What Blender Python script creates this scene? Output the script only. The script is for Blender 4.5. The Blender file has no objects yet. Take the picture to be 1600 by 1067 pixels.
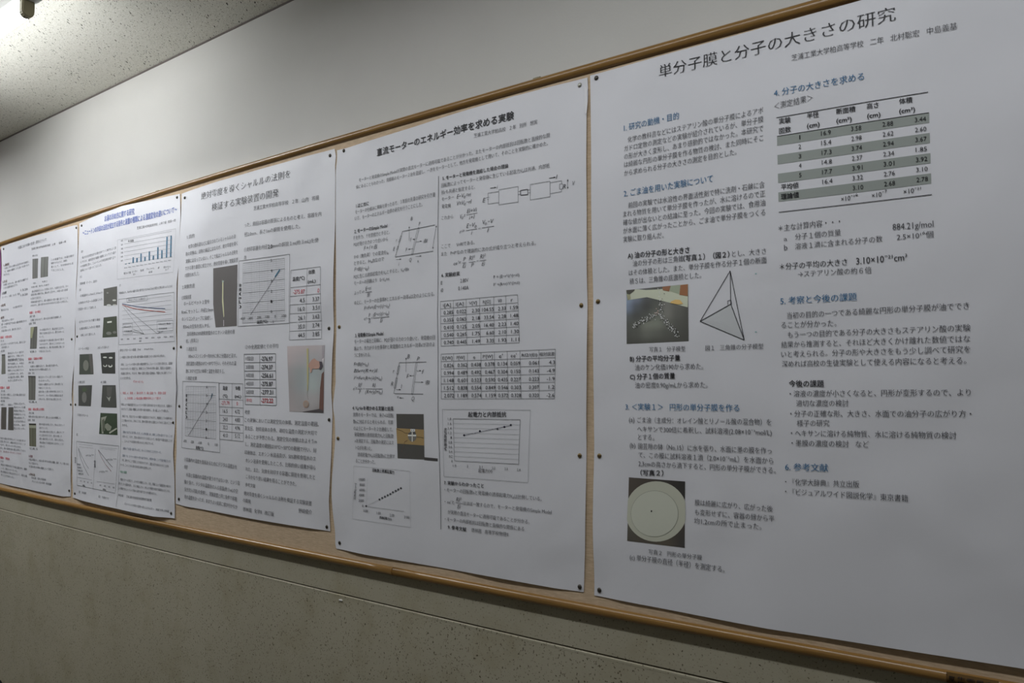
# -*- coding: utf-8 -*-
import bpy, bmesh, math, random
from mathutils import Matrix, Vector
random.seed(7)
C = bpy.context.scene.collection
S = bpy.context.scene
# ------------------------------------------------------------------ camera, world, exposure, lights
CAM_H = 1.55
cam_d = bpy.data.cameras.new('camera'); cam = bpy.data.objects.new('camera', cam_d); C.objects.link(cam)
cam_d.sensor_width = 36.0; cam_d.lens = 1180.0/1600.0*36.0; cam_d.clip_start = 0.05
YAW, PITCH, ROLL = -0.634717078, 0.0583232262, -0.00475143990
f = Vector((math.sin(YAW)*math.cos(PITCH), math.cos(YAW)*math.cos(PITCH), math.sin(PITCH)))
r = Vector((math.cos(YAW), -math.sin(YAW), 0)); u = r.cross(f)
r2 = math.cos(ROLL)*r + math.sin(ROLL)*u; u2 = -math.sin(ROLL)*r + math.cos(ROLL)*u
cam.matrix_world = Matrix(((r2.x, u2.x, -f.x, 0), (r2.y, u2.y, -f.y, -1.5), (r2.z, u2.z, -f.z, CAM_H), (0, 0, 0, 1)))
S.camera = cam
w = bpy.data.worlds.new('world'); S.world = w; w.use_nodes = True
w.node_tree.nodes['Background'].inputs[0].default_value = (0.72, 0.75, 0.8, 1); w.node_tree.nodes['Background'].inputs[1].default_value = 0.02
S.view_settings.view_transform = 'Standard'; S.view_settings.look = 'None'; S.view_settings.exposure = 0.0; S.view_settings.gamma = 1.0
S.view_settings.use_curve_mapping = False
CEIL = 2.806
TUBE_POWER = 35.0          # emission strength of the tube seen at the upper left
# tube lamps: (x of right end, length, y, strength, label)
LAMPS = [(-2.445, 1.20, -0.597, TUBE_POWER, 'white fluorescent tube lamp on the ceiling at the upper left')]
# unseen flush ceiling panels; left and rear ones added to brighten posters and room: (centre x, y, strength)
PANELS = [(-0.15, -0.88, 31.0), (-1.45, -0.88, 24.0), (-3.05, -0.88, 26.0), (-4.75, -0.88, 76.0), (-0.6, -3.4, 6.0), (-3.2, -3.4, 6.0)]

# ------------------------------------------------------------------ helpers
def link(o, parent=None):
    C.objects.link(o)
    if parent: o.parent = parent
    return o
def mesh_obj(name, verts, faces, mats, parent=None, idx=None, smooth=False):
    m = bpy.data.meshes.new(name); m.from_pydata(verts, [], faces)
    for a in (mats if isinstance(mats, (list, tuple)) else [mats]): m.materials.append(a)
    if idx: m.polygons.foreach_set('material_index', idx)
    if smooth: m.polygons.foreach_set('use_smooth', [True]*len(m.polygons))
    m.update(); return link(bpy.data.objects.new(name, m), parent)
def bm_obj(name, bm, mat, parent=None, smooth=False):
    m = bpy.data.meshes.new(name); bm.to_mesh(m); bm.free(); m.materials.append(mat)
    if smooth: m.polygons.foreach_set('use_smooth', [True]*len(m.polygons))
    return link(bpy.data.objects.new(name, m), parent)
def empty(name, loc, label, cat, group=None):
    o = bpy.data.objects.new(name, None); o.location = loc; o.empty_display_size = 0.05; C.objects.link(o)
    return tag(o, label, cat, group)
def tag(o, label, cat, group=None):
    o['label'] = label; o['category'] = cat
    if group: o['group'] = group
    return o
def struct(o, label=None):
    o['kind'] = 'structure'
    if label: o['label'] = label
    return o
def add_box(bm, a, b, bevel=0.0):
    g = bmesh.ops.create_cube(bm, size=1.0)['verts']
    for v in g:
        v.co = Vector([a[i] + (b[i]-a[i])*(v.co[i]+0.5) for i in range(3)])
    if bevel:
        es = list({e for v in g for e in v.link_edges}); bmesh.ops.bevel(bm, geom=es, offset=bevel, segments=2, affect='EDGES')
def srgb(h):
    out = []
    for s in (16, 8, 0):
        c = ((h >> s) & 255)/255.0; out.append(c/12.92 if c <= .04045 else ((c+.055)/1.055)**2.4)
    return (*out, 1)
def mat(name, col, rough=0.6, spec=0.3, **kw):
    m = bpy.data.materials.new(name); m.use_nodes = True; b = m.node_tree.nodes['Principled BSDF']
    b.inputs['Base Color'].default_value = col if isinstance(col, tuple) else srgb(col)
    b.inputs['Roughness'].default_value = rough; b.inputs['Specular IOR Level'].default_value = spec
    for k, v in kw.items(): b.inputs[k].default_value = v
    return m
def nodes(m): return m.node_tree, m.node_tree.nodes['Principled BSDF']
def noise(nt, scale, detail=3, rough=.5, stretch=None, rot=None, dist=0.0):
    tc = nt.nodes.new('ShaderNodeTexCoord'); mp = nt.nodes.new('ShaderNodeMapping'); n = nt.nodes.new('ShaderNodeTexNoise')
    nt.links.new(tc.outputs['Object'], mp.inputs[0]); nt.links.new(mp.outputs[0], n.inputs['Vector'])
    if stretch: mp.inputs['Scale'].default_value = stretch
    if rot: mp.inputs['Rotation'].default_value = rot
    n.inputs['Scale'].default_value = scale; n.inputs['Detail'].default_value = detail; n.inputs['Roughness'].default_value = rough; n.inputs['Distortion'].default_value = dist
    return n
def ramp(nt, src, stops):
    rp = nt.nodes.new('ShaderNodeValToRGB'); e = rp.color_ramp.elements
    while len(e) < len(stops): e.new(0.5)
    for i, (p, c) in enumerate(stops): e[i].position = p; e[i].color = c if isinstance(c, tuple) else srgb(c)
    nt.links.new(src, rp.inputs[0]); return rp
def bump(nt, b, src, strength, dist=0.01):
    bp = nt.nodes.new('ShaderNodeBump'); bp.inputs['Strength'].default_value = strength; bp.inputs['Distance'].default_value = dist
    nt.links.new(src, bp.inputs['Height']); nt.links.new(bp.outputs[0], b.inputs['Normal'])

# ------------------------------------------------------------------ materials
def wall_paint(name, base, dark, speck=None):
    m = mat(name, base, 0.55, 0.25); nt, b = nodes(m)
    n = noise(nt, 2.2, 5, .6); rp = ramp(nt, n.outputs[0], [(0.3, dark), (0.7, base)])
    out = rp.outputs[0]
    if speck:
        n2 = noise(nt, 210, 2, .5); r2_ = ramp(nt, n2.outputs[0], [(0.30, speck), (0.38, (1, 1, 1, 1))])
        mx = nt.nodes.new('ShaderNodeMix'); mx.data_type = 'RGBA'; mx.blend_type = 'MULTIPLY'; mx.inputs[0].default_value = 1
        nt.links.new(out, mx.inputs[6]); nt.links.new(r2_.outputs[0], mx.inputs[7]); out = mx.outputs[2]
        n3 = noise(nt, 6, 4, .65); r3 = ramp(nt, n3.outputs[0], [(0.28, 0xeeebe2), (0.5, (1, 1, 1, 1))])
        mx2 = nt.nodes.new('ShaderNodeMix'); mx2.data_type = 'RGBA'; mx2.blend_type = 'MULTIPLY'; mx2.inputs[0].default_value = 1
        nt.links.new(out, mx2.inputs[6]); nt.links.new(r3.outputs[0], mx2.inputs[7]); out = mx2.outputs[2]
    nt.links.new(out, b.inputs['Base Color'])
    n4 = noise(nt, 180, 2); bump(nt, b, n4.outputs[0], 0.12, 0.002)
    return m
M_WALL = wall_paint('wall_paint', 0xcdcbc7, 0xc8c6c2)
M_LOW = wall_paint('lower_wall_paint', 0xb2ac99, 0xa9a390, 0x807c6c)
M_CEIL = mat('ceiling_board', 0xdedbcc, 0.9, 0.1)
nt, b = nodes(M_CEIL)
# rock-wool ceiling board: short worm-like pits, all lying about one way
tc = nt.nodes.new('ShaderNodeTexCoord'); mp = nt.nodes.new('ShaderNodeMapping'); mp.inputs['Rotation'].default_value = (0, 0, -0.75); mp2 = nt.nodes.new('ShaderNodeMapping'); mp2.inputs['Scale'].default_value = (130, 30, 1)
vo = nt.nodes.new('ShaderNodeTexVoronoi'); vo.inputs['Scale'].default_value = 1.0; vo.inputs['Randomness'].default_value = 1.0
nt.links.new(tc.outputs['Object'], mp.inputs[0]); nt.links.new(mp.outputs[0], mp2.inputs[0]); nt.links.new(mp2.outputs[0], vo.inputs['Vector'])
pn = noise(nt, 60, 2); sub = nt.nodes.new('ShaderNodeMath'); sub.operation = 'MULTIPLY_ADD'; sub.inputs[1].default_value = 0.32
nt.links.new(pn.outputs[0], sub.inputs[0]); nt.links.new(vo.outputs['Distance'], sub.inputs[2])
sc = nt.nodes.new('ShaderNodeSeparateColor'); nt.links.new(vo.outputs['Color'], sc.inputs[0])
ad = nt.nodes.new('ShaderNodeMath'); ad.operation = 'MULTIPLY_ADD'; ad.inputs[1].default_value = 0.42; nt.links.new(sc.outputs[0], ad.inputs[0]); nt.links.new(sub.outputs[0], ad.inputs[2])
pr = ramp(nt, ad.outputs[0], [(0.34, 0x35332a), (0.44, 0xe4e2da)])
mp3 = nt.nodes.new('ShaderNodeMapping'); mp3.inputs['Scale'].default_value = (280, 90, 1); nt.links.new(mp.outputs[0], mp3.inputs[0])
vo2 = nt.nodes.new('ShaderNodeTexVoronoi'); nt.links.new(mp3.outputs[0], vo2.inputs['Vector']); vo2.inputs['Scale'].default_value = 1.0
sc2 = nt.nodes.new('ShaderNodeSeparateColor'); nt.links.new(vo2.outputs['Color'], sc2.inputs[0])
ad2 = nt.nodes.new('ShaderNodeMath'); ad2.operation = 'MULTIPLY_ADD'; ad2.inputs[1].default_value = 0.9; nt.links.new(sc2.outputs[0], ad2.inputs[0]); nt.links.new(vo2.outputs['Distance'], ad2.inputs[2])
pr2 = ramp(nt, ad2.outputs[0], [(0.30, 0x6a685c), (0.42, 0xffffff)])
mxp = nt.nodes.new('ShaderNodeMix'); mxp.data_type = 'RGBA'; mxp.blend_type = 'MULTIPLY'; mxp.inputs[0].default_value = 1.0
nt.links.new(pr.outputs[0], mxp.inputs[6]); nt.links.new(pr2.outputs[0], mxp.inputs[7])
fn = noise(nt, 420, 2); fr = ramp(nt, fn.outputs[0], [(0.3, 0xcac8bc), (0.6, 0xffffff)])
mx = nt.nodes.new('ShaderNodeMix'); mx.data_type = 'RGBA'; mx.blend_type = 'MULTIPLY'; mx.inputs[0].default_value = 0.8
nt.links.new(mxp.outputs[2], mx.inputs[6]); nt.links.new(fr.outputs[0], mx.inputs[7]); nt.links.new(mx.outputs[2], b.inputs['Base Color'])
bump(nt, b, pr.outputs[0], 0.3, 0.002)
M_FLOOR = mat('floor_vinyl', 0x6a6658, 0.45, 0.4); nt, b = nodes(M_FLOOR); n = noise(nt, 14, 4); nt.links.new(ramp(nt, n.outputs[0], [(.3, 0x5f5b4e), (.7, 0x726e60)]).outputs[0], b.inputs['Base Color'])
M_WOOD = mat('varnished_wood', 0x8a6a35, 0.3, 0.5); nt, b = nodes(M_WOOD)
n = noise(nt, 6.0, 6, .6, (1.2, 60, 60), dist=.4); nt.links.new(ramp(nt, n.outputs[0], [(.25, 0x75552a), (.55, 0x8f6b38), (.8, 0xa5824c)]).outputs[0], b.inputs['Base Color'])
b.inputs['Coat Weight'].default_value = 0.25; b.inputs['Coat Roughness'].default_value = 0.2
bump(nt, b, n.outputs[0], 0.15, 0.001)
M_CLOTH = mat('board_vinyl_cloth', 0xcbb499, 0.75, 0.2); nt, b = nodes(M_CLOTH)
n = noise(nt, 100, 3, .6, (0.5, 1, 3.2), (0, 0.35, 0)); nt.links.new(ramp(nt, n.outputs[0], [(.3, 0xbea68a), (.7, 0xd6bfa3)]).outputs[0], b.inputs['Base Color']); bump(nt, b, n.outputs[0], 0.5, 0.001)
M_PAPER = mat('poster_paper', 0xdedee4, 0.42, 0.32); nt, b = nodes(M_PAPER)
n = noise(nt, 4.0, 2, .45, (1, 1, 0.75), (0, .5, 0), dist=.5); bump(nt, b, n.outputs[0], 0.5, 0.016)
b.inputs['Sheen Weight'].default_value = 0.0
M_PINDARK = mat('tack_dark_metal', 0x4a463f, 0.35, 0.5, Metallic=0.6)
M_PINLIGHT = mat('tack_grey_metal', 0xa9a79e, 0.35, 0.5, Metallic=0.6)
M_PINBRASS = mat('tack_brass', 0x7d6a48, 0.35, 0.5, Metallic=0.7)
M_STEEL = mat('white_painted_steel', 0xd8d8d4, 0.4, 0.4)
M_SOCKET = mat('lamp_socket_plastic', 0x8b8468, 0.5, 0.4)
M_BLACK = mat('black_plastic', 0x141214, 0.4, 0.4)
M_PURPLE = mat('purple_poster_paper', 0x8a4d8c, 0.5, 0.3)
M_LABEL = mat('brown_paper_label', 0x5e4728, 0.8, 0.1)
def tube_mat(s):
    m = bpy.data.materials.new('tube_glow'); m.use_nodes = True; nt = m.node_tree; nt.nodes.clear()
    e = nt.nodes.new('ShaderNodeEmission'); e.inputs[0].default_value = (0.955, 0.985, 1.0, 1); e.inputs[1].default_value = s
    o = nt.nodes.new('ShaderNodeOutputMaterial'); nt.links.new(e.outputs[0], o.inputs[0]); return m
INKM = {}
def ink(h):
    if h not in INKM: INKM[h] = mat('print_%06x' % h, h, 0.5, 0.3)
    return INKM[h]

PINS = {}
def relief(P, x, z):
    """how far the sheet stands off the board (m): soft undulation, pinned down at its tacks"""
    s = P * 1.7
    d = 0.0030 + 0.0012*math.sin(9.0*x + 7.0*z + s) + 0.0009*math.sin(-14.0*x + 9.0*z + 2.1*s) \
        + 0.0006*math.sin(21.0*x + 13.0*z + 3.3*s) + 0.0004*math.sin(8.0*x - 31.0*z + s)
    if P == 1:
        t = min(1.0, max(0.0, (x + 0.86)/0.8)); t = t*t*(3 - 2*t)
        d += 0.010*t*math.exp(-((z - 0.95)/0.13)**2)
        d += 0.0022*math.exp(-((x*0.55 + z*0.83 - 0.98)/0.045)**2)*t - 0.0018*math.exp(-((x*0.5 - z*0.86 + 1.35)/0.05)**2)*t
    if P in (3, 4):
        d += (0.004 if P == 3 else 0.009)*math.exp(-((z - 1.05)/0.06)**2)
    for (px, pz) in PINS.get(P, ()):
        r2 = ((x - px)**2 + (z - pz)**2)/0.0030
        if r2 < 9: d *= 1.0 - math.exp(-r2)*0.92
    return max(0.0002, d)


# ---- measured layout of the display (metres / tenths of a millimetre on the wall) ----
RAIL_TOP = [-0.004988, -0.019844, 2.261817]
RAIL_TOP_OUT = [-0.004621, -0.017387, 2.286814]
RAIL_BOTTOM = [0.003139, 0.011299, 1.066902]
RAIL_BOTTOM_OUT = [0.004017, 0.014688, 1.046991]
GROOVE = [0.003569, 0.012678, 0.959428]
PINS.update({
 1: [(-0.8531, 2.2588), (-0.8556, 1.74), (-0.8565, 1.3916), (-0.8604, 1.0945)],
 2: [(-1.72, 2.2536), (-1.7333, 1.7259), (-1.7347, 1.398), (-1.7238, 1.0965), (-0.898, 2.2531), (-0.8997, 1.7342), (-0.908, 1.3895), (-0.9114, 1.0938)],
 3: [(-2.5867, 2.2437), (-2.5916, 1.6958), (-2.594, 1.4815), (-2.5834, 1.1502), (-1.7821, 2.2507), (-1.779, 1.7238), (-1.7752, 1.4513), (-1.7807, 1.1364)],
 4: [(-3.3949, 2.2459), (-3.4068, 1.7684), (-3.4046, 1.4784), (-3.386, 1.1054), (-2.639, 2.2529), (-2.6388, 1.6928), (-2.6324, 1.4218), (-2.6324, 1.0953)],
 5: [(-4.2203, 2.2368), (-3.4452, 2.2427), (-3.4567, 1.7586), (-3.4479, 1.4779), (-3.4394, 1.1132)],
 6: [],
})
EDGES = {
 1: {'t': [(-0.8699, 2.269), (-0.7246, 2.2669), (-0.4575, 2.2647), (-0.2855, 2.2639), (0.055, 2.2606)], 'b': [(-0.8735, 1.081), (-0.7446, 1.0802), (-0.4859, 1.0793), (-0.2126, 1.0876), (-0.0761, 1.092), (0.055, 1.0915)], 'l': [(-0.8699, 2.269), (-0.8679, 2.1738), (-0.8668, 2.0422), (-0.8684, 1.919), (-0.8675, 1.8009), (-0.8691, 1.6486), (-0.8692, 1.4226), (-0.8722, 1.3223), (-0.8735, 1.2441), (-0.8717, 1.1523), (-0.8735, 1.081)], 'r': [(0.055, 2.2606), (0.055, 1.0915)]},
 2: {'t': [(-1.7506, 2.2605), (-1.7019, 2.2595), (-1.4723, 2.2643), (-1.0945, 2.2713), (-0.8765, 2.266)], 'b': [(-1.7377, 1.0785), (-1.688, 1.0784), (-1.6061, 1.0774), (-1.4894, 1.0783), (-1.0991, 1.0812), (-0.9725, 1.0809), (-0.9012, 1.0836)], 'l': [(-1.7506, 2.2605), (-1.7484, 2.2401), (-1.7522, 2.1973), (-1.7489, 2.0505), (-1.7471, 1.747), (-1.7446, 1.5646), (-1.7571, 1.4928), (-1.7487, 1.4552), (-1.7477, 1.3895), (-1.7579, 1.2824), (-1.758, 1.2303), (-1.7518, 1.1807), (-1.7434, 1.1277), (-1.7432, 1.0925), (-1.7377, 1.0785)], 'r': [(-0.8765, 2.266), (-0.875, 2.2212), (-0.8791, 2.1824), (-0.8811, 2.0451), (-0.8832, 1.8023), (-0.8835, 1.649), (-0.8882, 1.48), (-0.892, 1.3207), (-0.8958, 1.1772), (-0.9012, 1.0836)]},
 3: {'t': [(-2.6082, 2.2622), (-2.5721, 2.2642), (-2.3619, 2.2686), (-2.1868, 2.2688), (-1.8868, 2.268), (-1.7625, 2.2676)], 'b': [(-2.6025, 1.1317), (-2.5499, 1.1285), (-2.3623, 1.1272), (-2.1566, 1.124), (-1.9583, 1.1241), (-1.7652, 1.1252)], 'l': [(-2.6082, 2.2622), (-2.6083, 2.1679), (-2.6132, 1.9901), (-2.6158, 1.7551), (-2.6166, 1.6569), (-2.6149, 1.4824), (-2.6029, 1.31), (-2.6048, 1.1497), (-2.6025, 1.1317)], 'r': [(-1.7625, 2.2676), (-1.7554, 2.2456), (-1.7591, 2.2168), (-1.7564, 2.1731), (-1.7541, 2.0516), (-1.757, 1.955), (-1.7577, 1.8585), (-1.7573, 1.7627), (-1.7572, 1.6825), (-1.7656, 1.54), (-1.7607, 1.47), (-1.7641, 1.3512), (-1.7675, 1.2575), (-1.7708, 1.2105), (-1.7684, 1.1621), (-1.7652, 1.1252)]},
 4: {'t': [(-3.4183, 2.2587), (-3.3953, 2.2612), (-3.1886, 2.2763), (-3.1129, 2.2811), (-2.621, 2.2639)], 'b': [(-3.4012, 1.0871), (-3.3802, 1.0864), (-3.1319, 1.0785), (-2.7781, 1.0753), (-2.7353, 1.0746), (-2.6056, 1.0794)], 'l': [(-3.4183, 2.2587), (-3.4158, 2.1382), (-3.4202, 1.9997), (-3.4254, 1.8618), (-3.4221, 1.6775), (-3.4254, 1.4727), (-3.4235, 1.2694), (-3.4058, 1.1361), (-3.4012, 1.0871)], 'r': [(-2.621, 2.2639), (-2.6085, 2.1677), (-2.6179, 1.9909), (-2.6266, 1.9324), (-2.6229, 1.7554), (-2.6211, 1.6875), (-2.6094, 1.5405), (-2.6204, 1.4244), (-2.6263, 1.3088), (-2.616, 1.2243), (-2.6056, 1.0794)]},
 5: {'t': [(-4.255, 2.2519), (-3.9076, 2.2571), (-3.4666, 2.2567), (-3.4365, 2.2541)], 'b': [(-4.2044, 1.0923), (-4.1672, 1.0918), (-3.6341, 1.086), (-3.4924, 1.0846), (-3.4244, 1.09)], 'l': [(-4.255, 2.2519), (-4.229, 2.1385), (-4.2285, 2.0428), (-4.2413, 1.8849), (-4.2169, 1.4135), (-4.2044, 1.0923)], 'r': [(-3.4365, 2.2541), (-3.4221, 2.1389), (-3.4244, 1.9667), (-3.4279, 1.7931), (-3.4239, 1.6447), (-3.4414, 1.5081), (-3.4292, 1.44), (-3.4297, 1.2692), (-3.4244, 1.09)]},
 6: {'t': [(-4.8614, 2.2446), (-4.254, 2.2401)], 'b': [(-4.795, 1.0972), (-4.2019, 1.0987)], 'l': [(-4.8614, 2.2446), (-4.795, 1.0972)], 'r': [(-4.254, 2.2401), (-4.241, 2.1397), (-4.2382, 2.0437), (-4.2438, 1.8852), (-4.2019, 1.0987)]},
}
PRINT = {
 1: [
  ('title', None, [
   ('T','単分子膜と分子の大きさの研究',-6944,22171,-2277,22069,282,'t',2434346),]),
  ('author_line', None, [
   ('T','芝浦工業大学柏高等学校\u3000二年\u3000北村聡宏\u3000中島義基',-4133,21811,-1330,21639,127,'m',4473930),]),
  ('section_heading', None, [
   ('T','1. 研究の動機・目的',-7821,21174,-6504,21175,157,'h',3108249),]),
  ('section_heading', None, [
   ('T','2. ごま油を用いた実験について',-7832,19681,-5787,19691,160,'h',3108249),]),
  ('section_heading', None, [
   ('T','3. ＜実験１＞\u3000円形の単分子膜を作る',-7878,14953,-5321,14961,147,'h',3108249),]),
  ('section_heading', None, [
   ('T','4. 分子の大きさを求める',-4493,21186,-2834,21105,148,'h',3108249),]),
  ('section_heading', None, [
   ('T','5. 考察と今後の課題',-4469,17048,-3088,17033,146,'h',3108249),]),
  ('section_heading', None, [
   ('T','6. 参考文献',-4456,13848,-3671,13874,144,'h',3108249),]),
  ('text_block', None, [
   ('T','化学の教科書などにはステアリン酸の単分子膜によるアボ',-7726,20898,-4710,20905,131,'m',4473930),('T','ガドロ定数の測定などの実験が紹介されているが、単分子膜',-7814,20710,-4715,20724,131,'m',4473930),
   ('T','の形が大きく変形し、あまり感動的ではなかった。本研究で',-7814,20527,-4719,20543,131,'m',4473930),('T','は綺麗な円形の単分子膜を作る物質の検討、また同時にそこ',-7815,20345,-4724,20349,130,'m',4473930),
   ('T','から求められる分子の大きさの測定を目的とした。',-7817,20149,-5275,20168,132,'m',4473930),]),
  ('text_block', None, [
   ('T','前回の実験では水溶性の界面活性剤で特に洗剤・石鹸に含',-7727,19414,-4716,19400,131,'m',4473930),('T','まれる物質を用いて単分子膜を作ったが、水に溶けるので正',-7856,19231,-4707,19218,131,'m',4473930),
   ('T','確な値が出ないとの結論に至った。今回の実験では、食用油',-7859,19044,-4711,19032,131,'m',4473930),('T','が水面に薄く広がったことから、ごま油で単分子膜をつくる',-7862,18857,-4716,18840,131,'m',4473930),
   ('T','実験に取り組んだ。',-7865,18663,-6900,18649,136,'m',4473930),]),
  ('text_block', None, [
   ('T','膜は綺麗に広がり、広がった後',-6311,13017,-4716,13032,122,'m',4473930),('T','も変形せずに、容器の縁から平',-6314,12821,-4690,12847,122,'m',4473930),('T','均1,2cmの所で止まった。',-6331,12643,-4945,12667,122,'m',4473930),]),
  ('text_block', None, [
   ('T','(c) 単分子膜の直径（半径）を測定する。',-7816,11717,-5706,11738,127,'m',4473930),]),
  ('text_block', None, [
   ('T','はその体積とした。また、単分子膜を作る分子１個の断面',-7741,17908,-4716,17889,129,'m',4473930),('T','積Ｓは、三角錐の底面積とした。',-7731,17716,-6068,17710,132,'m',4473930),('T','油の分子の形は三角錐',-7640,18104,-6457,18098,133,'m',4473930),
   ('T','（写真１）（図２）',-6457,18098,-5463,18083,128,'b',2434346),('T','とし、大きさ',-5410,18084,-4718,18068,124,'m',4473930),('T','A) 油の分子の形と大きさ',-7761,18287,-6319,18267,133,'b',2434346),]),
  ('text_block', None, [
   ('T','油のケン化価190から求めた。',-7632,15821,-6057,15816,130,'m',4473930),('T','B) 分子の平均分子量',-7754,16013,-6562,16006,124,'b',2434346),('T','油の密度0.90g/mLから求めた。',-7638,15430,-5971,15434,130,'m',4473930),
   ('T','C) 分子１個の質量',-7761,15620,-6691,15631,124,'b',2434346),]),
  ('text_block', None, [
   ('T','(a)',-7793,14682,-7660,14685,134,'m',4473930),('T','ごま油（主成分：オレイン酸とリノール酸の混合物）を',-7590,14680,-4694,14704,126,'m',4473930),
   ('T','ヘキサンで300倍に希釈し、試料溶液(2.08×10⁻³mol/L)',-7592,14487,-4694,14506,126,'m',4473930),('T','とする。',-7571,14308,-7193,14315,132,'m',4473930),('T','(b)',-7776,14126,-7643,14125,133,'m',4473930),
   ('T','園芸用の鉢（No.15）に水を張り、水面に墨の膜を作っ',-7574,14117,-4705,14147,126,'m',4473930),('T','て、この膜に試料溶液１滴（2.0×10⁻²mL）を水面から',-7570,13929,-4679,13957,125,'m',4473930),
   ('T','2,3cmの高さから滴下すると、円形の単分子膜ができる。',-7574,13743,-4634,13775,125,'m',4473930),('T','（写真２）',-7533,13546,-6996,13574,123,'b',2434346),]),
  ('text_block', None, [
   ('T','＜測定結果＞',-4494,20921,-3758,20926,139,'m',4473930),]),
  ('text_block', None, [
   ('T','＊主な計算内容・・・',-4470,18483,-3336,18477,129,'m',4473930),('T','a',-4371,18289,-4310,18288,88,'m',4473930),('T','分子１個の質量',-4159,18283,-3331,18271,122,'m',4473930),
   ('T','b',-4370,18106,-4309,18106,113,'m',4473930),('T','溶液１滴に含まれる分子の数',-4164,18096,-2627,18068,121,'m',4473930),]),
  ('text_block', None, [
   ('T','884.21g/mol',-2453,18262,-1804,18233,120,'m',4473930),('T','2.5×10¹⁶個',-2391,18068,-1812,18048,120,'m',4473930),]),
  ('text_block', None, [
   ('T','当初の目的の一つである綺麗な円形の単分子膜が油ででき',-4350,16767,-1319,16759,123,'m',4473930),('T','ることが分かった。',-4465,16586,-3457,16573,129,'m',4473930),
   ('T','もう一つの目的である分子の大きさもステアリン酸の実験',-4349,16394,-1313,16383,123,'m',4473930),('T','結果から推測すると、それほど大きくかけ離れた数値ではな',-4475,16206,-1324,16198,123,'m',4473930),
   ('T','いと考えられる。分子の形や大きさをもう少し調べて研究を',-4480,16020,-1326,16019,123,'m',4473930),('T','深めれば高校の生徒実験として使える内容になると考える。',-4471,15833,-1393,15831,123,'m',4473930),]),
  ('text_block', None, [
   ('T','・『化学大辞典』共立出版',-4462,13573,-3142,13619,123,'m',4473930),('T','・『ビジュアルワイド図説化学』東京書籍',-4467,13391,-2351,13435,121,'m',4473930),]),
  ('text_block', None, [
   ('T','・溶液の濃度が小さくなると、円形が変形するので、より',-4337,15258,-1348,15289,122,'m',4473930),('T','適切な濃度の検討',-4215,15076,-3283,15088,122,'m',4473930),
   ('T','・分子の正確な形、大きさ、水面での油分子の広がり方・',-4331,14879,-1352,14928,121,'m',4473930),('T','様子の研究',-4210,14699,-3627,14715,122,'m',4473930),
   ('T','・ヘキサンに溶ける純物質、水に溶ける純物質の検討',-4328,14509,-1584,14554,122,'m',4473930),('T','・墨膜の濃度の検討\u3000など',-4322,14318,-2958,14348,123,'m',4473930),('T','今後の課題',-4346,15451,-3706,15449,124,'b',2434346),]),
  ('text_block', None, [
   ('T','→ステアリン酸の約６倍',-4123,17557,-2825,17513,121,'m',4473930),('T','＊分子の平均の大きさ',-4465,17726,-3234,17700,129,'h',2434346),('T','3.10×10⁻²¹cm³',-3080,17703,-2237,17693,128,'h',2434346),]),
  ('data_table', None, [
   ('P',0,10133660,-4458,20386,-1808,20269,-1809,20087,-4459,20198),('P',0,10133660,-4458,20010,-1810,19905,-1811,19724,-4457,19822),('P',0,10133660,-4456,19634,-1812,19544,-1813,19364,-4456,19447),
   ('P',0,10133660,-4455,19260,-1814,19185,-1815,19005,-4455,19074),('L',12.0,2434346,-4460,20759,-1812,20640),('L',9.6,2434346,-4458,20386,-1808,20268),('L',11.9,2434346,-4453,18867,-1812,18807),
   ('T','実験',-4408,20619,-4185,20603,112,'b',2434346),('T','回数',-4413,20422,-4184,20418,112,'b',2434346),('T','半径',-3875,20610,-3656,20592,109,'b',2434346),
   ('T','(cm)',-3881,20417,-3645,20403,109,'b',2434346),('T','断面積',-3338,20573,-3000,20548,106,'b',2434346),('T','(cm²)',-3343,20399,-3073,20377,106,'b',2434346),
   ('T','高さ',-2808,20551,-2609,20536,104,'b',2434346),('T','(cm)',-2808,20373,-2583,20357,104,'b',2434346),('T','体積',-2273,20522,-2058,20506,103,'b',2434346),
   ('T','(cm³)',-2278,20347,-2022,20329,102,'b',2434346),('T','平均値',-4399,19298,-4065,19289,111,'b',2434346),('T','理論値',-4404,19107,-4062,19100,111,'b',2434346),
   ('T','1',-4031,20235,-4009,20236,88,'g',2434346),('T','2',-4050,20052,-4002,20049,88,'g',2434346),('T','3',-4051,19866,-4003,19863,88,'g',2434346),('T','4',-4051,19680,-4003,19677,88,'g',2434346),
   ('T','5',-4052,19494,-4004,19492,88,'g',2434346),('T','16.9',-3626,20226,-3447,20213,91,'g',2434346),('T','15.4',-3626,20038,-3446,20027,91,'g',2434346),
   ('T','17.3',-3626,19850,-3446,19840,91,'g',2434346),('T','14.8',-3626,19663,-3446,19655,91,'g',2434346),('T','17.7',-3626,19476,-3446,19469,90,'g',2434346),
   ('T','16.4',-3627,19290,-3446,19285,90,'g',2434346),('T','3.58',-3089,20199,-2913,20185,89,'g',2434346),('T','2.98',-3090,20012,-2913,20001,89,'g',2434346),
   ('T','3.74',-3091,19827,-2913,19816,88,'g',2434346),('T','2.37',-3092,19641,-2914,19632,88,'g',2434346),('T','3.91',-3093,19456,-2915,19449,88,'g',2434346),
   ('T','3.32',-3095,19272,-2916,19266,88,'g',2434346),('T','3.10',-3096,19088,-2917,19083,88,'g',2434346),('T','2.88',-2556,20170,-2381,20157,87,'g',2434346),
   ('T','2.62',-2557,19986,-2381,19974,87,'g',2434346),('T','2.94',-2558,19803,-2382,19792,86,'g',2434346),('T','2.34',-2560,19620,-2383,19610,86,'g',2434346),
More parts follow.
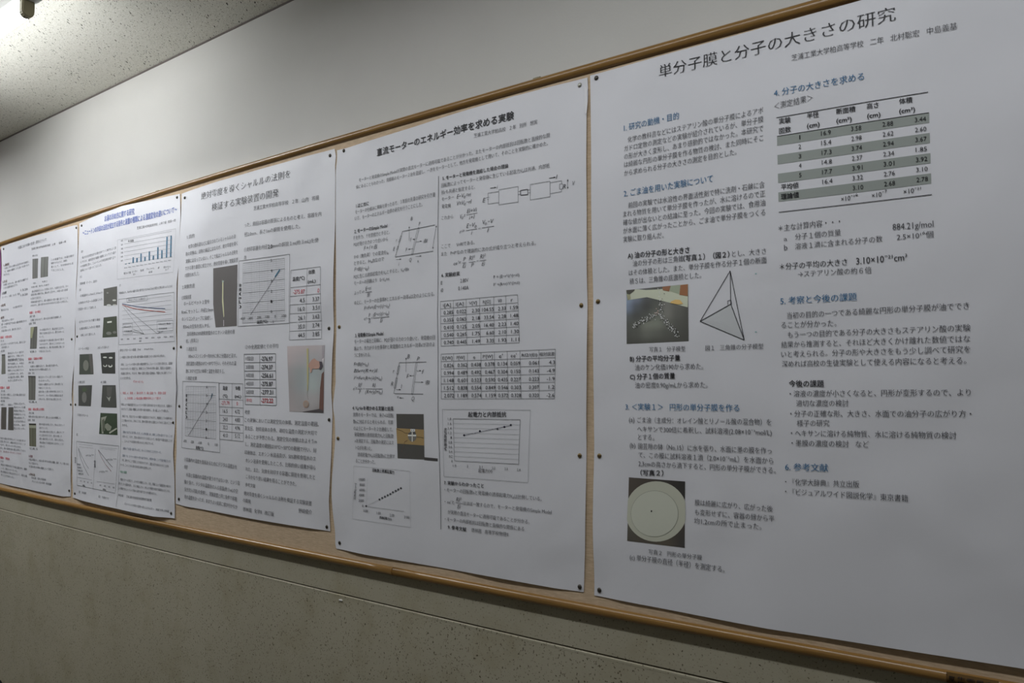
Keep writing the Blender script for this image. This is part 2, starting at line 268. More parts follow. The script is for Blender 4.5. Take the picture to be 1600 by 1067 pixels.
   ('T','3.01',-2561,19438,-2384,19429,86,'g',2434346),('T','2.76',-2563,19256,-2385,19249,86,'g',2434346),('T','2.68',-2565,19075,-2386,19069,86,'g',2434346),
   ('T','3.44',-2033,20142,-1857,20129,85,'g',2434346),('T','2.60',-2034,19961,-1858,19949,85,'g',2434346),('T','3.67',-2035,19781,-1859,19770,85,'g',2434346),
   ('T','1.85',-2037,19602,-1860,19591,84,'g',2434346),('T','3.92',-2038,19423,-1861,19413,84,'g',2434346),('T','3.10',-2040,19244,-1862,19236,84,'g',2434346),
   ('T','2.78',-2042,19065,-1863,19058,84,'g',2434346),('T','×10⁻¹⁴',-3305,18908,-3016,18919,91,'g',2434346),('T','×10⁻⁷',-2777,18894,-2526,18908,89,'g',2434346),
   ('T','×10⁻²¹',-2255,18883,-1979,18890,87,'g',2434346),]),
  ('photograph', 'printed photo of a three-armed molecule model', [
   
   ('V',0,7,7,-7824,17598,-6362,17610,-6366,16412,-7833,16407,10462371,9541274,7435123,6974054,7829363,7303018,6908260,10728140,9147557,6908524,6579553,7368812,7303018,6710881,9477556,7172470,6184797,7171945,9079428,7895154,6710881,7501431,6447969,6777189,8356474,9276806,7500397,6513502,6776931,7171945,9474952,9475208,8158582,6908260,6316123,6513502,6974053,8290424,7763824,6908516,6513502,6118744,5921365,6118744,6513758,6316379,6316123,6118744,5855572),
   ('P',1,14146502,-7824,17598,-6362,17610,-6374,17120,-6969,17301,-7281,17393,-7617,17491,-7792,17373),('P',3,6447193,-7820,17598,-7606,17598,-7623,17571,-7731,17500,-7805,17513),
   ('P',3,11644815,-7813,17499,-7731,17500,-7717,17411,-7792,17373),('P',3,10909531,-6948,17598,-6757,17605,-6789,17486,-6934,17523),('P',3,11105621,-6532,17603,-6365,17606,-6372,17355,-6556,17397),
   ('P',2,11516066,-6757,17605,-6532,17603,-6556,17409,-6774,17496),('P',4,15649154,-6754,17268,-6648,17303,-6543,17288,-6476,17200,-6588,17193,-6770,17239),
   ('P',5,15987699,-7620,16779,-7625,16770,-7634,16770,-7639,16780,-7634,16790,-7624,16789),('P',5,4474179,-7430,16862,-7435,16853,-7444,16853,-7449,16863,-7444,16873,-7434,16872),
   ('P',5,15987699,-7582,16814,-7587,16805,-7597,16805,-7602,16815,-7597,16825,-7587,16824),('P',5,4474179,-7318,16915,-7323,16905,-7333,16906,-7337,16916,-7332,16925,-7323,16924),
   ('P',5,15987699,-7397,16903,-7402,16894,-7411,16894,-7416,16904,-7411,16914,-7401,16913),('P',5,4474179,-7367,16872,-7372,16863,-7382,16863,-7386,16873,-7381,16883,-7372,16882),
   ('P',5,15987699,-7112,16900,-7117,16891,-7126,16891,-7131,16901,-7126,16910,-7116,16910),('P',5,15987699,-7324,16875,-7329,16866,-7339,16866,-7343,16876,-7339,16885,-7329,16885),
   ('P',5,15987699,-7523,16875,-7528,16865,-7538,16866,-7543,16876,-7537,16885,-7528,16885),('P',5,15987699,-7452,16911,-7457,16902,-7467,16902,-7472,16912,-7467,16922,-7457,16921),
   ('P',5,4474179,-7550,16846,-7555,16837,-7565,16837,-7570,16847,-7565,16857,-7555,16856),('P',5,15987699,-7316,16912,-7321,16903,-7331,16903,-7336,16913,-7331,16923,-7321,16922),
   ('P',5,15987699,-7641,16834,-7646,16824,-7656,16825,-7660,16835,-7655,16845,-7646,16844),('P',5,4474179,-7551,16777,-7556,16768,-7566,16768,-7571,16778,-7566,16788,-7556,16787),
   ('P',5,15987699,-7386,16909,-7391,16900,-7401,16900,-7406,16910,-7401,16920,-7391,16919),('P',5,15987699,-7378,16896,-7383,16887,-7392,16888,-7397,16898,-7392,16907,-7382,16906),
   ('P',5,15987699,-7174,16958,-7179,16949,-7189,16949,-7193,16959,-7188,16969,-7179,16968),('P',5,15987699,-7076,17044,-7081,17035,-7090,17036,-7095,17046,-7090,17055,-7080,17054),
   ('P',5,15987699,-7396,16844,-7401,16834,-7410,16835,-7415,16845,-7410,16854,-7400,16854),('P',5,4474179,-7352,16883,-7357,16873,-7366,16874,-7371,16884,-7366,16893,-7356,16893),
   ('P',5,4474179,-7281,16910,-7286,16900,-7295,16901,-7300,16911,-7295,16920,-7286,16919),('P',5,15987699,-7291,16958,-7296,16949,-7306,16950,-7310,16960,-7305,16969,-7296,16968),
   ('P',5,15987699,-7252,17030,-7257,17020,-7267,17021,-7271,17031,-7267,17040,-7257,17040),('P',5,15987699,-7660,16772,-7665,16762,-7675,16763,-7679,16773,-7674,16782,-7664,16782),
   ('P',5,4474179,-7472,16823,-7477,16813,-7487,16814,-7491,16824,-7486,16833,-7477,16833),('P',5,15987699,-7408,16892,-7413,16883,-7423,16883,-7428,16893,-7423,16902,-7413,16902),
   ('P',5,15987699,-7299,16905,-7303,16895,-7313,16896,-7318,16906,-7313,16915,-7303,16915),('P',5,15987699,-7517,16837,-7522,16828,-7531,16829,-7536,16839,-7531,16848,-7521,16847),
   ('P',5,15987699,-7391,16830,-7396,16821,-7406,16821,-7411,16831,-7406,16841,-7396,16840),('P',5,15987699,-7614,16813,-7619,16804,-7629,16804,-7634,16814,-7629,16824,-7619,16823),
   ('P',5,15987699,-7314,16888,-7318,16879,-7328,16880,-7333,16889,-7328,16899,-7318,16898),('P',5,15987699,-7519,16841,-7524,16832,-7534,16833,-7539,16843,-7534,16852,-7524,16851),
   ('P',5,15987699,-7497,16856,-7502,16847,-7512,16847,-7517,16857,-7512,16867,-7502,16866),('P',5,15987699,-7096,16991,-7100,16982,-7110,16982,-7114,16992,-7110,17002,-7100,17001),
   ('P',5,15987699,-7311,16979,-7316,16970,-7326,16970,-7331,16980,-7326,16989,-7316,16989),('P',5,15987699,-7237,16955,-7242,16946,-7251,16946,-7256,16956,-7251,16965,-7241,16965),
   ('P',5,15987699,-7629,16811,-7634,16802,-7644,16802,-7649,16812,-7644,16822,-7634,16821),('P',5,4474179,-7570,16799,-7575,16789,-7585,16790,-7590,16800,-7585,16809,-7575,16809),
   ('P',5,15987699,-7218,17007,-7223,16998,-7232,16998,-7237,17008,-7232,17018,-7223,17017),('P',5,15987699,-7134,17007,-7139,16997,-7148,16998,-7153,17008,-7148,17017,-7139,17017),
   ('P',5,15987699,-7561,16816,-7566,16807,-7576,16807,-7581,16817,-7576,16827,-7566,16826),('P',5,15987699,-7591,16770,-7596,16761,-7606,16761,-7610,16771,-7605,16781,-7596,16780),
   ('P',5,15987699,-7606,16841,-7611,16832,-7620,16832,-7625,16842,-7620,16852,-7610,16851),('P',5,4474179,-7265,16970,-7270,16960,-7280,16961,-7284,16971,-7279,16980,-7270,16979),
   ('P',5,15987699,-7596,16869,-7601,16859,-7610,16860,-7615,16870,-7610,16879,-7600,16879),('P',5,15987699,-7170,17013,-7175,17004,-7184,17005,-7189,17014,-7184,17024,-7175,17023),
   ('P',5,15987699,-7157,16980,-7162,16971,-7172,16971,-7176,16981,-7172,16990,-7162,16990),('P',5,15987699,-7622,16808,-7627,16799,-7637,16799,-7642,16809,-7637,16819,-7627,16818),
   ('P',5,15987699,-7629,16755,-7634,16745,-7644,16746,-7648,16756,-7643,16765,-7633,16765),('P',5,15987699,-7639,16754,-7644,16745,-7653,16745,-7658,16755,-7653,16765,-7643,16764),
   ('P',5,15987699,-7133,16992,-7138,16983,-7147,16983,-7152,16993,-7147,17003,-7137,17002),('P',5,4474179,-7229,16978,-7234,16969,-7243,16969,-7248,16979,-7243,16988,-7233,16988),
   ('P',5,15987699,-7206,16978,-7211,16969,-7220,16970,-7225,16980,-7220,16989,-7211,16988),('P',5,4474179,-7241,16893,-7246,16884,-7256,16884,-7261,16894,-7256,16904,-7246,16903),
   ('P',5,15987699,-7109,17044,-7114,17035,-7123,17035,-7128,17045,-7123,17054,-7114,17054),('P',5,15987699,-7432,16898,-7437,16888,-7447,16889,-7451,16899,-7446,16908,-7437,16908),
   ('P',5,15987699,-7404,16892,-7409,16882,-7419,16883,-7424,16893,-7419,16902,-7409,16902),('P',5,4474179,-7226,16988,-7231,16979,-7240,16979,-7245,16989,-7240,16999,-7230,16998),
   ('P',5,4474179,-7369,16887,-7373,16878,-7383,16879,-7388,16889,-7383,16898,-7373,16897),('P',5,15987699,-7330,16914,-7335,16905,-7344,16905,-7349,16915,-7344,16924,-7335,16924),
   ('P',5,15987699,-7481,16902,-7486,16893,-7496,16893,-7500,16903,-7495,16913,-7486,16912),('P',5,4474179,-7305,16887,-7310,16878,-7320,16878,-7324,16888,-7319,16898,-7310,16897),
   ('P',5,15987699,-7427,16964,-7432,16955,-7441,16955,-7446,16965,-7441,16975,-7431,16974),('P',5,15987699,-7623,16782,-7628,16772,-7638,16773,-7642,16783,-7637,16792,-7628,16792),
   ('P',5,15987699,-7425,16888,-7430,16878,-7440,16879,-7444,16889,-7439,16898,-7430,16898),('P',5,15987699,-7419,16882,-7424,16873,-7434,16873,-7438,16883,-7433,16893,-7424,16892),
   ('P',5,15987699,-7311,16927,-7315,16918,-7325,16918,-7330,16928,-7325,16937,-7315,16937),('P',5,15987699,-7355,16965,-7360,16955,-7370,16956,-7374,16966,-7369,16975,-7360,16975),
   ('P',5,4474179,-7143,16968,-7148,16959,-7158,16959,-7162,16969,-7157,16979,-7148,16978),('P',5,15987699,-7488,16851,-7493,16841,-7503,16842,-7508,16852,-7503,16861,-7493,16861),
   ('P',5,15987699,-7508,16842,-7513,16833,-7522,16833,-7527,16843,-7522,16853,-7512,16852),('P',5,15987699,-7311,16948,-7316,16939,-7325,16939,-7330,16949,-7325,16959,-7315,16958),
   ('P',5,15987699,-7236,16932,-7241,16923,-7250,16924,-7255,16934,-7250,16943,-7241,16942),('P',5,4474179,-7576,16778,-7581,16768,-7591,16769,-7596,16779,-7591,16788,-7581,16788),
   ('P',5,15987699,-7604,16839,-7609,16829,-7618,16830,-7623,16840,-7618,16849,-7608,16849),('P',5,15987699,-7587,16816,-7592,16807,-7602,16807,-7607,16817,-7602,16827,-7592,16826),
   ('P',5,15987699,-7219,16958,-7224,16948,-7234,16949,-7238,16959,-7233,16968,-7224,16967),('P',5,4474179,-7226,16954,-7231,16945,-7241,16945,-7246,16955,-7241,16965,-7231,16964),
   ('P',5,4474179,-7462,16941,-7467,16932,-7477,16932,-7482,16942,-7477,16952,-7467,16951),('P',5,4474179,-7333,16908,-7338,16899,-7348,16899,-7352,16909,-7348,16918,-7338,16918),
   ('P',5,15987699,-6735,16781,-6740,16772,-6749,16773,-6754,16782,-6749,16792,-6740,16791),('P',5,15987699,-6804,16692,-6808,16683,-6818,16684,-6822,16693,-6817,16702,-6808,16702),
   ('P',5,15987699,-6585,16606,-6590,16597,-6599,16597,-6603,16607,-6599,16616,-6589,16615),('P',5,15987699,-6848,16817,-6852,16808,-6862,16809,-6866,16818,-6861,16828,-6852,16827),
   ('P',5,15987699,-6767,16732,-6771,16723,-6781,16723,-6785,16733,-6780,16742,-6771,16741),('P',5,15987699,-6849,16836,-6854,16827,-6863,16827,-6868,16837,-6863,16846,-6854,16846),
   ('P',5,4474179,-6918,16844,-6922,16834,-6932,16835,-6936,16845,-6931,16854,-6922,16853),('P',5,15987699,-6904,16830,-6909,16821,-6918,16821,-6922,16831,-6918,16840,-6908,16840),
   ('P',5,15987699,-6731,16718,-6735,16709,-6745,16709,-6749,16719,-6744,16728,-6735,16727),('P',5,15987699,-6565,16525,-6570,16516,-6579,16517,-6583,16526,-6579,16535,-6570,16535),
   ('P',5,4474179,-6632,16599,-6637,16590,-6646,16590,-6650,16600,-6645,16609,-6636,16609),('P',5,4474179,-7009,16992,-7014,16983,-7023,16983,-7028,16993,-7023,17002,-7014,17002),
   ('P',5,15987699,-6932,16978,-6937,16969,-6946,16969,-6951,16979,-6946,16988,-6937,16988),('P',5,4474179,-6738,16781,-6743,16772,-6752,16772,-6756,16782,-6751,16791,-6742,16791),
   ('P',5,15987699,-6873,16897,-6878,16888,-6887,16888,-6891,16898,-6887,16907,-6877,16907),('P',5,15987699,-6817,16831,-6822,16822,-6831,16822,-6836,16832,-6831,16841,-6822,16841),
   ('P',5,15987699,-6591,16618,-6596,16609,-6605,16609,-6610,16619,-6605,16628,-6596,16627),('P',5,4474179,-6945,16980,-6950,16970,-6959,16971,-6964,16981,-6959,16990,-6950,16989),
   ('P',5,15987699,-6827,16776,-6832,16767,-6841,16768,-6846,16777,-6841,16787,-6832,16786),('P',5,15987699,-6697,16675,-6701,16666,-6710,16667,-6715,16676,-6710,16686,-6701,16685),
   ('P',5,15987699,-6730,16691,-6734,16682,-6743,16683,-6748,16692,-6743,16702,-6734,16701),('P',5,15987699,-6717,16648,-6722,16638,-6731,16639,-6736,16648,-6731,16658,-6722,16657),
   ('P',5,4474179,-6644,16658,-6649,16649,-6658,16650,-6662,16659,-6658,16668,-6648,16668),('P',5,15987699,-6712,16683,-6717,16674,-6726,16675,-6730,16684,-6726,16694,-6716,16693),
   ('P',5,4474179,-6656,16552,-6661,16543,-6670,16543,-6674,16553,-6670,16562,-6661,16562),('P',5,15987699,-6725,16680,-6730,16670,-6739,16671,-6743,16681,-6739,16690,-6729,16689),
   ('P',5,15987699,-6875,16873,-6879,16864,-6889,16865,-6893,16874,-6888,16884,-6879,16883),('P',5,15987699,-6897,16847,-6902,16838,-6911,16838,-6916,16848,-6911,16857,-6902,16857),
   ('P',5,15987699,-6668,16598,-6672,16589,-6681,16589,-6686,16599,-6681,16608,-6672,16608),('P',5,15987699,-6627,16518,-6632,16509,-6641,16510,-6645,16519,-6641,16528,-6632,16528),
   ('P',5,15987699,-6661,16594,-6665,16585,-6674,16586,-6679,16595,-6674,16604,-6665,16604),('P',5,4474179,-6594,16560,-6598,16551,-6607,16551,-6612,16561,-6607,16570,-6598,16570),
   ('P',5,4474179,-6764,16694,-6769,16685,-6778,16685,-6782,16695,-6778,16704,-6769,16704),('P',5,15987699,-6639,16545,-6644,16535,-6653,16536,-6658,16545,-6653,16555,-6644,16554),
   ('P',5,15987699,-6899,16963,-6904,16953,-6913,16954,-6918,16964,-6913,16973,-6904,16972),('P',5,4474179,-6600,16569,-6605,16560,-6614,16560,-6618,16570,-6614,16579,-6605,16579),
   ('P',5,15987699,-6695,16665,-6700,16656,-6709,16656,-6713,16666,-6708,16675,-6699,16675),('P',5,4474179,-6861,16817,-6866,16808,-6875,16808,-6880,16818,-6875,16827,-6866,16827),
   ('P',5,4474179,-6930,16901,-6935,16892,-6944,16893,-6949,16903,-6944,16912,-6935,16911),('P',5,15987699,-6867,16883,-6872,16874,-6881,16874,-6886,16884,-6881,16893,-6872,16893),
   ('P',5,15987699,-6787,16804,-6792,16795,-6801,16796,-6805,16805,-6801,16814,-6791,16814),('P',5,15987699,-6964,16960,-6968,16951,-6978,16952,-6982,16962,-6977,16971,-6968,16970),
   ('P',5,15987699,-6979,17002,-6984,16993,-6993,16994,-6998,17003,-6993,17013,-6984,17012),('P',5,4474179,-6706,16663,-6711,16654,-6720,16654,-6725,16664,-6720,16673,-6711,16672),
   ('P',5,4474179,-7017,17001,-7021,16991,-7031,16992,-7035,17002,-7030,17011,-7021,17011),('P',5,15987699,-6622,16565,-6626,16556,-6635,16556,-6640,16566,-6635,16575,-6626,16574),
   ('P',5,15987699,-6658,16636,-6663,16626,-6672,16627,-6676,16637,-6671,16646,-6662,16645),('P',5,4474179,-6731,16734,-6736,16724,-6745,16725,-6749,16735,-6745,16744,-6736,16743),
   ('P',5,15987699,-6966,16933,-6970,16923,-6980,16924,-6984,16934,-6979,16943,-6970,16943),('P',5,15987699,-6770,16665,-6775,16656,-6784,16656,-6788,16666,-6784,16675,-6774,16675),
   ('P',5,15987699,-7023,17014,-7028,17005,-7037,17005,-7042,17015,-7037,17024,-7028,17024),('P',5,15987699,-6937,16922,-6942,16913,-6951,16914,-6956,16924,-6951,16933,-6941,16932),
   ('P',5,4474179,-6907,16885,-6912,16875,-6921,16876,-6926,16886,-6921,16895,-6912,16894),('P',5,4474179,-6861,16842,-6866,16833,-6875,16833,-6880,16843,-6875,16852,-6866,16852),
   ('P',5,4474179,-6802,16780,-6807,16771,-6816,16771,-6820,16781,-6816,16790,-6807,16790),('P',5,4474179,-6885,16852,-6889,16843,-6899,16843,-6903,16853,-6898,16862,-6889,16862),
   ('P',5,15987699,-6940,17061,-6945,17052,-6954,17052,-6959,17062,-6954,17071,-6945,17071),('P',5,15987699,-7036,17054,-7041,17045,-7051,17045,-7055,17055,-7050,17065,-7041,17064),
   ('P',5,15987699,-6917,16904,-6921,16895,-6931,16896,-6935,16905,-6931,16915,-6921,16914),('P',5,4474179,-7040,17050,-7045,17040,-7054,17041,-7059,17051,-7054,17060,-7044,17059),
   ('P',5,4474179,-6692,16691,-6696,16682,-6705,16683,-6710,16692,-6705,16701,-6696,16701),('P',5,15987699,-6786,16764,-6791,16755,-6800,16756,-6805,16765,-6800,16775,-6791,16774),
   ('P',5,4474179,-6861,16877,-6866,16868,-6875,16868,-6880,16878,-6875,16887,-6866,16887),('P',5,15987699,-6689,16688,-6694,16679,-6703,16679,-6707,16689,-6702,16698,-6693,16698),
   ('P',5,15987699,-6648,16678,-6653,16669,-6662,16669,-6666,16679,-6662,16688,-6653,16688),('P',5,15987699,-6721,16690,-6726,16681,-6735,16682,-6739,16691,-6735,16700,-6726,16700),
   ('P',5,15987699,-6677,16620,-6682,16611,-6691,16611,-6695,16621,-6691,16630,-6682,16629),('P',5,15987699,-6982,17009,-6986,17000,-6996,17001,-7000,17011,-6995,17020,-6986,17019),
   ('P',5,15987699,-6858,16858,-6863,16849,-6872,16850,-6877,16859,-6872,16869,-6863,16868),('P',5,15987699,-6656,16640,-6660,16631,-6669,16631,-6674,16641,-6669,16650,-6660,16650),
   ('P',5,15987699,-6980,16967,-6985,16958,-6994,16959,-6999,16968,-6994,16978,-6985,16977),('P',5,4474179,-6775,16759,-6780,16750,-6789,16751,-6793,16760,-6788,16770,-6779,16769),
   ('P',5,15987699,-6985,16954,-6990,16944,-6999,16945,-7004,16955,-6999,16964,-6990,16963),('P',5,4474179,-6958,16958,-6963,16948,-6972,16949,-6977,16959,-6972,16968,-6963,16968),
   ('P',5,15987699,-7018,17023,-7023,17014,-7033,17015,-7037,17024,-7032,17034,-7023,17033),('P',5,15987699,-6995,16996,-7000,16987,-7009,16988,-7014,16997,-7009,17007,-6999,17006),
   ('P',5,15987699,-6743,16721,-6748,16712,-6757,16712,-6762,16722,-6757,16731,-6748,16730),('P',5,15987699,-6706,16740,-6711,16731,-6720,16731,-6725,16741,-6720,16750,-6711,16749),
   ('P',5,4474179,-6627,16652,-6631,16643,-6640,16643,-6645,16653,-6640,16662,-6631,16661),('P',5,15987699,-6724,16649,-6729,16640,-6738,16640,-6742,16650,-6737,16659,-6728,16659),
   ('P',5,15987699,-6960,16957,-6965,16948,-6974,16949,-6978,16958,-6974,16968,-6964,16967),('P',5,4474179,-6779,16716,-6784,16706,-6793,16707,-6797,16717,-6793,16726,-6783,16725),
   ('P',5,15987699,-7006,16987,-7011,16978,-7020,16979,-7025,16988,-7020,16998,-7010,16997),('P',5,15987699,-6831,16889,-6836,16880,-6845,16881,-6849,16890,-6845,16900,-6835,16899),
   ('P',5,15987699,-7013,17006,-7018,16997,-7027,16998,-7031,17008,-7027,17017,-7017,17016),('P',5,15987699,-6658,16600,-6663,16590,-6672,16591,-6676,16600,-6672,16610,-6663,16609),
   ('P',5,15987699,-6660,16531,-6664,16522,-6674,16523,-6678,16532,-6673,16541,-6664,16541),('P',5,15987699,-6956,16958,-6961,16949,-6971,16949,-6975,16959,-6970,16968,-6961,16968),
   ('P',5,4474179,-6988,16886,-6993,16877,-7002,16877,-7007,16887,-7002,16896,-6993,16896),('P',5,15987699,-6780,16729,-6785,16719,-6794,16720,-6798,16730,-6794,16739,-6784,16738),
   ('P',5,15987699,-7012,17083,-7017,17074,-7026,17075,-7031,17085,-7026,17094,-7017,17093),('P',5,4474179,-6868,16897,-6873,16888,-6882,16888,-6886,16898,-6882,16907,-6872,16907),
   ('P',5,4474179,-6841,16747,-6845,16738,-6855,16738,-6859,16748,-6854,16757,-6845,16757),('P',5,4474179,-6940,16982,-6945,16972,-6954,16973,-6959,16983,-6954,16992,-6944,16991),
   ('P',5,15987699,-6693,16682,-6697,16673,-6706,16674,-6711,16683,-6706,16693,-6697,16692),('P',5,4474179,-6621,16576,-6625,16567,-6634,16567,-6639,16577,-6634,16586,-6625,16586),
   ('P',5,15987699,-6728,16630,-6733,16620,-6742,16621,-6747,16630,-6742,16640,-6733,16639),('P',5,15987699,-6728,16688,-6733,16679,-6742,16680,-6746,16689,-6742,16699,-6732,16698),
   ('P',5,15987699,-6809,16840,-6814,16830,-6823,16831,-6827,16841,-6823,16850,-6814,16849),('P',5,15987699,-6836,16822,-6841,16813,-6850,16813,-6855,16823,-6850,16832,-6841,16832),
   ('P',5,15987699,-6742,16700,-6747,16691,-6756,16691,-6761,16701,-6756,16710,-6747,16710),('P',5,15987699,-7030,17026,-7035,17017,-7044,17017,-7049,17027,-7044,17036,-7034,17036),
   ('P',5,15987699,-6968,16922,-6973,16912,-6983,16913,-6987,16923,-6982,16932,-6973,16931),('P',5,15987699,-6600,16511,-6604,16502,-6613,16502,-6618,16512,-6613,16521,-6604,16521),
   ('P',5,15987699,-6875,16872,-6880,16863,-6889,16863,-6894,16873,-6889,16882,-6880,16882),('P',5,15987699,-6887,16817,-6892,16808,-6901,16809,-6906,16818,-6901,16828,-6892,16827),
   ('P',5,15987699,-6807,16702,-6812,16692,-6821,16693,-6826,16702,-6821,16712,-6812,16711),('P',5,15987699,-6853,16779,-6857,16769,-6867,16770,-6871,16780,-6866,16789,-6857,16788),
   ('P',5,15987699,-6948,16925,-6953,16916,-6962,16916,-6967,16926,-6962,16935,-6953,16935),('P',5,4474179,-6831,16868,-6835,16858,-6845,16859,-6849,16869,-6844,16878,-6835,16877),
   ('P',5,4474179,-6957,17229,-6961,17220,-6971,17221,-6975,17231,-6971,17240,-6961,17239),('P',5,4474179,-6992,17279,-6997,17270,-7006,17271,-7011,17281,-7006,17290,-6997,17289),
   ('P',5,4474179,-6892,17448,-6897,17439,-6906,17439,-6911,17449,-6906,17458,-6897,17458),('P',5,15987699,-6940,17207,-6944,17198,-6954,17199,-6958,17208,-6954,17218,-6944,17217),
   ('P',5,15987699,-6995,17327,-6999,17317,-7009,17318,-7013,17328,-7008,17337,-6999,17337),('P',5,15987699,-6981,17104,-6986,17095,-6995,17096,-7000,17106,-6995,17115,-6986,17114),
   ('P',5,15987699,-7014,17215,-7019,17206,-7028,17207,-7033,17217,-7028,17226,-7019,17225),('P',5,4474179,-6920,17074,-6925,17065,-6934,17066,-6939,17076,-6934,17085,-6925,17084),
   ('P',5,15987699,-6937,17339,-6942,17330,-6952,17331,-6956,17341,-6951,17350,-6942,17349),('P',5,15987699,-6960,17210,-6965,17200,-6974,17201,-6979,17211,-6974,17220,-6965,17219),
   ('P',5,4474179,-6992,17130,-6997,17121,-7006,17122,-7011,17131,-7006,17141,-6996,17140),('P',5,4474179,-6993,17157,-6998,17148,-7007,17148,-7012,17158,-7007,17167,-6998,17167),
   ('P',5,4474179,-7003,17139,-7008,17130,-7017,17130,-7021,17140,-7017,17150,-7007,17149),('P',5,15987699,-6998,17305,-7003,17296,-7012,17297,-7016,17307,-7012,17316,-7002,17315),
   ('P',5,15987699,-6962,17163,-6967,17153,-6976,17154,-6981,17164,-6976,17173,-6967,17172),('P',5,15987699,-6997,17257,-7002,17248,-7011,17249,-7016,17259,-7011,17268,-7001,17267),
   ('P',5,15987699,-7003,17220,-7008,17211,-7017,17211,-7022,17221,-7017,17231,-7008,17230),('P',5,15987699,-6975,17144,-6979,17134,-6989,17135,-6993,17145,-6988,17154,-6979,17153),
   ('P',5,4474179,-6940,17339,-6945,17330,-6954,17331,-6959,17341,-6954,17350,-6945,17349),('P',5,15987699,-6993,17248,-6998,17238,-7007,17239,-7012,17249,-7007,17258,-6997,17257),
   ('P',5,4474179,-6997,17093,-7002,17084,-7011,17085,-7016,17095,-7011,17104,-7002,17103),('P',5,4474179,-6979,17150,-6983,17141,-6993,17142,-6997,17152,-6993,17161,-6983,17160),
   ('P',5,15987699,-6993,17337,-6997,17327,-7007,17328,-7011,17338,-7006,17347,-6997,17346),('P',5,4474179,-7019,17293,-7024,17284,-7033,17284,-7037,17294,-7033,17303,-7023,17303),
   ('P',5,4474179,-6959,17127,-6964,17117,-6973,17118,-6978,17128,-6973,17137,-6964,17136),('P',5,4474179,-6976,17301,-6981,17292,-6990,17293,-6995,17303,-6990,17312,-6981,17311),
   ('P',5,4474179,-6965,17185,-6970,17176,-6980,17176,-6984,17186,-6979,17195,-6970,17195),('P',5,15987699,-7038,17565,-7043,17556,-7052,17557,-7057,17567,-7052,17576,-7043,17575),
   ('P',5,15987699,-7014,17399,-7019,17389,-7028,17390,-7033,17400,-7028,17409,-7019,17409),('P',5,15987699,-6994,17462,-6999,17452,-7008,17453,-7013,17463,-7008,17472,-6999,17472),
   ('P',5,15987699,-7002,17491,-7007,17482,-7016,17483,-7020,17493,-7016,17502,-7006,17501),('P',5,15987699,-6893,17219,-6898,17209,-6907,17210,-6911,17220,-6907,17229,-6897,17228),
   ('P',5,15987699,-6990,17116,-6995,17107,-7004,17108,-7009,17118,-7004,17127,-6994,17126),('P',5,15987699,-6963,17114,-6967,17105,-6977,17105,-6981,17115,-6977,17124,-6967,17124),
   ('P',5,15978693,-7089,17002,-7095,16994,-7105,16995,-7111,17004,-7105,17012,-7095,17011),('P',5,15978693,-7042,17033,-7048,17025,-7058,17026,-7063,17034,-7058,17042,-7047,17042),
   ('P',5,15978693,-7083,17047,-7088,17039,-7099,17039,-7104,17048,-7099,17056,-7088,17056),('P',5,15978693,-7084,17136,-7089,17128,-7100,17129,-7105,17138,-7099,17146,-7089,17145),
   ('P',5,15978693,-7041,17089,-7046,17081,-7057,17082,-7062,17091,-7057,17099,-7046,17098),('P',5,15978693,-7048,17089,-7053,17081,-7064,17081,-7069,17090,-7064,17098,-7053,17097),
   ('P',5,15978693,-7064,17058,-7070,17050,-7080,17051,-7086,17060,-7080,17068,-7070,17067),('P',5,15978693,-7117,17047,-7122,17039,-7133,17040,-7138,17048,-7133,17056,-7122,17056),]),
  ('photograph', 'printed photo of a round pale dish with one dark dot', [
   ('V',0,4,4,-7819,13490,-6520,13490,-6555,12126,-7879,12117,6314066,5722186,4867650,4144443,6116687,6183250,5262408,4539201,7170400,7170400,6117458,5393480,6380885,6248528,6643283,5065289),
   ('P',1,13356220,-6523,12872,-6525,12791,-6526,12712,-6543,12633,-6583,12556,-6634,12483,-6695,12416,-6763,12354,-6840,12300,-6922,12254,-7010,12218,-7100,12191,-7193,12175,-7286,12170,-7378,12176,-7467,12192,-7551,12220,-7630,12258,-7701,12306,-7764,12363,-7817,12428,-7859,12500,-7877,12579,-7872,12663,-7866,12748,-7861,12834,-7855,12918,-7849,12999,-7809,13079,-7753,13154,-7688,13223,-7614,13285,-7533,13338,-7446,13382,-7356,13415,-7263,13438,-7170,13450,-7077,13451,-6987,13441,-6901,13421,-6820,13390,-6746,13349,-6680,13300,-6622,13243,-6573,13179,-6535,13109,-6521,13033,-6522,12954),
   ('P',2,9803657,-6677,12812,-6683,12749,-6697,12687,-6721,12625,-6753,12566,-6792,12509,-6840,12457,-6893,12410,-6953,12368,-7017,12333,-7085,12305,-7155,12285,-7227,12273,-7299,12269,-7370,12274,-7439,12287,-7504,12308,-7565,12337,-7620,12374,-7668,12417,-7708,12467,-7741,12522,-7764,12581,-7778,12643,-7782,12708,-7776,12773,-7761,12839,-7736,12903,-7702,12964,-7659,13022,-7609,13075,-7553,13122,-7491,13163,-7424,13197,-7354,13223,-7282,13241,-7210,13251,-7138,13252,-7068,13245,-7001,13230,-6938,13207,-6880,13176,-6828,13138,-6783,13095,-6745,13046,-6715,12992,-6693,12935,-6681,12874),
